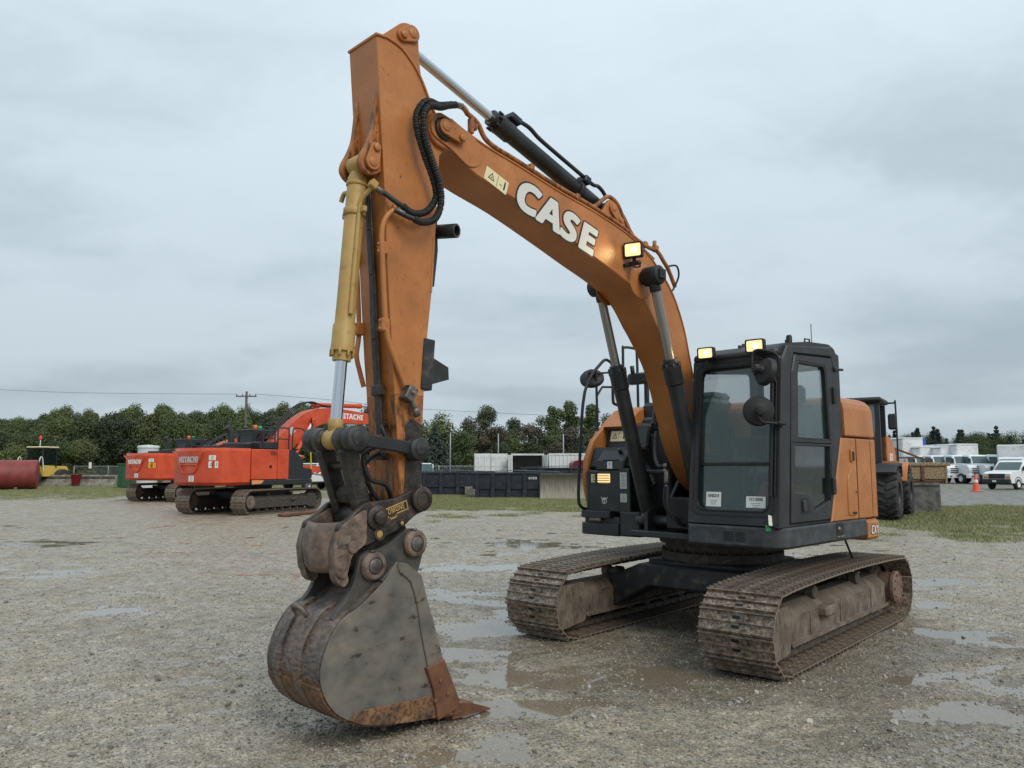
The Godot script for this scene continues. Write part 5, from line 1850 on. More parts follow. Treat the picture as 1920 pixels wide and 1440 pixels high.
	write_on("nameplate_letters", "DROMONE", 0.175, 0.034, M.gold, c, P(4.285, 1.329, 0.208), left_side(-0.30), 0.0, 0.0, 0.003)
	# front casting: thick curved wall that closes the coupler in front, with hooks below
	var cs := MB.new()
	var cast_side := rounded(V([4.48, 1.345, 4.57, 1.30, 4.66, 1.25, 4.70, 1.12, 4.68, 0.97, 4.62, 0.94, 4.60, 1.0, 4.58, 1.08, 4.48, 1.14]), 0.03, 4)
	for sd in [1.0, -1.0]:
		cs.prism(cast_side, -sd * 0.15, -sd * 0.215, 0.018)
		cs.cyl(P(4.575, 1.125, sd * 0.20), P(4.575, 1.125, sd * 0.228), 0.038, 18, 0.006)
		cs.prism(rounded(V([4.69, 1.02, 4.61, 1.0, 4.585, 0.93, 4.62, 0.895, 4.665, 0.93]), 0.02, 4), -sd * 0.13, -sd * 0.20, 0.012)
	var wall := []
	for i in 25:
		var a := lerpf(-PI / 2, PI / 2, i / 24.0)
		var cu := cos(a)
		var cv := sin(a)
		var ring := []
		for q in [[0.115, 0.16, 1.262], [0.14, 0.185, 1.255], [0.162, 0.20, 1.20], [0.170, 0.204, 1.12], [0.15, 0.195, 1.01], [0.12, 0.18, 0.972], [0.085, 0.15, 0.98], [0.105, 0.155, 1.10]]:
			ring.append(P(4.575 + cu * q[0], q[2] + 0.02 * (1.0 - cu), cv * q[1]))
		wall.append(ring)
	cs.skin(wall)
	cs.box(P(4.60, 1.03, 0), Vector3(0.14, 0.06, 0.30), 0.02)
	obj("casting", cs, M.cast, c)
	var bd := MB.new()
	for sd in [1.0, -1.0]:
		bd.box(P(4.635, 1.16, sd * 0.2165), Vector3(0.08, 0.075, 0.004), 0.0, Basis(Vector3(0, 0, 1), 0.1))
	obj("badge", bd, M.mud, c)
	write_on("badge_letters", "CR 1000", 0.06, 0.014, M.mud_dark, c, P(4.635, 1.14, 0.219), left_side(-0.05), 0.0, 0.0, 0.001)
	var lk := MB.new()
	lk.box(P(4.32, 1.11, 0), Vector3(0.44, 0.12, 0.30), 0.02, Basis(Vector3(0, 0, 1), -0.33))
	obj("lock_body", lk, M.coupler, c)
	# bucket
	var bk := part("bucket", ex)
	var HW := 0.30
	var back := spline(V([4.40, 0.925, 4.56, 0.805, 4.685, 0.742, 4.772, 0.628, 4.82, 0.485, 4.80, 0.355, 4.715, 0.236, 4.60, 0.165, 4.493, 0.125, 4.256, 0.085, 3.98, 0.06, 3.86, 0.05]), 4)
	var inn := []
	for i in back.size():
		var t: Vector2 = (back[mini(i + 1, back.size() - 1)] - back[maxi(i - 1, 0)]).normalized()
		inn.push_front(back[i] + Vector2(t.y, -t.x) * 0.024)
	var shell := back.duplicate()
	shell.append_array(inn)
	var upto := 19
	var sh := MB.new()
	var a1 := back.slice(0, upto)
	var a1b := inn.slice(inn.size() - upto)
	a1.append_array(a1b)
	sh.prism(a1, -HW + 0.004, HW - 0.004, 0.003)
	obj("back_shell", sh, M.bucket_back, bk)
	var s2 := MB.new()
	var a2 := back.slice(upto - 1)
	a2.append_array(inn.slice(0, inn.size() - upto + 1))
	s2.prism(a2, -HW + 0.003, HW - 0.003, 0.003)
	obj("floor_plate", s2, M.rust, bk)
	# rusty wear bands round the heel, then the two ribs up the back
	var wr := MB.new()
	wr.prism(band(back.slice(19, 36), 0.002, -0.013), -HW + 0.012, HW - 0.012, 0.003)
	var wo := obj("wear_plate", wr, M.rust, bk)
	for v in [-0.17, 0.06]:
		var rb := MB.new()
		rb.prism(band(back.slice(5, 36), 0.004, -0.020), -v - 0.034, -v + 0.034, 0.004)
		obj("back_rib", rb, M.bucket_back, bk)
	# side plates
	var outline := V([4.13, 0.93, 4.235, 1.005, 4.318, 1.025])
	for q in back:
		outline.append(q)
	outline.append_array(V([3.86, 0.05, 3.83, 0.12, 3.955, 0.40]))
	for sd in [1.0, -1.0]:
		var p := MB.new()
		p.prism(outline, -sd * (HW - 0.022), -sd * HW, 0.004)
		obj("side_plate", p, M.bucket_side, bk)
		var p2 := MB.new()
		p2.prism(spline(V([4.235, 1.005, 4.31, 1.02, 4.30, 0.96, 4.22, 0.90, 4.165, 0.75, 4.13, 0.58, 4.085, 0.40, 4.04, 0.26, 4.02, 0.22, 3.91, 0.30, 3.955, 0.40, 4.13, 0.925]), 2).slice(0, -1), -sd * HW, -sd * (HW + 0.012), 0.004)
		obj("edge_plate", p2, M.bucket_side, bk)
		var p3 := MB.new()
		p3.prism(V([4.10, 0.375, 3.958, 0.405, 3.828, 0.13, 3.84, 0.085, 4.0, 0.048, 4.015, 0.085, 4.04, 0.24]), -sd * HW, -sd * (HW + 0.026), 0.005)
		for q in [[3.99, 0.28], [3.93, 0.19], [4.03, 0.17]]:
			p3.cyl(P(q[0], q[1], sd * (HW + 0.026)), P(q[0], q[1], sd * (HW + 0.034)), 0.014, 8)
		obj("side_cutter", p3, M.rust_deep, bk)
		var p4 := MB.new()
		var low := []
		for i in range(27, back.size()):
			low.append(back[i] + Vector2(0, 0.0))
		for q in V([4.0, 0.20, 4.60, 0.222]):
			low.append(q)
		p4.prism(low, -sd * HW, -sd * (HW + 0.010), 0.003)
		obj("lower_wear_plate", p4, M.rust, bk)
	# ears with pins
	for sd in [1.0, -1.0]:
		var e := MB.new()
		e.prism(rounded(V([4.86 - 0.14, 0.72, 4.60, 0.845, 4.55, 0.97, 4.53, 1.06, 4.475, 1.10, 4.41, 1.095, 4.30, 1.13, 4.20, 1.20, 4.13, 1.215, 4.06, 1.16, 4.06, 1.06, 4.10, 0.93, 4.35, 0.80, 4.55, 0.76]), 0.03, 4), -sd * 0.185, -sd * 0.225, 0.006)
		obj("ear", e, M.bucket_dark, bk)
		for q in [E1, E2]:
			var bo := MB.new()
			bo.cyl(P(q.x, q.y, sd * 0.215), P(q.x, q.y, sd * 0.258), 0.085, 28, 0.008)
			bo.ring(P(q.x, q.y, sd * 0.256), P(q.x, q.y, sd * 0.264), 0.078, 0.052, 28)
			obj("pin_boss", bo, M.cast, bk)
		var pn := MB.new()
		for q in [E1, E2]:
			pn.cyl(P(q.x, q.y, sd * 0.25), P(q.x, q.y, sd * 0.268), 0.045, 20, 0.004)
			pn.cyl(P(q.x + 0.012, q.y + 0.080, sd * 0.245), P(q.x + 0.012, q.y + 0.095, sd * 0.245), 0.018, 6)
		obj("pin", pn, M.steel, bk)
	var pr := MB.new()
	for q in [E1, E2]:
		pr.cyl(P(q.x, q.y, -0.22), P(q.x, q.y, 0.22), 0.042, 20)
	obj("pin_rod", pr, M.greasy, bk)
	var tp := MB.new()
	tp.prism(V([4.13, 0.93, 4.235, 1.0, 4.32, 1.02, 4.42, 0.925, 4.40, 0.895, 4.30, 0.97, 4.235, 0.96, 4.14, 0.90]), -HW + 0.01, HW - 0.01, 0.003)
	obj("top_plate", tp, M.bucket_dark, bk)
	# lifting eye on the back
	var le := MB.new()
	var pts := []
	for i in 15:
		var a := lerpf(-0.4, PI + 0.4, i / 14.0)
		pts.append(Vector3(0, 0, 0) + P(4.735 + 0.035 + sin(a) * 0.035, 0.705 + 0.045 + sin(a) * 0.045, -0.02 + cos(a) * 0.055))
	le.tube(pts, 0.017, 10)
	obj("lifting_eye", le, M.bucket_back, bk)
	# lip and teeth
	var lp := MB.new()
	lp.prism(V([4.02, 0.052, 3.84, 0.035, 3.78, 0.045, 3.84, 0.075, 4.0, 0.10]), -HW, HW, 0.004)
	obj("lip", lp, M.rust_deep, bk)
	for v in [-0.255, -0.085, 0.085, 0.255]:
		var t := MB.new()
		t.loft([[P(3.86, 0.015, v - 0.035), P(3.86, 0.015, v + 0.035), P(3.84, 0.11, v + 0.035), P(3.84, 0.11, v - 0.035)], [P(3.72, 0.012, v - 0.042), P(3.72, 0.012, v + 0.042), P(3.71, 0.085, v + 0.042), P(3.71, 0.085, v - 0.042)], [P(3.69, 0.012, v - 0.034), P(3.69, 0.012, v + 0.034), P(3.68, 0.073, v + 0.034), P(3.68, 0.073, v - 0.034)], [P(3.52, 0.002, v - 0.025), P(3.52, 0.002, v + 0.025), P(3.52, 0.012, v + 0.025), P(3.52, 0.012, v - 0.025)]])
		obj("tooth", t, M.rust_deep, bk)

# ---------------------------------------------------------------- materials of the background
func background_materials() -> void:
	var W := Color(1, 1, 1)
	M.red = spots(worn([[0.0, s(172, 64, 38)], [0.4, s(200, 74, 42)], [0.8, s(208, 84, 50)], [1.0, s(202, 98, 70)]], 0.3, 0.42, 0.0, 71, 0.008), [[0.0, s(170, 150, 140)], [0.14, s(240, 236, 232)], [0.25, W], [1.0, W]], 0.5, 72, 0.03)
	M.charcoal = mat(s(38, 40, 44), 0.5)
	M.tank_red = worn([[0.0, s(104, 44, 42)], [0.5, s(128, 54, 50)], [1.0, s(148, 70, 64)]], 0.2, 0.55, 0.0, 73, 0.01)
	M.brown_steel = worn([[0.0, s(48, 34, 30)], [0.5, s(84, 56, 48)], [1.0, s(106, 76, 64)]], 0.6, 0.6, 0.1, 74, 0.012)
	M.concrete = spots(worn([[0.0, s(96, 92, 84)], [0.5, s(140, 136, 126)], [1.0, s(172, 168, 156)]], 0.3, 0.85, 0.0, 75, 0.01, 0.3), [[0.0, s(110, 105, 98)], [0.35, s(210, 206, 200)], [0.5, W], [1.0, W]], 0.8, 76, 0.02)
	M.plough = worn([[0.0, s(104, 100, 90)], [0.5, s(138, 132, 118)], [1.0, s(168, 160, 144)]], 1.0, 0.7, 0.0, 89, 0.02)
	M.plough.uv1_scale = Vector3(1.4, 0.12, 1.4)
	M.stained = worn([[0.0, s(44, 42, 40)], [0.6, s(78, 74, 68)], [1.0, s(130, 125, 115)]], 0.4, 0.85, 0.0, 77, 0.01)
	M.navy = worn([[0.0, s(26, 29, 36)], [0.5, s(36, 40, 49)], [1.0, s(56, 60, 68)]], 0.3, 0.45, 0.0, 78, 0.012)
	M.box_white = worn([[0.0, s(176, 176, 172)], [0.3, s(206, 208, 208)], [0.7, s(216, 218, 220)], [1.0, s(196, 190, 180)]], 0.15, 0.55, 0.0, 79, 0.012)
	M.truck_white = mat(s(226, 228, 230), 0.3)
	M.dim_white = mat(s(196, 200, 202), 0.5)
	M.maroon = mat(s(112, 20, 32), 0.3)
	M.screen = glass(s(70, 96, 96), 0.55)
	M.screen_dark = glass(s(24, 33, 34), 0.62)
	M.tyre = worn([[0.0, s(34, 34, 34)], [0.6, s(52, 52, 52)], [1.0, s(84, 80, 74)]], 0.8, 0.8, 0.0, 80, 0.012)
	M.alloy = mat(s(180, 182, 184), 0.3, 0.8)
	M.loader = worn([[0.0, s(170, 104, 56)], [0.5, s(190, 120, 68)], [1.0, s(198, 130, 80)]], 0.3, 0.5, 0.0, 81, 0.01)
	M.rust_cream = spots(worn([[0.0, s(92, 66, 48)], [0.35, s(124, 98, 74)], [0.6, s(158, 142, 114)], [1.0, s(182, 168, 138)]], 0.5, 0.65, 0.0, 82, 0.06), [[0.0, s(120, 92, 74)], [0.25, s(210, 196, 180)], [0.4, W], [1.0, W]], 1.2, 88, 0.05)
	M.rust_dark = worn([[0.0, s(60, 42, 34)], [0.5, s(98, 64, 46)], [1.0, s(128, 92, 66)]], 0.8, 0.7, 0.0, 83, 0.014)
	M.grey_steel = worn([[0.0, s(64, 64, 62)], [0.5, s(98, 98, 94)], [1.0, s(128, 126, 120)]], 0.5, 0.6, 0.2, 84, 0.01)
	M.yellow = mat(s(214, 178, 84), 0.5)
	M.signal_yellow = mat(s(222, 196, 40), 0.5)
	M.cone = mat(s(226, 96, 72), 0.6)
	M.blue = mat(s(44, 88, 168), 0.5)
	M.amber = mat(s(226, 110, 40), 0.4)
	M.beacon_green = mat(s(38, 150, 110), 0.4)
	M.wood = worn([[0.0, s(80, 72, 62)], [1.0, s(126, 116, 102)]], 0.4, 0.85, 0.0, 85, 0.02)
	M.bark = worn([[0.0, s(52, 44, 38)], [1.0, s(98, 86, 74)]], 0.6, 0.9, 0.0, 86, 0.02)
	M.galv = mat(s(150, 154, 156), 0.45, 0.5)
	M.leaf = mat(Color(1, 1, 1), 0.75)
	M.leaf.vertex_color_use_as_albedo = true
	M.leaf.backlight_enabled = true
	M.leaf.backlight = Color(0.07, 0.09, 0.03)
	M.dgreen = mat(s(40, 84, 56), 0.5)

# ---------------------------------------------------------------- trees
func leafage(b: MB, blobs: Array, per: int, size: float, cols: Array, r: RandomNumberGenerator) -> void:
	for q in blobs:
		var tone := r.randf()
		for i in per:
			var d := Vector3(r.randfn(), r.randfn(), r.randfn()).normalized() * pow(r.randf(), 0.4)
			var at: Vector3 = q[0] + d * q[1]
			var nrm := (d + Vector3(r.randfn(), r.randfn() + 0.5, r.randfn()) * 0.6).normalized()
			var x := nrm.cross(Vector3(r.randfn(), r.randfn(), r.randfn())).normalized()
			var y := nrm.cross(x)
			var sz := size * r.randf_range(0.6, 1.3)
			var c: Color = cols[0].lerp(cols[1], clampf(tone * 0.6 + r.randf() * 0.5, 0.0, 1.0))
			b.col = c
			var A := at - x * sz
			var B := at + y * sz * 0.55
			var C := at + x * sz
			var D := at - y * sz * 0.55
			b.t3(A, B, C, nrm, nrm, nrm)
			b.t3(A, C, D, nrm, nrm, nrm)

func tree_parts(kind: String, h: float, w: float, sd: int, per := 60) -> Array:
	var r := RandomNumberGenerator.new()
	r.seed = sd
	var t := MB.new()
	var c := MB.new()
	c.use_color = true
	var green := [Color(0.052, 0.082, 0.026), Color(0.095, 0.130, 0.040)]
	if kind == "light":
		green = [Color(0.080, 0.110, 0.032), Color(0.135, 0.160, 0.052)]
	elif kind == "brown":
		green = [Color(0.072, 0.064, 0.042), Color(0.112, 0.098, 0.066)]
	elif kind == "dark":
		green = [Color(0.042, 0.062, 0.028), Color(0.070, 0.092, 0.040)]
	var top := h * 0.9
	t.lathe(Vector3.ZERO, Vector3.UP, [Vector2(h * 0.022 + 0.04, 0), Vector2(h * 0.016 + 0.03, h * 0.2), Vector2(h * 0.008, h * 0.7), Vector2(0.01, top)], 7)
	var blobs := []
	if kind == "spruce":
		green = [Color(0.040, 0.058, 0.044), Color(0.062, 0.086, 0.064)]
		var lv := 13
		for k in lv:
			var f := float(k) / (lv - 1)
			var rad := w * 0.5 * (1.0 - f) + 0.12
			var n := int(5 + 9 * (1.0 - f))
			for i in n:
				var a := TAU * i / n + r.randf() * 0.7
				for e in [0.45, 0.8]:
					var rr: float = rad * e * r.randf_range(0.8, 1.12)
					blobs.append([Vector3(cos(a) * rr, h * (0.06 + 0.92 * f) - rr * 0.25, sin(a) * rr), h * (0.034 + 0.042 * (1.0 - f))])
		leafage(c, blobs, maxi(6, int(per * 0.25)), 0.028 * h, green, r)
	elif kind == "pine":
		for k in 9:
			var f := k / 8.0
			for i in 5:
				var a := r.randf() * TAU
				var rr := w * 0.5 * (1.05 - f) * r.randf_range(0.3, 1.0)
				blobs.append([Vector3(cos(a) * rr, h * (0.35 + 0.63 * f), sin(a) * rr), 0.3 + 0.35 * (1.0 - f)])
		leafage(c, blobs, maxi(8, int(per * 0.5)), 0.24, [Color(0.040, 0.056, 0.036), Color(0.060, 0.078, 0.048)], r)
	else:
		var n := 22 if kind != "sparse" else 20
		var base := 0.12 if kind != "sparse" else 0.26
		if kind == "sparse":
			green = [Color(0.052, 0.066, 0.032), Color(0.088, 0.100, 0.048)]
		for i in n:
			var f := r.randf()
			var a := r.randf() * TAU
			var env := sin(PI * clampf(0.12 + 0.86 * f, 0.0, 1.0))
			var rr := w * 0.42 * env * sqrt(r.randf())
			var p := Vector3(cos(a) * rr, h * (base + (0.94 - base) * f), sin(a) * rr)
			blobs.append([p, w * r.randf_range(0.13, 0.23) * (0.85 if kind == "sparse" or kind == "brown" else 1.0)])
			t.tube([Vector3(0, h * (0.15 + 0.5 * f * r.randf_range(0.6, 1.0)), 0), p * 0.6 + Vector3(0, h * 0.02, 0), p], 0.012 * h * 0.35, 5, 0.0, 0.0, false)
		if kind == "poplar":
			blobs = []
			for i in 24:
				var f := i / 23.0
				var a := r.randf() * TAU
				var rr := w * 0.25 * r.randf_range(0.2, 1.0) * (1.1 - f * 0.6)
				blobs.append([Vector3(cos(a) * rr, h * (0.06 + 0.90 * f), sin(a) * rr * 1.2), w * r.randf_range(0.14, 0.22)])
		leafage(c, blobs, int(per * 2.2), 0.10 if kind == "sparse" or kind == "brown" else 0.12, green, r)
	return [t.mesh(), c.mesh()]

func plant_tree(label: String, kind: String, x: float, z: float, h: float, w: float, sd: int, y := 0.0, per := 150) -> void:
	var t := thing("tree", label, "tree", Vector3(x, y - 0.05, z), sd * 1.3, "trees behind the yard")
	var m := tree_parts(kind, h, w, sd, per)
	obj("trunk", m[0], M.bark, t)
	obj("crown", m[1], M.leaf, t)

func wood(called: String, label: String, kinds: Array, spots_: Array, y_of: Callable) -> void:
	var holder := Node3D.new()
	holder.name = numbered(called)
	add_child(holder)
	tag(holder, label, "wood", "", "stuff")
	for k in kinds.size():
		var q: Array = kinds[k]
		var parts := tree_parts(q[0], q[1], q[2], 400 + k * 7 + called.length(), q[3])
		var mine := []
		for i in spots_.size():
			if i % kinds.size() == k:
				mine.append(spots_[i])
		for e in 2:
			var mm := MultiMesh.new()
			mm.transform_format = MultiMesh.TRANSFORM_3D
			mm.use_colors = true
			mm.mesh = parts[e]
			mm.instance_count = mine.size()
			for i in mine.size():
				var p: Vector3 = mine[i]
				mm.set_instance_transform(i, Transform3D(Basis(Vector3.UP, p.x * 7.3).scaled(Vector3.ONE * p.y), Vector3(p.x, y_of.call(p.x, p.z) - 0.2, p.z)))
				var g := 0.68 + 0.34 * fposmod(p.x * 13.7, 1.0)
				mm.set_instance_color(i, Color(g, g * (0.92 + 0.16 * fposmod(p.z * 3.1, 1.0)), g))
			var o := MultiMeshInstance3D.new()
			o.name = "trunks" if e == 0 else "crowns"
			o.multimesh = mm
			o.material_override = M.bark if e == 0 else M.leaf
			holder.add_child(o, true)

func hill(x: float, z: float) -> float:
	return 4.2 * smoothstep(-74.0, -125.0, z) * smoothstep(4.0, -26.0, x)

func make_trees() -> void:
	rng.seed = 909
	var hb := MB.new()
	var n := 14
	for i in n:
		for j in n:
			var q := []
			for e in [[0, 0], [1, 0], [1, 1], [0, 1]]:
				var x := lerpf(-150.0, 4.0, float(i + e[0]) / n)
				var z := lerpf(-72.0, -150.0, float(j + e[1]) / n)
				q.append(Vector3(x, hill(x, z) + 0.02, z))
			hb.quad(q[0], q[1], q[2], q[3], Vector3.UP)
	setting("hillside", hb, worn([[0.0, s(66, 74, 40)], [1.0, s(96, 98, 58)]], 0.1, 0.9, 0.0, 90))
	var sp := []
	for i in 300:
		var f := rng.randf()
		var z := lerpf(-71.0, -118.0, f)
		var d := -z
		var x := rng.randf_range(-0.86, -0.2) * d
		if f < 0.12:
			sp.append(Vector3(x, rng.randf_range(0.5, 0.72), z))
		else:
			sp.append(Vector3(x, rng.randf_range(0.70, 1.0) * (1.0 - 0.16 * smoothstep(-0.5, -0.66, x / d)), z))
	wood("hillside_wood", "dense green wood covering the hillside behind the two red excavators", [["green", 7.0, 6.5, 230], ["light", 6.4, 6.0, 230], ["dark", 7.0, 6.2, 230], ["green", 6.4, 7.0, 230], ["light", 7.6, 5.6, 230]], sp, hill)
	var sp2 := []
	for i in 420:
		var z := rng.randf_range(-165.0, -215.0)
		var x := rng.randf_range(0.30, 0.90) * -z
		sp2.append(Vector3(x, rng.randf_range(0.85, 1.15) * (0.75 if z > -178.0 else 1.0), z))
	wood("far_wood", "dark mixed wood with pointed conifers on the skyline beyond the white trucks", [["dark", 8.0, 8.0, 110], ["green", 7.6, 8.0, 110], ["spruce", 10.0, 5.0, 60], ["dark", 8.4, 9.0, 110], ["green", 8.0, 9.0, 110]], sp2, func(_x, z): return 1.5 * smoothstep(-170.0, -220.0, z))
	# single trees one can tell apart behind the containers
	plant_tree("loose dark tree rising behind the red excavator boom and orange arm", "sparse", -14.0, -78, 8.6, 5.0, 1)
	plant_tree("rounded light green tree behind the blue spruce", "light", -7.2, -80, 6.8, 6.4, 2)
	plant_tree("broad green tree beside the blue spruce on the wood edge", "green", -10.6, -82, 6.6, 6.6, 3)
	plant_tree("blue spruce with branches down to the ground beside the dark dump body", "spruce", -6.9, -70, 5.3, 4.6, 4, 0.0, 260)
	plant_tree("brown leaved tree standing next to the blue spruce", "brown", -4.3, -76, 6.2, 5.4, 5)
	plant_tree("tall loose crowned tree standing over the brown trees", "sparse", -2.5, -78, 7.6, 5.2, 6, 0.0, 190)
	plant_tree("brown leaved tree behind the closed container doors", "brown", -1.6, -74, 5.6, 4.6, 7)
	plant_tree("dark green tree behind the container with open doors", "dark", 0.2, -79, 6.4, 3.8, 8)
	plant_tree("brown leaved tree between two green trees over the open container", "brown", 1.6, -76, 6.1, 4.0, 9)
	plant_tree("thin loose tree behind the corrugated container side", "sparse", 2.9, -78, 6.9, 3.8, 10)
	plant_tree("tall narrow green tree first of the poplars behind the container", "poplar", 4.3, -79, 7.7, 3.6, 11)
	plant_tree("tallest narrow green tree behind the maroon truck", "poplar", 6.1, -80, 8.3, 3.8, 12)
	plant_tree("brown leaved tree in front of the narrow poplars", "brown", 5.6, -73, 5.4, 4.2, 13)
	plant_tree("narrow green tree last of the poplars, farthest from the spruce", "poplar", 8.0, -79, 7.9, 3.8, 14)
	plant_tree("low dark tree next to the last of the poplars", "dark", 9.6, -77, 6.6, 4.8, 15)
	plant_tree("lone rounded green tree beyond the poplars and low dark tree", "green", 12.5, -80, 7.0, 5.4, 16)
	plant_tree("yellow green bush beside the red tank", "light", -42.6, -63, 3.6, 3.6, 17)
	var sc := []
	for i in 120:
		sc.append(Vector3(rng.randf_range(-13.5, 17.0), rng.randf_range(0.5, 0.9), rng.randf_range(-71.5, -95.0)))
	wood("scrub", "low brown and green scrub filling the gaps between the trees", [["brown", 6.0, 6.0, 150], ["green", 6.0, 6.0, 150], ["dark", 6.0, 6.0, 150]], sc, func(_x, _z): return 0.0)

# ---------------------------------------------------------------- small makers
func wheel(parent: Node3D, at: Vector3, r: float, w: float, side: float, rim_r: float, rim_m: Material, lugs := 0) -> void:
	# axle runs along local z; side = which way the rim faces along v
	var n := part("wheel", parent)
	var ax := P(0, 0, side)
	var b := MB.new()
	b.lathe(at - ax * w / 2, ax, [Vector2(rim_r, 0), Vector2(r * 0.86, -0.01 * r), Vector2(r * 0.97, w * 0.08), Vector2(r, w * 0.2), Vector2(r, w * 0.8), Vector2(r * 0.97, w * 0.92), Vector2(r * 0.86, w * 1.02), Vector2(rim_r, w), Vector2(rim_r * 0.95, w * 0.6), Vector2(rim_r * 0.95, 0.0), Vector2(rim_r, 0)], 36, 0.5)
	if lugs > 0:
		for i in lugs:
			var a := TAU * i / lugs
			for sd in [0.0, 1.0]:
				var d := Vector3(cos(a + sd * PI / lugs), sin(a + sd * PI / lugs), 0)
				var t := Vector3(-d.y, d.x, 0)
				var c0 := at + ax * (w * (0.02 + 0.24 * 1.0) * (1.0 if sd == 0.0 else -1.0)) + d * (r + 0.012)
				var z := (ax + t * 0.45 * (1.0 if sd == 0.0 else -1.0)).normalized()
				b.box(c0, Vector3(0.085, 0.07, w * 0.52), 0.012, Basis(t, d, t.cross(d)) * Basis(Vector3(0, 1, 0), 0.42 * (1.0 if sd == 0.0 else -1.0)))
	obj("tyre", b, M.tyre, n)
	var q := MB.new()
	q.lathe(at + ax * w * 0.05, ax, [Vector2(rim_r * 0.98, w * 0.42), Vector2(rim_r * 0.9, w * 0.38), Vector2(rim_r * 0.8, w * 0.10), Vector2(rim_r * 0.45, w * 0.12), Vector2(rim_r * 0.4, w * 0.28), Vector2(rim_r * 0.15, w * 0.30), Vector2(0, w * 0.30)], 24, 0.6)
	for i in 8:
		var a := TAU * i / 8
		var c := at + ax * w * 0.16 + Vector3(cos(a), sin(a), 0) * rim_r * 0.58
		q.cyl(c, c + ax * 0.03, rim_r * 0.06, 6)
	obj("rim", q, rim_m, n)

func plate(called: String, poly: Array, v0: float, v1: float, m: Material, parent: Node3D, bev := 0.01) -> MeshInstance3D:
	var b := MB.new()
	b.prism(poly, -v0, -v1, bev)
	return obj(called, b, m, parent)

func boxpart(called: String, at: Vector3, size: Vector3, m: Material, parent: Node3D, bev := 0.01) -> MeshInstance3D:
	var b := MB.new()
	b.box(at, size, bev)
	return obj(called, b, m, parent)

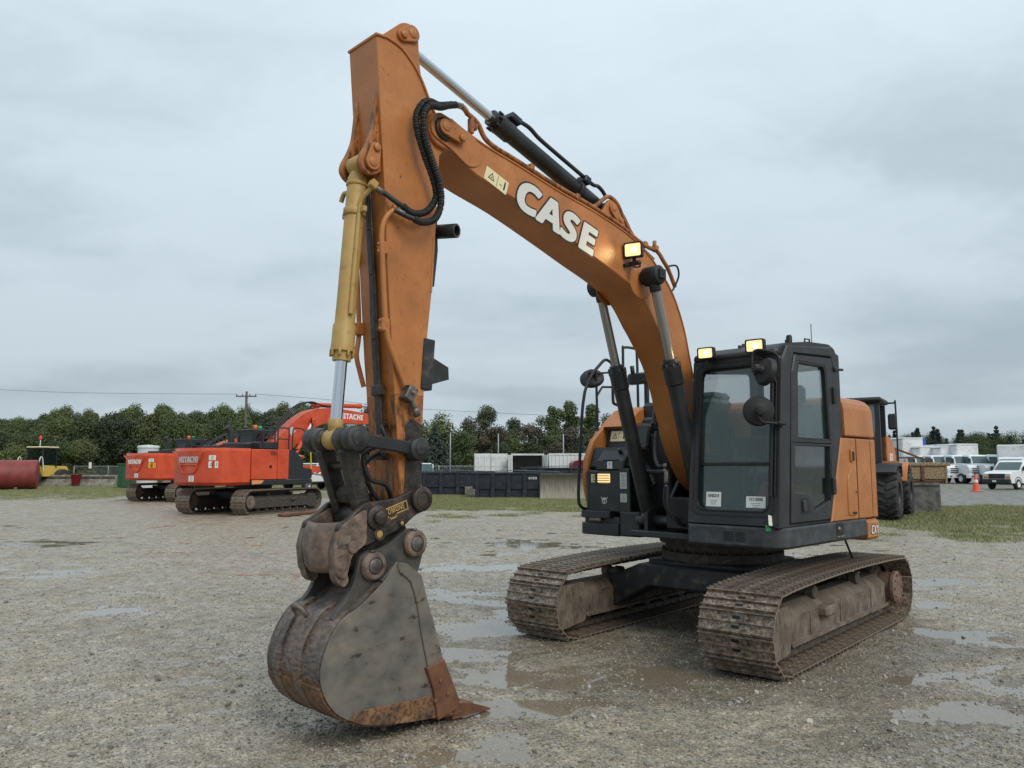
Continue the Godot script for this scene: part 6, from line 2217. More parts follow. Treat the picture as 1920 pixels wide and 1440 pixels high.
# ---------------------------------------------------------------- red excavators
func red_excavator(label: String, at: Vector3, near: bool) -> void:
	var ex := thing("red_excavator", label, "excavator", at, 2.56 - PI / 2, "red excavators parked in the yard")
	ex.scale = Vector3.ONE * 0.97
	var mats := {"shoe": M.shoe, "dark": M.seal, "chain": M.mud_dark, "frame": M.mud_dark, "drive": M.mud}
	for sd in [1.0, -1.0]:
		make_track(ex, 1.195 * sd, sd, 1.83, 0.40, 0.034, 0.01, 48, 0.6, false, mats).rotation.y = 0.22
	boxpart("centre_frame", P(0, 0.62, 0), Vector3(1.8, 0.34, 2.0), M.frame_black, ex, 0.04)
	var sb := MB.new()
	sb.cyl(P(0, 0.78, 0), P(0, 1.06, 0), 0.68, 32, 0.02)
	obj("swing_bearing", sb, M.frame_black, ex)
	# counterweight with the sunken shield shape on its back
	var tl := []
	tl.append(Vector2(-1.15, 1.32))
	for i in 15:
		var a := lerpf(PI * 0.83, PI * 1.17, i / 14.0)
		tl.append(Vector2(cos(a), sin(a)) * 2.72)
	tl.append(Vector2(-1.15, -1.32))
	var cwb := MB.new()
	cwb.prism(rounded(tl, 0.05, 2), 1.02, 2.30, 0.10, plan())
	var cw := obj("counterweight", cwb, M.red, ex)
	for sd in [-1.0, 1.0]:
		var sh := MB.new()
		sh.prism(spline(V([sd * 0.95, 2.16, sd * 0.78, 2.10, sd * 0.55, 1.78, sd * 0.42, 1.52, sd * 0.30, 1.44, 0.0, 1.42, 0.0, 1.46, sd * 0.27, 1.48, sd * 0.38, 1.56, sd * 0.51, 1.82, sd * 0.75, 2.14, sd * 0.95, 2.20]), 2), -2.71, -2.745, 0.004, facing())
		obj("moulding", sh, M.red, cw)
	boxpart("moulding", P(-2.722, 1.72, 0), Vector3(0.04, 0.035, 0.95), M.red, cw, 0.01)
	write_on("name_letters", "HITACHI", 1.05, 0.20, M.paper if not near else M.silver, cw, P(-2.716, 1.90, 0.0), rear_side(), 0.0, 0.006, 0.012)
	sticker("sticker", 0.26, 0.17, M.paper, cw, P(-2.52, 1.96, -1.02), Basis(Vector3.UP, 0.40) * rear_side(), 0)
	sticker("warning_sticker", 0.36, 0.22, M.paper if near else M.signal_yellow, cw, P(-2.50, 1.73, -1.06), Basis(Vector3.UP, 0.40) * rear_side(), 1)
	sticker("sticker", 0.26, 0.20, M.paper, cw, P(-2.72, 1.25, -0.18), Basis(Vector3.UP, 0.07) * rear_side(), 0)
	# side doors on the right, vents, lower black rail
	for q in [[-1.14, -0.02], [0.0, 0.52]]:
		for sd in [1.0, -1.0]:
			var d := MB.new()
			d.prism(rounded(V([q[0], 1.20, q[1], 1.20, q[1], 2.28, q[0], 2.28]), 0.03, 3), -sd * 1.20, -sd * 1.335, 0.02)
			obj("side_door", d, M.red, ex)
	var vs := MB.new()
	for i in 5:
		vs.box(P(-0.30 + i * 0.05, 2.14, -1.336), Vector3(0.022, 0.16, 0.006), 0.0)
	vs.box(P(-0.32, 1.66, -1.337), Vector3(0.12, 0.10, 0.008), 0.0)
	obj("vent", vs, M.seal, ex)
	var core := MB.new()
	core.box(P(-0.35, 1.66, 0), Vector3(1.8, 1.16, 2.42), 0.02)
	obj("engine_bay", core, M.charcoal, ex)
	for sd in [1.0, -1.0]:
		var rl := MB.new()
		rl.prism(rounded(V([-1.15, 1.0, 1.5, 1.02, 1.66, 1.10, 1.66, 1.20, -1.15, 1.18]), 0.04, 3), -sd * 1.18, -sd * 1.345, 0.02)
		obj("side_rail", rl, M.charcoal, ex)
	plate("orange_patch", V([-1.12, 1.04, -0.72, 1.06, -0.60, 1.18, -1.12, 1.19]), -1.345, -1.35, mat(s(222, 148, 96), 0.5), ex, 0.0)
	# black front box with rounded shoulder
	var fb := MB.new()
	fb.prism(rounded(V([0.54, 1.20, 1.64, 1.20, 1.64, 1.58, 1.22, 1.62, 1.10, 1.98, 0.80, 2.26, 0.54, 2.28]), [0.02, 0.1, 0.08, 0.05, 0.15, 0.15, 0.02], 4), 0.72, 1.33, 0.03)
	obj("tool_box", fb, M.charcoal, ex)
	var deck := MB.new()
	deck.box(P(0.6, 1.08, 0), Vector3(2.1, 0.12, 2.5), 0.02)
	obj("deck", deck, M.charcoal, ex)
	# black hood boxes, exhaust and rails on top
	var hd := MB.new()
	hd.box(P(-1.0, 2.40, -0.35), Vector3(0.9, 0.24, 0.7), 0.05)
	hd.box(P(-0.25, 2.42, -0.75), Vector3(0.85, 0.28, 0.85), 0.04)
	hd.box(P(-0.9, 2.36, 0.6), Vector3(1.1, 0.16, 1.0), 0.04)
	hd.lathe(P(-1.95, 2.28, 0.4), Vector3.UP, [Vector2(0.14, 0), Vector2(0.10, 0.05), Vector2(0, 0.06)], 14)
	obj("hood_box", hd, M.charcoal, ex)
	var ex2 := MB.new()
	ex2.tube(spline([P(-0.98, 2.5, 0.08), P(-0.98, 2.72, 0.08), P(-1.02, 2.92, 0.10), P(-1.14, 3.10, 0.14)], 5), 0.115, 14)
	obj("exhaust_pipe", ex2, M.charcoal, ex)
	var hr := MB.new()
	for q in [[-0.55, 0.0], [0.1, 0.65]]:
		hr.tube(spline([P(q[0], 2.3, -1.18), P(q[0], 3.0, -1.18), P(q[0] + 0.06, 3.08, -1.18), P(q[1] - 0.06 - 0.04, 3.08, -1.18), P(q[1] - 0.04, 3.0, -1.18), P(q[1] - 0.04, 2.3, -1.18)], 4), 0.026, 8)
		hr.tube([P(q[0], 2.68, -1.18), P(q[1] - 0.04, 2.68, -1.18)], 0.022, 8)
	hr.tube(spline([P(0.78, 2.3, -1.18), P(0.80, 3.0, -1.18), P(0.95, 3.1, -1.18), P(1.25, 3.08, -1.18), P(1.4, 2.95, -1.2)], 4), 0.026, 8)
	obj("handrail", hr, M.charcoal, ex)
	var yr := MB.new()
	yr.tube(spline([P(1.4, 2.95, -1.2), P(1.55, 2.6, -1.25), P(1.62, 1.9, -1.28), P(1.64, 1.22, -1.28)], 4), 0.024, 8)
	obj("yellow_rail", yr, M.signal_yellow, ex)
	var mi := MB.new()
	mi.box(P(1.75, 1.98, -1.42), Vector3(0.09, 0.36, 0.26), 0.04)
	obj("mirror", mi, M.charcoal, ex)
	# cab
	var cab := part("cab", ex)
	var cb := MB.new()
	var co := rounded(V([0.22, 1.14, 1.70, 1.14, 1.74, 2.2, 1.45, 3.02, 0.26, 3.06, 0.22, 2.2]), 0.10, 4)
	var ci := rounded(V([0.34, 2.05, 1.58, 2.05, 1.60, 2.3, 1.37, 2.86, 0.38, 2.9, 0.34, 2.3]), 0.08, 4)
	cb.frame(co, ci, -0.42, -0.36, Transform3D(), 0.008)
	cb.frame(co, ci, -1.33, -1.27, Transform3D(), 0.008)
	cb.frame(rounded(V([0.38, 1.14, 1.32, 1.14, 1.32, 3.05, 0.38, 3.05]), 0.05, 4), rounded(V([0.50, 2.1, 1.20, 2.1, 1.20, 2.86, 0.50, 2.86]), 0.08, 4), 0.215, 0.265, facing(), 0.006)
	cb.box(P(0.84, 3.05, 0.85), Vector3(1.3, 0.09, 0.95), 0.04)
	cb.box(P(1.0, 1.5, 0.85), Vector3(1.3, 0.7, 0.85), 0.03)
	obj("cab_frame", cb, M.charcoal, cab)
	for q in [[-0.385, -0.38], [-1.30, -1.295]]:
		plate("side_pane", V([0.33, 2.0, 1.62, 2.0, 1.42, 2.92, 0.33, 2.95]), -q[0], -q[1], M.screen_dark, cab, 0.0)
	var rp := MB.new()
	rp.prism(V([0.48, 2.08, 1.22, 2.08, 1.22, 2.9, 0.48, 2.9]), 0.235, 0.24, 0.0, facing())
	obj("rear_pane", rp, M.screen_dark, cab)
	boxpart("seat", P(0.62, 2.1, 0.85), Vector3(0.2, 0.9, 0.5), M.seat, cab, 0.06)
	for q in [[0.5, 0.62, "amber"], [0.95, 0.9, "beacon_green"]]:
		var bc := MB.new()
		bc.cyl(P(q[0], 3.09, q[1]), P(q[0], 3.25, q[1]), 0.075, 14, 0.02)
		obj("beacon", bc, M[q[2]], cab)
	# boom, arm, bucket and cylinders
	var bm := MB.new()
	var top := spline(V([0.1, 2.05, 0.85, 2.75, 1.55, 3.35, 2.2, 3.78, 2.9, 4.0, 3.8, 4.08, 5.2, 4.0, 6.95, 3.85]), 5)
	var bot := spline(V([6.95, 3.55, 5.2, 3.48, 3.8, 3.44, 3.1, 3.36, 2.5, 3.08, 1.85, 2.55, 1.15, 2.0, 0.4, 1.65]), 5)
	var bp := top.duplicate()
	bp.append_array(circle(Vector2(6.98, 3.70), 0.17, 6, 1.2, -1.4))
	bp.append_array(bot)
	bm.prism(bp, -0.24, 0.24, 0.012)
	var bo := obj("boom", bm, M.red, ex)
	write_on("name_letters", "HITACHI", 1.35, 0.22, M.paper, bo, P(4.75, 3.78, -0.241), right_side(-0.02), 0.0, 0.008, 0.003)
	var dm := MB.new()
	dm.box(P(1.55, 3.05, -0.242), Vector3(0.26, 0.26, 0.003), 0.0, Basis(Vector3(0, 0, 1), PI / 4))
	obj("decal", dm, M.silver, bo)
	for sd in [1.0, -1.0]:
		cylinder_part("boom_cylinder", ex, P(1.15, 1.35, sd * 0.36), P(2.52, 3.50, sd * 0.36), 0.085, 0.05, 0.6, M.red, M.white, 0.1, 0.12)
	cylinder_part("arm_cylinder", ex, P(2.85, 4.16, 0), P(7.1, 4.36, 0), 0.095, 0.055, 0.62, M.red, M.chrome, 0.1, 0.12)
	var hz := MB.new()
	for v in [-0.2, -0.05, 0.1]:
		hz.tube(spline([P(0.6, 2.75, v), P(1.2, 3.45, v), P(1.85, 4.0, v), P(2.5, 4.25, v), P(3.1, 4.16, v), P(3.7, 4.13, v)], 6), 0.03, 8)
	hz.tube(spline([P(6.6, 4.0, -0.27), P(6.95, 3.98, -0.3), P(7.0, 3.5, -0.3), P(6.75, 3.1, -0.28)], 6), 0.028, 8)
	hz.tube(spline([P(2.35, 3.6, -0.42), P(2.4, 3.1, -0.42), P(2.1, 2.5, -0.42), P(1.6, 2.3, -0.42)], 6), 0.026, 8)
	obj("hose", hz, M.rubber, ex)
	var am := MB.new()
	am.prism(V([6.75, 4.5, 7.05, 4.55, 7.15, 4.2, 7.05, 3.6, 6.55, 2.5, 6.0, 1.35, 5.8, 1.4, 6.05, 2.4, 6.5, 3.5]), -0.17, 0.17, 0.012)
	obj("arm", am, M.red, ex)
	plate("white_stripe", V([6.60, 2.55, 6.02, 1.36, 5.97, 1.38, 6.54, 2.57]), -0.171, -0.176, M.paper, ex, 0.0)
	cylinder_part("bucket_cylinder", ex, P(6.95, 4.15, 0), P(5.75, 2.15, 0), 0.07, 0.045, 0.62, M.red, M.chrome, 0.08, 0.1)
	var lk := MB.new()
	lk.bar(P(5.75, 2.15, 0), P(5.35, 1.65, 0), 0.14, 0.3, Vector3(0, 0, 1), 0.02)
	lk.bar(P(5.75, 2.15, 0), P(6.02, 1.72, 0), 0.12, 0.4, Vector3(0, 0, 1), 0.02)
	obj("bucket_link", lk, M.brown_steel, ex)
	var bu := part("bucket", ex)
	var bc2 := spline(V([5.9, 1.42, 5.5, 1.66, 5.1, 1.60, 4.78, 1.35, 4.66, 1.0, 4.8, 0.66, 5.15, 0.50, 5.6, 0.52]), 4)
	var bi := []
	for i in bc2.size():
		var t: Vector2 = (bc2[mini(i + 1, bc2.size() - 1)] - bc2[maxi(i - 1, 0)]).normalized()
		bi.push_front(bc2[i] + Vector2(-t.y, t.x) * 0.03)
	var bsh: Array = bc2.duplicate()
	bsh.append_array(bi)
	var b1 := MB.new()
	b1.prism(bsh, -0.55, 0.55, 0.004)
	obj("bucket_shell", b1, M.brown_steel, bu)
	for sd in [1.0, -1.0]:
		plate("side_plate", bc2, sd * 0.55, sd * 0.58, M.brown_steel, bu, 0.004)
		plate("ear", rounded(V([5.95, 1.30, 6.08, 1.45, 5.9, 1.60, 5.5, 1.85, 5.3, 1.78, 5.15, 1.55]), 0.08, 4), sd * 0.2, sd * 0.26, M.brown_steel, bu, 0.01)
	var lf := MB.new()
	lf.tube(circle(Vector2.ZERO, 1, 3).map(func(_q): return P(5.0, 1.6, 0)).slice(0, 0) + spline([P(5.08, 1.58, -0.12), P(5.02, 1.74, -0.1), P(5.02, 1.74, 0.1), P(5.08, 1.58, 0.12)], 5), 0.04, 8)
	obj("lifting_eye", lf, M.brown_steel, bu)
	if not near:                                          # this one has its boom lowered and its arm stretched out
		var foot := P(0.3, 1.8, 0)
		var tip := P(6.98, 3.70, 0)
		var down := Transform3D(Basis(), foot) * Transform3D(Basis(Vector3(0, 0, 1), -0.30), Vector3.ZERO) * Transform3D(Basis(), -foot)
		var out := Transform3D(Basis(), down * tip) * Transform3D(Basis(Vector3(0, 0, 1), 2.0), Vector3.ZERO) * Transform3D(Basis(), -tip)
		for c in ex.get_children():
			var nm := String(c.name)
			if nm.begins_with("boom") or nm.begins_with("arm_cylinder") or nm.begins_with("hose"):
				c.transform = down * c.transform
			elif nm == "arm" or nm.begins_with("white_stripe") or nm.begins_with("bucket"):
				c.transform = out * c.transform

# ---------------------------------------------------------------- left side of the yard
func make_left_yard() -> void:
	red_excavator("red crawler excavator with faded silver lettering, bucket curled behind the orange arm", Vector3(-9.35, 0, -28.2), true)
	red_excavator("red crawler excavator with white lettering and yellow warning sticker parked behind the other", Vector3(-15.9, 0, -38.0), false)
	boxpart_thing("steel_bar", "flat rusty steel bar lying on the gravel beside the red excavator track", "bar", Vector3(-6.9, 0.06, -26.6), -0.32 + PI / 2, Vector3(3.2, 0.10, 0.25), M.rust_dark)
	# red cylinder tank lying on its side
	var tk := thing("tank", "red cylindrical steel tank lying on its side on the grass", "tank", Vector3(-34.2, 0, -56.2), 0.42)
	var b := MB.new()
	b.lathe(Vector3(0, 1.06, 0), Vector3(-1, 0, 0), [Vector2(0, 0.0), Vector2(1.03, 0.0), Vector2(1.05, 0.02), Vector2(1.05, 6.8), Vector2(0, 6.8)], 48)
	obj("tank_shell", b, M.tank_red, tk)
	boxpart("end_seam", Vector3(0.02, 1.06, 0), Vector3(0.04, 2.12, 0.07), M.tank_red, tk, 0.01)
	for x in [-1.2, -5.4]:
		boxpart("chock", Vector3(x, 0.10, 0), Vector3(0.2, 0.2, 1.5), M.wood, tk, 0.02)
	# barriers
	var prof := rounded(V([-0.3, 0, 0.3, 0, 0.28, 0.12, 0.13, 0.36, 0.09, 0.95, -0.09, 0.95, -0.13, 0.36, -0.28, 0.12]), 0.02, 3)
	for i in 4:
		var br := thing("concrete_barrier", ["pale concrete barrier half hidden behind the red tank end", "pale concrete barrier standing left of the dark red tub", "pale concrete barrier standing right of the dark red tub", "pale concrete barrier ending behind the rear red excavator"][i], "barrier", Vector3(-38.4 + i * 3.62, 0, -65.4), 0.0, "barriers along the fence")
		var q := MB.new()
		q.prism(prof, -1.72, 1.72, 0.02, Transform3D(Basis(Vector3(0, 0, 1), Vector3(0, 1, 0), Vector3(-1, 0, 0)), Vector3.ZERO))
		obj("block", q, M.concrete, br)
		boxpart("stained_top", Vector3(0, 0.955, 0), Vector3(3.42, 0.02, 0.16), M.stained, br, 0.004)
		boxpart("stained_panel", Vector3(0, 0.72, 0.107), Vector3(3.1, 0.22, 0.03), M.stained, br, 0.01)
	var tub := thing("feed_tub", "dark red tapered tub standing between two barriers", "tub", Vector3(-36.1, 0, -64.6))
	var tb := MB.new()
	tb.lathe(Vector3.ZERO, Vector3.UP, [Vector2(0, 0.15), Vector2(0.28, 0.15), Vector2(0.42, 0.95), Vector2(0.45, 1.0), Vector2(0.40, 1.0), Vector2(0.26, 0.2), Vector2(0, 0.2)], 20)
	obj("tub_body", tb, M.maroon, tub)
	var rim := MB.new()
	rim.ring(Vector3(0, 0.95, 0), Vector3(0, 1.0, 0), 0.47, 0.42, 20)
	obj("tub_rim", rim, M.maroon, tub)
	# chain link fence
	for seg in [["wire fence with galvanised posts behind the concrete barriers", -38.5, -24.0, -68.5], ["wire fence with galvanised posts behind the dark dump bodies", -9.0, 0.5, -64.0]]:
		var fe := thing("wire_fence", seg[0], "fence", Vector3(0, 0, seg[3]))
		var x: float = seg[1]
		while x <= seg[2]:
			var po := MB.new()
			po.cyl(Vector3(x, 0, 0), Vector3(x, 1.75, 0), 0.035, 8)
			obj("post", po, M.galv, fe)
			x += 3.0
		var ra := MB.new()
		ra.cyl(Vector3(seg[1], 1.68, 0), Vector3(seg[2], 1.68, 0), 0.03, 8)
		obj("rail", ra, M.galv, fe)
		var me := MB.new()
		var k: float = seg[1]
		while k < seg[2] - 1.7:
			me.bar(Vector3(k, 0.02, 0.02), Vector3(k + 1.6, 1.66, 0.02), 0.012, 0.006, Vector3(0, 0, 1), 0.0)
			me.bar(Vector3(k + 1.6, 0.02, 0.03), Vector3(k, 1.66, 0.03), 0.012, 0.006, Vector3(0, 0, 1), 0.0)
			k += 0.16
		obj("mesh", me, M.galv, fe)
	boxpart_thing("notice_board", "small white notice fixed on the wire fence behind the barriers", "notice", Vector3(-37.0, 1.75, -68.3), 0.0, Vector3(0.25, 0.55, 0.03), M.paper)
	# yellow wheel loader behind the tank
	var yl := thing("wheel_loader", "small yellow wheel loader with a pink flag standing behind the red tank", "wheel loader", Vector3(-39.5, 0, -65.0), -0.25 - PI / 2)
	for q in [[1.5, 1], [1.5, -1], [-1.5, 1], [-1.5, -1]]:
		wheel(yl, P(q[0], 0.72, q[1] * 0.95), 0.72, 0.5, q[1], 0.36, M.yellow)
	plate("rear_body", rounded(V([-2.6, 0.8, 0.2, 0.8, 0.2, 1.75, -2.3, 1.65]), 0.12, 4), -0.7, 0.7, M.yellow, yl, 0.04)
	plate("front_frame", rounded(V([0.2, 0.6, 2.2, 0.6, 2.0, 1.4, 0.9, 1.7, 0.3, 1.4]), 0.1, 4), -0.5, 0.5, M.yellow, yl, 0.04)
	var lc := MB.new()
	lc.box(P(-0.3, 3.25, 0), Vector3(1.7, 0.12, 1.75), 0.05)
	obj("cab_roof", lc, M.cream, yl)
	var lp := MB.new()
	for q in [[0.4, 0.75], [0.4, -0.75], [-1.0, 0.75], [-1.0, -0.75]]:
		lp.bar(P(q[0], 1.6, q[1]), P(q[0], 3.2, q[1]), 0.09, 0.09)
	obj("cab_post", lp, M.charcoal, yl)
	boxpart("cab_glass", P(-0.3, 2.5, 0), Vector3(1.38, 1.3, 1.44), M.screen_dark, yl, 0.02)
	boxpart("seat", P(-0.5, 2.1, 0), Vector3(0.5, 0.9, 0.5), M.seat, yl, 0.08)
	for sd in [1.0, -1.0]:
		var ar := MB.new()
		ar.tube([P(0.9, 1.6, sd * 0.5), P(2.0, 1.9, sd * 0.55), P(2.7, 0.9, sd * 0.55)], 0.12, 8)
		obj("lift_arm", ar, M.yellow, yl)
		var rl := MB.new()
		rl.tube(spline([P(0.6, 1.3, sd * 1.1), P(0.75, 2.3, sd * 1.1), P(1.0, 2.3, sd * 1.1), P(1.3, 1.0, sd * 1.15)], 4), 0.05, 6)
		obj("grab_rail", rl, M.dim_white, yl)
	plate("bucket", V([2.5, 0.2, 3.4, 0.15, 3.45, 0.25, 2.8, 0.5, 2.7, 1.1, 2.6, 1.1]), -1.2, 1.2, M.yellow, yl, 0.02)
	var fg := MB.new()
	fg.cyl(P(-0.3, 3.3, -0.3), P(-0.3, 3.85, -0.3), 0.04, 6)
	obj("flag_staff", fg, M.dim_white, yl)
	var fb := MB.new()
	fb.lathe(P(-0.3, 3.85, -0.3), Vector3.UP, [Vector2(0, 0), Vector2(0.12, 0.1), Vector2(0.10, 0.3), Vector2(0, 0.42)], 8, 0.2)
	obj("flag", fb, mat(s(226, 70, 74), 0.6), yl)
	# green bin and pale tank behind the second red excavator
	var gb := thing("green_bin", "dark green steel bin standing behind the rear red excavator", "bin", Vector3(-28.4, 0, -59.5), 0.1)
	boxpart("bin_body", Vector3(0, 0.95, 0), Vector3(2.6, 1.7, 1.6), M.dgreen, gb, 0.03)
	boxpart("bin_rim", Vector3(0, 1.82, 0), Vector3(2.75, 0.10, 1.75), M.dgreen, gb, 0.02)
	for x in [-1.1, -0.4, 0.4, 1.1]:
		boxpart("bin_rib", Vector3(x, 0.95, 0.84), Vector3(0.1, 1.6, 0.08), M.dgreen, gb, 0.01)
	var pt := thing("white_tank", "pale round water tank showing above the rear red excavator", "tank", Vector3(-23.4, 0, -50.0))
	var pb := MB.new()
	pb.lathe(Vector3.ZERO, Vector3.UP, [Vector2(0.62, 0), Vector2(0.62, 2.80), Vector2(0.66, 2.82), Vector2(0.66, 2.92), Vector2(0.6, 2.97), Vector2(0, 3.03)], 32)
	obj("tank_shell", pb, M.dim_white, pt)
	# pole line
	var pl := thing("utility_pole", "wooden utility pole with a crossarm on the wooded hill", "pole", Vector3(-29.6, 0, -86.0))
	var pm := MB.new()
	pm.cyl(Vector3.ZERO, Vector3(0, 10.0, 0), 0.17, 12, 0.01, 0.13)
	obj("pole_shaft", pm, M.wood, pl)
	boxpart("crossarm", Vector3(0, 9.45, 0.12), Vector3(2.3, 0.14, 0.11), M.wood, pl, 0.01)
	for x in [-1.05, -0.4, 0.4, 1.05]:
		var iz := MB.new()
		iz.lathe(Vector3(x, 9.52, 0.12), Vector3.UP, [Vector2(0.03, 0), Vector2(0.06, 0.05), Vector2(0.04, 0.12), Vector2(0.05, 0.18), Vector2(0, 0.2)], 8)
		obj("insulator", iz, M.charcoal, pl)
	var tr := MB.new()
	tr.cyl(Vector3(0.32, 7.9, 0.1), Vector3(0.32, 8.7, 0.1), 0.17, 12, 0.03)
	obj("transformer", tr, M.galv, pl)
	wire("overhead_wire", "thin overhead wire running left from the utility pole across the sky", [Vector3(-74, 10.9, -82), Vector3(-50, 9.75, -84), Vector3(-30.65, 9.7, -85.9)])
	wire("overhead_wire", "thin overhead wire running right from the utility pole behind the red boom", [Vector3(-28.5, 9.7, -85.9), Vector3(-20, 8.9, -84), Vector3(-9, 7.7, -82), Vector3(16, 6.4, -80)])
	wire("overhead_wire", "thin overhead wire crossing in front of the wooded hill", [Vector3(-66, 6.6, -70.2), Vector3(-42, 5.6, -70), Vector3(-20, 5.9, -70)])
	wire("overhead_wire", "lower thin wire crossing in front of the wooded hill", [Vector3(-66, 5.6, -69.8), Vector3(-42, 4.2, -69.8), Vector3(-20, 4.0, -69.8)])
	for q in [[-5.4, -68, 4.6, "slender grey lamp post beside the blue spruce"], [-1.2, -68, 4.5, "slender grey lamp post behind the closed container doors"], [4.5, -68, 4.5, "slender grey lamp post behind the corrugated container side"]]:
		var lpst := thing("lamp_post", q[3], "lamp post", Vector3(q[0], 0, q[1]), 0.0, "posts behind the containers")
		var sm := MB.new()
		sm.cyl(Vector3.ZERO, Vector3(0, q[2], 0), 0.07, 10, 0.01, 0.05)
		obj("shaft", sm, M.galv, lpst)
		var ar := MB.new()
		ar.cyl(Vector3(0, 0, 0), Vector3(0, 0.12, 0), 0.14, 10)
		obj("base_flange", ar, M.galv, lpst)

func wire(called: String, label: String, pts: Array) -> void:
	var b := MB.new()
	b.tube(spline(pts, 10), 0.016, 5)
	var o := obj(called, b, M.charcoal, self)
	tag(o, label, "wire", "overhead wires")

func boxpart_thing(called: String, label: String, category: String, at: Vector3, turn: float, size: Vector3, m: Material) -> void:
	var b := MB.new()
	b.box(Vector3.ZERO, size, 0.02)
	var o := obj(called, b, m, self)
	o.position = at
	o.rotation.y = turn
	tag(o, label, category)

# ---------------------------------------------------------------- middle of the yard
func container(label: String, at: Vector3, turn: float, length: float, open: bool) -> void:
	var c := thing("shipping_container", label, "container", at, turn, "white containers")
	var H := 2.59
	var W2 := 1.22
	# corrugated long walls and far end
	for sd in [1.0, -1.0]:
		var z := []
		var x := -length / 2 + 0.1
		while x < length / 2 - 0.1:
			z.append_array([Vector2(x, 0.0), Vector2(x + 0.07, 0.0), Vector2(x + 0.11, 0.036), Vector2(x + 0.18, 0.036), Vector2(x + 0.22, 0.0)])
			x += 0.28
		var back := []
		for q in z:
			back.push_front(q - Vector2(0, 0.02))
		z.append_array(back)
		var b := MB.new()
		b.prism(z, 0.15, H - 0.12, 0.0, Transform3D(Basis(Vector3(1, 0, 0), Vector3(0, 0, sd), Vector3(0, 1, 0)), Vector3(0, 0, sd * (W2 - 0.05))))
		obj("corrugated_wall", b, M.box_white, c)
	var fr := MB.new()
	for sx in [-1.0, 1.0]:
		for sz in [-1.0, 1.0]:
			fr.box(Vector3(sx * (length / 2 - 0.06), H / 2, sz * (W2 - 0.06)), Vector3(0.12, H, 0.12), 0.01)
	for sz in [-1.0, 1.0]:
		for y in [0.09, H - 0.07]:
			fr.box(Vector3(0, y, sz * (W2 - 0.06)), Vector3(length - 0.24, 0.13, 0.115), 0.01)
	for sx in [-1.0, 1.0]:
		for y in [0.09, H - 0.07]:
			fr.box(Vector3(sx * (length / 2 - 0.06), y, 0), Vector3(0.115, 0.13, W2 * 2 - 0.24), 0.01)
	obj("frame", fr, M.box_white, c)
	boxpart("roof", Vector3(0, H - 0.03, 0), Vector3(length - 0.1, 0.03, W2 * 2 - 0.1), M.box_white, c, 0.005)
	boxpart("floor_boards", Vector3(0, 0.14, 0), Vector3(length - 0.2, 0.05, W2 * 2 - 0.2), M.wood, c, 0.005)
	boxpart("end_wall", Vector3(-length / 2 + 0.05, H / 2, 0), Vector3(0.05, H - 0.2, W2 * 2 - 0.2), M.box_white, c, 0.005)
	for sd in [1.0, -1.0]:
		var d := part("door", c)
		d.position = Vector3(length / 2 + 0.02, 0, sd * (W2 - 0.02))
		d.rotation.y = (sd * -1.75) if open else 0.0
		boxpart("panel", Vector3(0, H / 2, -sd * 0.6), Vector3(0.05, H - 0.22, 1.17), M.box_white, d, 0.01)
		var lb := MB.new()
		for z in [0.32, 0.78]:
			lb.cyl(Vector3(0.05, 0.16, -sd * z), Vector3(0.05, H - 0.14, -sd * z), 0.022, 8)
			lb.box(Vector3(0.06, 1.05, -sd * (z + 0.1)), Vector3(0.02, 0.04, 0.24), 0.004)
		for y in [0.35, 1.0, 1.7, 2.3]:
			lb.box(Vector3(0.035, y, -sd * 0.6), Vector3(0.02, 0.05, 1.1), 0.004)
		obj("lock_bar", lb, M.box_white, d)

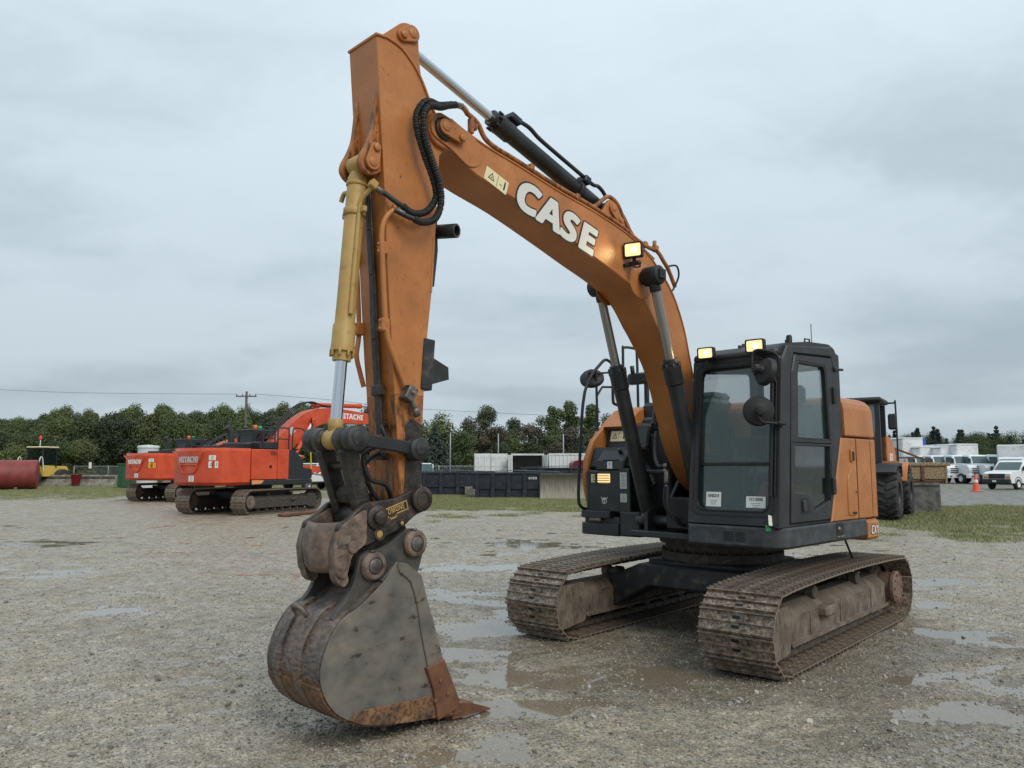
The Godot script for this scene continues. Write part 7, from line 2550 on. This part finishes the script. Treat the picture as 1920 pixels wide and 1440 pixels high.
func dump_body(label: String, at: Vector3, turn: float, L: float, text: String) -> void:
	var d := thing("dump_body", label, "dump body", at, turn, "dark steel bodies on the grass")
	d.scale = Vector3(1, 0.76, 1)
	var b := MB.new()
	b.prism(rounded(V([-L / 2, 0.62, L / 2 - 0.3, 0.62, L / 2, 0.8, L / 2, 1.66, -L / 2, 1.66]), 0.06, 3), 0.98, 1.04, 0.01)
	b.prism(rounded(V([-L / 2, 0.62, L / 2 - 0.3, 0.62, L / 2, 0.8, L / 2, 1.66, -L / 2, 1.66]), 0.06, 3), -1.04, -0.98, 0.01)
	b.box(Vector3(0, 0.64, 0), Vector3(L - 0.2, 0.05, 1.98), 0.01)
	b.box(Vector3(-L / 2 + 0.03, 1.14, 0), Vector3(0.06, 1.04, 1.98), 0.01)
	b.box(Vector3(L / 2 - 0.03, 1.2, 0), Vector3(0.06, 0.9, 1.98), 0.01)
	obj("body_walls", b, M.navy, d)
	for sd in [1.0, -1.0]:
		boxpart("top_rail", Vector3(0, 1.68, sd * 1.03), Vector3(L + 0.1, 0.13, 0.16), M.navy, d, 0.02)
		var k := -L / 2 + 0.25
		while k < L / 2:
			var r := MB.new()
			r.loft([[Vector3(k - 0.09, 1.62, sd * 1.03), Vector3(k + 0.09, 1.62, sd * 1.03), Vector3(k + 0.09, 1.62, sd * 1.12), Vector3(k - 0.09, 1.62, sd * 1.12)], [Vector3(k - 0.09, 0.60, sd * 1.03), Vector3(k + 0.09, 0.60, sd * 1.03), Vector3(k + 0.09, 0.60, sd * 1.13), Vector3(k - 0.09, 0.60, sd * 1.13)], [Vector3(k - 0.12, 0.0, sd * 0.95), Vector3(k + 0.12, 0.0, sd * 0.95), Vector3(k + 0.12, 0.0, sd * 1.16), Vector3(k - 0.12, 0.0, sd * 1.16)]])
			obj("rib", r, M.navy, d)
			k += (L - 0.5) / 5.0
		boxpart("skirt", Vector3(-L * 0.02, 0.33, sd * 0.93), Vector3(L * 0.9, 0.60, 0.05), M.navy, d, 0.01)
	var tp := MB.new()
	tp.loft([[Vector3(-L * 0.48, 1.76, -1.0), Vector3(-L * 0.48, 1.76, 1.0), Vector3(-L * 0.48, 1.80, 1.0), Vector3(-L * 0.48, 1.80, -1.0)], [Vector3(0, 1.86, -0.98), Vector3(0, 1.84, 1.02), Vector3(0, 1.88, 1.02), Vector3(0, 1.90, -0.98)], [Vector3(L * 0.48, 1.76, -1.0), Vector3(L * 0.48, 1.75, 1.0), Vector3(L * 0.48, 1.79, 1.0), Vector3(L * 0.48, 1.80, -1.0)]])
	obj("cover_sheet", tp, M.navy, d)
	if not text and at.x < 0.0:
		var sw := MB.new()
		sw.prism(strip_arc(Vector2(-L / 2 + 0.55, 1.36), 0.22, 0.16, -1.9, 1.5), 1.135, 1.14, 0.0)
		sw.box(Vector3(-L / 2 + 0.42, 1.40, 1.1375), Vector3(0.42, 0.06, 0.005), 0.0)
		sw.box(Vector3(-L / 2 + 0.45, 1.28, 1.1375), Vector3(0.30, 0.05, 0.005), 0.0)
		obj("sticker", sw, M.paper, d)
	if text:
		write_on("number", text, 0.42, 0.16, M.paper, d, Vector3(0.82, 1.36, 1.045), Basis(), 0.0, 0.0, 0.004)

func pickup(called: String, label: String, at: Vector3, turn: float, m: Material, boxy := false) -> void:
	var p := thing(called, label, "pickup truck" if not boxy else "car", at, turn)
	var body := rounded(V([-2.7, 0.55, 2.7, 0.55, 2.72, 0.95, 2.6, 1.12, 1.15, 1.20, 0.95, 1.22, -2.7, 1.22]), 0.06, 3)
	if boxy:
		body = rounded(V([-2.1, 0.6, 2.1, 0.6, 2.1, 1.0, 1.95, 1.12, 0.8, 1.18, -2.1, 1.2]), 0.06, 3)
	plate("body", body, -0.95, 0.95, m, p, 0.06)
	var g := V([-1.25, 1.2, 1.1, 1.2, 0.45, 1.80, -1.15, 1.82])
	if boxy:
		g = V([-2.0, 1.18, 0.75, 1.16, 0.35, 1.78, -1.95, 1.82])
	plate("windows", g, -0.80, 0.80, M.screen, p, 0.03)
	boxpart("roof", P(-0.36 if not boxy else -0.8, 1.84, 0), Vector3(1.65 if not boxy else 2.3, 0.09, 1.55), m, p, 0.04)
	for x in ([-1.2, -0.35, 0.55] if not boxy else [-1.95, -0.8, 0.45]):
		for sd in [1.0, -1.0]:
			boxpart("post", P(x, 1.5, sd * 0.79), Vector3(0.09, 0.66, 0.06), m, p, 0.01)
	for q in [[1.65 if not boxy else 1.35, 1], [1.65 if not boxy else 1.35, -1], [-1.7 if not boxy else -1.3, 1], [-1.7 if not boxy else -1.3, -1]]:
		wheel(p, P(q[0], 0.40, q[1] * 0.86), 0.40, 0.27, q[1], 0.24, M.alloy)
	boxpart("front_bumper", P(2.74 if not boxy else 2.14, 0.62, 0), Vector3(0.16, 0.22, 1.8), M.charcoal, p, 0.04)
	boxpart("rear_bumper", P(-2.74 if not boxy else -2.14, 0.62, 0), Vector3(0.14, 0.2, 1.8), M.galv, p, 0.04)
	boxpart("grille", P(2.70 if not boxy else 2.09, 0.92, 0), Vector3(0.06, 0.24, 1.1), M.charcoal, p, 0.02)
	for sd in [1.0, -1.0]:
		boxpart("headlight", P(2.68 if not boxy else 2.08, 0.95, sd * 0.74), Vector3(0.08, 0.2, 0.3), M.dim_white, p, 0.03)
		boxpart("door_mirror", P(0.8, 1.28, sd * 1.06), Vector3(0.12, 0.2, 0.16), M.charcoal, p, 0.03)

func make_middle_yard() -> void:
	container("white shipping container with closed double doors facing the yard", Vector3(-1.55, 0, -60.0), -PI / 2, 6.06, false)
	container("white shipping container standing open with its doors swung wide", Vector3(1.15, 0, -60.3), -PI / 2, 6.06, true)
	container("white shipping container showing its long corrugated side", Vector3(5.7, 0, -57.2), 0.0, 6.06, false)
	dump_body("dark steel dump body with white curved sticker near the blue spruce", Vector3(-3.6, 0, -45.2), 0.05, 5.2, "")
	dump_body("dark steel dump body marked with a white number on its side", Vector3(0.3, 0, -41.2), -0.05, 4.6, "6103")
	dump_body("dark steel dump body with a rumpled cover behind the grey plough blade", Vector3(3.1, 0.25, -47.2), -0.04, 5.0, "")
	var bs := thing("concrete_block", "small concrete block under the dark dump bodies", "block", Vector3(-2.2, 0, -43.9), 0.1)
	boxpart("block_body", Vector3(0, 0.25, 0), Vector3(0.9, 0.5, 0.6), M.concrete, bs, 0.03)
	# plough blade
	var pb := thing("plough_blade", "curved grey plough blade standing on the grass before the maroon truck", "plough", Vector3(2.75, 0, -38.9), -0.04 - PI / 2)
	var arc := []
	for i in 13:
		var a := lerpf(-1.0, 1.05, i / 12.0)
		arc.append(Vector2(-cos(a) * 0.62 + 0.62, 0.62 + sin(a) * 0.70))
	var arc2 := []
	for q in arc:
		arc2.push_front(q - Vector2(0.03, 0))
	var prof: Array = arc.duplicate()
	prof.append_array(arc2)
	plate("blade", prof, -1.35, 1.35, M.plough, pb, 0.004)
	for v in [-1.0, 0.0, 1.0]:
		plate("blade_rib", V([-0.05, 0.05, -0.35, 0.3, -0.35, 0.9, 0.0, 1.2, -0.06, 0.6]), v - 0.02, v + 0.02, M.grey_steel, pb, 0.004)
	boxpart("top_edge", P(0.26, 1.25, 0), Vector3(0.07, 0.05, 2.72), M.grey_steel, pb, 0.01)
	# long concrete barrier behind the orange arm
	var prof2 := rounded(V([-0.35, 0, 0.35, 0, 0.33, 0.1, 0.16, 0.40, 0.10, 1.05, -0.10, 1.05, -0.16, 0.40, -0.33, 0.1]), 0.02, 3)
	var jb := thing("concrete_barrier", "grey concrete road barrier standing behind the orange arm", "barrier", Vector3(-6.3, 0, -36.5), 0.05)
	var q := MB.new()
	q.prism(prof2, -1.7, 1.7, 0.02, Transform3D(Basis(Vector3(0, 0, 1), Vector3(0, 1, 0), Vector3(-1, 0, 0)), Vector3.ZERO))
	obj("block", q, M.concrete, jb)
	pickup("pickup_truck", "white pickup truck parked beyond the curled bucket of the red excavator", Vector3(-14.2, 0, -56.0), -0.5 - PI / 2, M.truck_white)
	pickup("pickup_truck", "dark pickup truck parked beyond the concrete barrier and coupler", Vector3(-10.8, 0, -57.0), -0.2 - PI / 2, M.navy)
	pickup("parked_car", "white off-road car parked behind the dark dump bodies", Vector3(-6.6, 0, -56.0), 0.75 - PI / 2, M.truck_white, true)
	# maroon lorry
	var t := thing("maroon_truck", "maroon truck tractor with a bright wheel beside the white containers", "truck", Vector3(6.8, 0, -50.0), PI + 0.05)
	plate("hood", rounded(V([0.2, 0.9, 3.0, 0.85, 3.05, 1.85, 2.8, 2.02, 0.2, 2.12]), 0.08, 4), -0.95, 0.95, M.maroon, t, 0.06)
	plate("cab", rounded(V([-2.0, 0.85, 0.3, 0.85, 0.3, 2.2, -0.1, 3.0, -2.0, 3.0]), 0.08, 4), -1.05, 1.05, M.maroon, t, 0.05)
	plate("windows", V([-1.6, 2.15, 0.32, 2.15, 0.0, 2.85, -1.6, 2.85]), -1.07, 1.07, M.screen, t, 0.01)
	boxpart("chassis", P(-2.0, 0.75, 0), Vector3(7.0, 0.2, 0.9), M.charcoal, t, 0.02)
	for e in [[2.0, 1], [2.0, -1], [-3.4, 1], [-3.4, -1]]:
		wheel(t, P(e[0], 0.52, e[1] * 1.0), 0.52, 0.32, e[1], 0.30, M.alloy)
	for sd in [1.0, -1.0]:
		var fd := MB.new()
		fd.prism(strip_arc(Vector2(2.0, 0.52), 0.66, 0.60, 0.1, PI - 0.1), -sd * 0.78, -sd * 1.2, 0.01)
		obj("mudguard", fd, M.maroon, t)
	boxpart("bumper", P(3.1, 0.62, 0), Vector3(0.12, 0.35, 2.2), M.alloy, t, 0.03)

func strip_arc(c: Vector2, r: float, ri: float, a0: float, a1: float) -> Array:
	var o := circle(c, r, 13, a0, a1)
	var i := circle(c, ri, 13, a0, a1)
	i.reverse()
	o.append_array(i)
	return o

# ---------------------------------------------------------------- right side of the yard
func hood_truck(label: String, at: Vector3, turn: float, box_len: float, box_top: float, box_m: Material, wedge := false) -> void:
	var t := thing("box_truck", label, "truck", at, turn, "white trucks in a row")
	if wedge:
		plate("hood", rounded(V([0.9, 0.95, 3.1, 0.9, 3.15, 1.55, 2.9, 1.72, 0.9, 1.98]), 0.12, 4), -0.92, 0.92, M.truck_white, t, 0.10)
	else:
		plate("hood", rounded(V([0.9, 0.85, 2.7, 0.85, 2.75, 1.55, 2.55, 1.80, 0.9, 1.98]), 0.12, 4), -0.98, 0.98, M.truck_white, t, 0.10)
	plate("cab", rounded(V([-0.8, 0.85, 1.0, 0.85, 1.0, 1.95, 0.55, 2.78, -0.75, 2.84]), 0.12, 4), -1.05, 1.05, M.truck_white, t, 0.08)
	var ws := MB.new()
	ws.prism(rounded(V([-0.93, 0, 0.93, 0, 0.86, 0.78, -0.86, 0.78]), 0.06, 4), 0.0, 0.02, 0.0, Transform3D(Basis(Vector3(0, 0, -1), Vector3(-0.45, 0.83, 0).normalized(), Vector3(0.83, 0.45, 0).normalized()), P(1.015, 1.97, 0)))
	obj("windscreen", ws, M.screen, t)
	for sd in [1.0, -1.0]:
		plate("side_window", V([-0.35, 1.95, 0.85, 1.95, 0.5, 2.6, -0.35, 2.6]), sd * 1.05, sd * 1.058, M.screen, t, 0.0)
		boxpart("headlight", P(2.72, 1.22, sd * 0.78), Vector3(0.10, 0.24, 0.32), M.dim_white, t, 0.03)
		boxpart("door_mirror", P(1.0, 2.25, sd * 1.28), Vector3(0.10, 0.42, 0.22), M.charcoal, t, 0.03)
		wheel(t, P(1.75, 0.50, sd * 0.95), 0.50, 0.30, sd, 0.29, M.truck_white)
		wheel(t, P(-3.2, 0.50, sd * 0.95), 0.50, 0.34, sd, 0.29, M.truck_white)
	for k in 3:
		boxpart("grille_bar", P(2.755, 1.08 + k * 0.19, 0), Vector3(0.05, 0.09, 1.15), M.charcoal, t, 0.01)
	boxpart("badge", P(2.76, 1.66, 0), Vector3(0.05, 0.12, 0.16), M.charcoal, t, 0.02)
	var bu := MB.new()
	bu.prism(rounded(V([2.55, -1.1, 2.85, -0.9, 2.92, -0.4, 2.92, 0.4, 2.85, 0.9, 2.55, 1.1]), 0.05, 3), 0.55, 0.88, 0.03, plan())
	obj("bumper", bu, M.truck_white, t)
	for v in [-0.65, 0.0, 0.65]:
		boxpart("bumper_slot", P(2.91, 0.74, v), Vector3(0.05, 0.12, 0.22), M.charcoal, t, 0.01)
	boxpart("chassis", P(-2.2, 0.72, 0), Vector3(6.0, 0.22, 0.9), M.charcoal, t, 0.02)
	if box_len > 0.0:
		boxpart("cargo_box", P(-0.95 - box_len / 2, (1.05 + box_top) / 2, 0), Vector3(box_len, box_top - 1.05, 2.4), box_m, t, 0.10)
		boxpart("box_rim", P(-0.97, box_top - 0.1, 0), Vector3(0.12, 0.16, 2.3), M.dim_white, t, 0.04)
		boxpart("box_sill", P(-0.95 - box_len / 2, 1.0, 0), Vector3(box_len, 0.10, 2.42), M.galv, t, 0.02)
		for sd in [1.0, -1.0]:
			boxpart("box_rail", P(-0.95 - box_len / 2, box_top - 0.22, sd * 1.2), Vector3(box_len - 0.1, 0.10, 0.03), M.galv, t, 0.005)

func make_right_yard() -> void:
	# orange wheel loader behind the cab: local +x is its rear, pointing away to the right
	var wl := thing("wheel_loader", "orange wheel loader with large black tyres and dark cab behind the excavator", "wheel loader", Vector3(11.25, 0, -25.2), 1.0)
	for q in [[-1.6, -1.0], [-1.6, 1.0], [1.6, 1.0], [1.6, -1.0]]:
		wheel(wl, P(q[0], 0.78, q[1] * 1.02), 0.76, 0.58, q[1], 0.38, M.charcoal, 20)
	plate("engine_hood", rounded(V([0.55, 1.15, 2.75, 1.15, 2.75, 1.75, 2.45, 2.2, 1.8, 2.52, 0.55, 2.62]), [0.05, 0.1, 0.15, 0.25, 0.25, 0.05], 5), -0.78, 0.78, M.loader, wl, 0.06)
	write_on("model_number", "621G", 0.80, 0.24, M.paper, wl, P(1.35, 1.92, -0.782), right_side(), 0.15, 0.008, 0.004)
	plate("chassis", V([-2.2, 0.7, 2.5, 0.7, 2.5, 1.16, -2.2, 1.16]), -0.5, 0.5, M.charcoal, wl, 0.03)
	for sd in [1.0, -1.0]:
		var mg := MB.new()
		mg.prism(V([-2.45, 1.45, -2.1, 1.66, -1.1, 1.72, -0.72, 1.72, -0.72, 1.30, -0.80, 1.30, -0.85, 1.58, -1.2, 1.64, -2.05, 1.58, -2.4, 1.39]), -sd * 0.70, -sd * 1.32, 0.01)
		obj("mudguard", mg, M.charcoal, wl)
		plate("rear_mudguard", strip_arc(Vector2(1.6, 0.78), 0.98, 0.90, 0.5, PI - 0.4), sd * 0.75, sd * 1.28, M.loader, wl, 0.01)
		plate("step_panel", V([-0.72, 1.60, -0.35, 1.60, -0.35, 1.78, -0.72, 1.78]), sd * 0.75, sd * 1.2, M.loader, wl, 0.01)
		var la := MB.new()
		la.bar(P(-1.0, 1.7, sd * 0.45), P(-2.2, 0.95, sd * 0.45), 0.26, 0.12, Vector3(0, 0, 1), 0.02)
		obj("lift_arm", la, M.loader, wl)
	var cp := MB.new()
	for q in [[-0.65, 0.68], [-0.65, -0.68], [0.62, 0.68], [0.62, -0.68]]:
		cp.bar(P(q[0], 1.3, q[1]), P(q[0], 3.6, q[1]), 0.14, 0.14)
	cp.box(P(0, 1.5, 0), Vector3(1.3, 0.45, 1.4), 0.03)
	obj("cab_post", cp, M.charcoal, wl)
	boxpart("cab_roof", P(0.0, 3.70, 0), Vector3(1.75, 0.16, 1.7), M.charcoal, wl, 0.06)
	boxpart("cab_glass", P(0, 2.66, 0), Vector3(1.22, 1.82, 1.32), M.screen_dark, wl, 0.01)
	boxpart("seat", P(0.1, 2.2, 0), Vector3(0.5, 0.9, 0.5), M.seat, wl, 0.08)
	var mr := MB.new()
	mr.tube(spline([P(-0.66, 3.55, -0.75), P(-0.62, 3.58, -1.15), P(-0.60, 3.50, -1.2), P(-0.60, 1.75, -1.2)], 4), 0.028, 8)
	obj("grab_rail", mr, M.charcoal, wl)
	boxpart("mirror", P(-0.62, 3.0, -1.10), Vector3(0.12, 0.5, 0.26), M.charcoal, wl, 0.05)
	for k in 3:
		boxpart("ladder_step", P(-0.62, 0.42 + k * 0.36, -1.08), Vector3(0.34, 0.03, 0.24), M.charcoal, wl, 0.006)
	# rusty bucket attachment and cream spreader frame beyond the tyre
	var gb := thing("steel_bucket", "grey steel loader bucket standing open side down in the grass", "bucket", Vector3(13.7, 0, -27.6), -0.15)
	boxpart("back_plate", Vector3(0, 0.52, 0), Vector3(2.6, 1.04, 0.05), M.grey_steel, gb, 0.01)
	for sd in [-1.0, 1.0]:
		var sp2 := MB.new()
		sp2.prism(V([0.0, 0.0, -0.75, 0.12, -0.8, 0.4, -0.35, 1.05, 0.0, 1.05]), -0.03, 0.03, 0.006, Transform3D(Basis(Vector3(0, 0, 1), Vector3(0, 1, 0), Vector3(-1, 0, 0)), Vector3(sd * 1.3, 0, 0)))
		obj("side_plate", sp2, M.grey_steel, gb)
	boxpart("top_rib", Vector3(0, 1.0, 0.04), Vector3(2.6, 0.10, 0.08), M.grey_steel, gb, 0.01)
	boxpart("floor_plate", Vector3(0, 0.06, -0.4), Vector3(2.6, 0.05, 0.8), M.grey_steel, gb, 0.01)
	var fr := thing("spreader_frame", "rusty cream steel hopper with a pointed rail frame on top of it", "hopper", Vector3(14.5, 0, -29.9), -0.08)
	boxpart("side_panel", Vector3(0, 1.40, 0.55), Vector3(3.6, 0.50, 0.06), M.rust_cream, fr, 0.01)
	boxpart("side_panel", Vector3(0, 1.40, -0.55), Vector3(3.6, 0.50, 0.06), M.rust_cream, fr, 0.01)
	boxpart("top_beam", Vector3(0, 1.70, 0.56), Vector3(3.9, 0.13, 0.16), M.rust_cream, fr, 0.02)
	boxpart("end_panel", Vector3(1.8, 1.35, 0), Vector3(0.08, 0.75, 1.2), M.rust_cream, fr, 0.01)
	boxpart("end_panel", Vector3(-1.8, 1.35, 0), Vector3(0.08, 0.75, 1.2), M.rust_cream, fr, 0.01)
	for x in [-0.9, 0.95]:
		boxpart("strap", Vector3(x, 1.4, 0.6), Vector3(0.12, 0.60, 0.05), M.rust_dark, fr, 0.01)
	boxpart("lower_sill", Vector3(0, 1.10, 0.5), Vector3(3.5, 0.14, 0.10), M.rust_dark, fr, 0.02)
	for x in [-1.6, 1.6]:
		boxpart("leg", Vector3(x, 0.55, 0.3), Vector3(0.12, 1.1, 0.12), M.rust_dark, fr, 0.01)
		boxpart("leg", Vector3(x, 0.55, -0.5), Vector3(0.12, 1.1, 0.12), M.rust_dark, fr, 0.01)
	var tr := MB.new()
	tr.bar(Vector3(-1.0, 1.75, 0.5), Vector3(-0.1, 2.38, 0.3), 0.07, 0.07)
	tr.bar(Vector3(-0.1, 2.38, 0.3), Vector3(1.4, 1.75, 0.5), 0.07, 0.07)
	tr.bar(Vector3(-0.25, 2.25, 0.35), Vector3(-0.25, 1.75, 0.5), 0.08, 0.06)
	tr.bar(Vector3(0.12, 2.25, 0.35), Vector3(0.12, 1.75, 0.5), 0.08, 0.06)
	tr.bar(Vector3(-0.8, 1.95, 0.45), Vector3(0.9, 1.95, 0.45), 0.05, 0.06)
	obj("rail_frame", tr, M.rust_dark, fr)
	var sl := MB.new()
	sl.bar(Vector3(-1.5, 1.1, 0.62), Vector3(-1.1, 2.2, 0.4), 0.10, 0.10)
	obj("tow_post", sl, M.rust_cream, fr)
	# white trucks in a row
	hood_truck("white truck with tall white and blue cargo box, farthest along the row", Vector3(42.1, 0, -80.4), 0.12 - PI / 2, 6.0, 4.7, M.box_white)
	hood_truck("white hooded truck with box body beside the blue ended truck", Vector3(43.2, 0, -79.1), 0.12 - PI / 2, 5.5, 3.75, M.box_white)
	hood_truck("white hooded truck between two like it, slotted grille half hidden", Vector3(44.6, 0, -77.8), 0.10 - PI / 2, 5.5, 3.7, M.box_white)
	hood_truck("white hooded truck with box body and full slotted grille in view", Vector3(45.8, 0, -77.0), 0.10 - PI / 2, 5.5, 3.95, M.box_white)
	hood_truck("white truck with sloping hood and upright grille at the row end", Vector3(47.8, 0, -76.1), 0.30 - PI / 2, 0.0, 3.0, M.box_white, true)
	var bb := thing("blue_box_end", "blue painted end panel of the tall box body over the trucks", "panel", Vector3(43.9, 0, -83.8))
	boxpart("panel_sheet", Vector3(0, 3.2, 0), Vector3(1.5, 3.0, 0.1), M.blue, bb, 0.02)
	boxpart("panel_stand", Vector3(0, 0.85, -0.2), Vector3(1.2, 1.7, 0.3), M.charcoal, bb, 0.02)
	var vn2 := thing("panel_van", "plain white panel van seen from behind past the row of trucks", "van", Vector3(52.1, 0, -79.1), 0.35)
	boxpart("body", Vector3(0, 1.55, 0), Vector3(4.6, 2.5, 2.0), M.dim_white, vn2, 0.18)
	for q in [[-1.5, 1], [1.5, 1], [-1.5, -1], [1.5, -1]]:
		wheel(vn2, Vector3(q[0], 0.38, -q[1] * 0.9), 0.38, 0.26, q[1], 0.22, M.alloy)
	# cab-over truck
	var co := thing("cabover_truck", "white flat fronted delivery truck with box body beyond the van", "truck", Vector3(46.2, 0, -72.0), -0.62 - PI / 2)
	plate("cab", rounded(V([-0.8, 0.6, 0.95, 0.6, 1.0, 1.3, 0.72, 2.5, -0.7, 2.55]), [0.1, 0.1, 0.15, 0.18, 0.15], 4), -1.0, 1.0, M.truck_white, co, 0.07)
	var cw := MB.new()
	cw.prism(rounded(V([-0.9, 0, 0.9, 0, 0.84, 1.0, -0.84, 1.0]), 0.08, 4), 0.0, 0.02, 0.0, Transform3D(Basis(Vector3(0, 0, -1), Vector3(-0.227, 0.974, 0), Vector3(0.974, 0.227, 0)), P(1.005, 1.33, 0)))
	obj("windscreen", cw, M.screen, co)
	for sd in [1.0, -1.0]:
		plate("side_window", V([-0.4, 1.4, 0.8, 1.35, 0.6, 2.3, -0.4, 2.3]), sd * 1.0, sd * 1.008, M.screen, co, 0.0)
		wheel(co, P(0.1, 0.42, sd * 0.85), 0.42, 0.26, sd, 0.24, M.truck_white)
		wheel(co, P(-3.4, 0.42, sd * 0.85), 0.42, 0.3, sd, 0.24, M.truck_white)
		boxpart("door_mirror", P(1.05, 1.9, sd * 1.2), Vector3(0.08, 0.42, 0.2), M.charcoal, co, 0.03)
		boxpart("headlight", P(1.0, 0.85, sd * 0.75), Vector3(0.06, 0.16, 0.3), M.dim_white, co, 0.02)
	for k in 3:
		boxpart("grille_bar", P(0.99, 0.80 + k * 0.13, 0), Vector3(0.05, 0.05, 0.8), M.charcoal, co, 0.01)
	boxpart("bumper", P(1.02, 0.48, 0), Vector3(0.14, 0.26, 1.95), M.truck_white, co, 0.04)
	boxpart("cargo_box", P(-3.1, 2.35, 0), Vector3(4.4, 2.7, 2.3), M.box_white, co, 0.08)
	boxpart("chassis", P(-2.4, 0.68, 0), Vector3(5.4, 0.25, 0.9), M.charcoal, co, 0.02)
	# white van
	var vn := thing("van", "white van with black grille and bumper beside the traffic cone", "van", Vector3(37.3, 0, -57.6), -1.05 - PI / 2)
	plate("body", rounded(V([-3.0, 0.45, 2.6, 0.45, 2.72, 0.8, 2.68, 1.12, 2.45, 1.25, 1.35, 1.36, 0.62, 2.02, 0.3, 2.1, -3.0, 2.1]), [0.05, 0.05, 0.05, 0.08, 0.1, 0.1, 0.15, 0.1, 0.1], 4), -0.98, 0.98, M.truck_white, vn, 0.08)
	var vw := MB.new()
	vw.prism(rounded(V([-0.86, 0, 0.86, 0, 0.80, 0.86, -0.80, 0.86]), 0.08, 4), 0.0, 0.02, 0.0, Transform3D(Basis(Vector3(0, 0, -1), Vector3(-0.73, 0.66, 0).normalized(), Vector3(0.66, 0.73, 0).normalized()), P(1.34, 1.38, 0)))
	obj("windscreen", vw, M.screen, vn)
	boxpart("grille", P(2.70, 0.95, 0), Vector3(0.06, 0.36, 1.15), M.charcoal, vn, 0.02)
	boxpart("bumper", P(2.76, 0.58, 0), Vector3(0.20, 0.34, 1.95), M.charcoal, vn, 0.05)
	write_on("badge", "GMC", 0.3, 0.08, mat(s(150, 60, 62), 0.4), vn, P(2.731, 0.97, 0), front_side(), 0.0, 0.0, 0.006)
	boxpart("number_plate", P(2.865, 0.60, -0.1), Vector3(0.01, 0.13, 0.28), M.paper, vn, 0.0)
	for sd in [1.0, -1.0]:
		boxpart("headlight", P(2.69, 1.04, sd * 0.77), Vector3(0.08, 0.18, 0.34), M.dim_white, vn, 0.02)
		boxpart("indicator", P(2.69, 0.86, sd * 0.77), Vector3(0.08, 0.14, 0.34), M.amber, vn, 0.02)
		plate("side_window", V([0.0, 1.38, 1.2, 1.38, 0.6, 1.95, 0.0, 1.95]), sd * 0.98, sd * 0.988, M.screen, vn, 0.0)
		wheel(vn, P(1.75, 0.38, sd * 0.88), 0.38, 0.26, sd, 0.22, M.truck_white)
		wheel(vn, P(-1.8, 0.38, sd * 0.88), 0.38, 0.26, sd, 0.22, M.truck_white)
		boxpart("door_mirror", P(1.15, 1.5, sd * 1.12), Vector3(0.12, 0.34, 0.2), M.charcoal, vn, 0.03)
		var ac := MB.new()
		ac.prism(strip_arc(Vector2(1.75, 0.42), 0.50, 0.44, -0.1, PI + 0.1), -sd * 0.96, -sd * 0.99, 0.004)
		obj("wheel_arch", ac, M.charcoal, vn)
	# cone
	var cn := thing("traffic_cone", "orange traffic cone with white band standing on the asphalt edge", "cone", Vector3(30.6, 0, -51.5))
	boxpart("cone_base", Vector3(0, 0.03, 0), Vector3(0.55, 0.06, 0.55), M.cone, cn, 0.02)
	var cc := MB.new()
	cc.lathe(Vector3(0, 0.06, 0), Vector3.UP, [Vector2(0.22, 0), Vector2(0.14, 0.55), Vector2(0, 0.55)], 20)
	obj("cone_body", cc, M.cone, cn)
	var cb := MB.new()
	cb.lathe(Vector3(0, 0.61, 0), Vector3.UP, [Vector2(0.14, 0), Vector2(0.115, 0.17), Vector2(0, 0.17)], 20)
	obj("white_band", cb, M.paper, cn)
	var ct := MB.new()
	ct.lathe(Vector3(0, 0.78, 0), Vector3.UP, [Vector2(0.115, 0), Vector2(0.06, 0.38), Vector2(0, 0.38)], 20)
	obj("cone_tip", ct, M.cone, cn)
	var tc := MB.new()
	tc.box(Vector3(0, 1.22, 0), Vector3(0.16, 0.14, 0.16), 0.03)
	obj("cone_lamp", tc, M.charcoal, cn)

func _ready() -> void:
	make_camera()
	make_sky()
	make_materials()
	make_ground()
	make_gravel()
	make_grass()
	make_excavator()
	background_materials()
	make_left_yard()
	make_middle_yard()
	make_right_yard()
	make_trees()
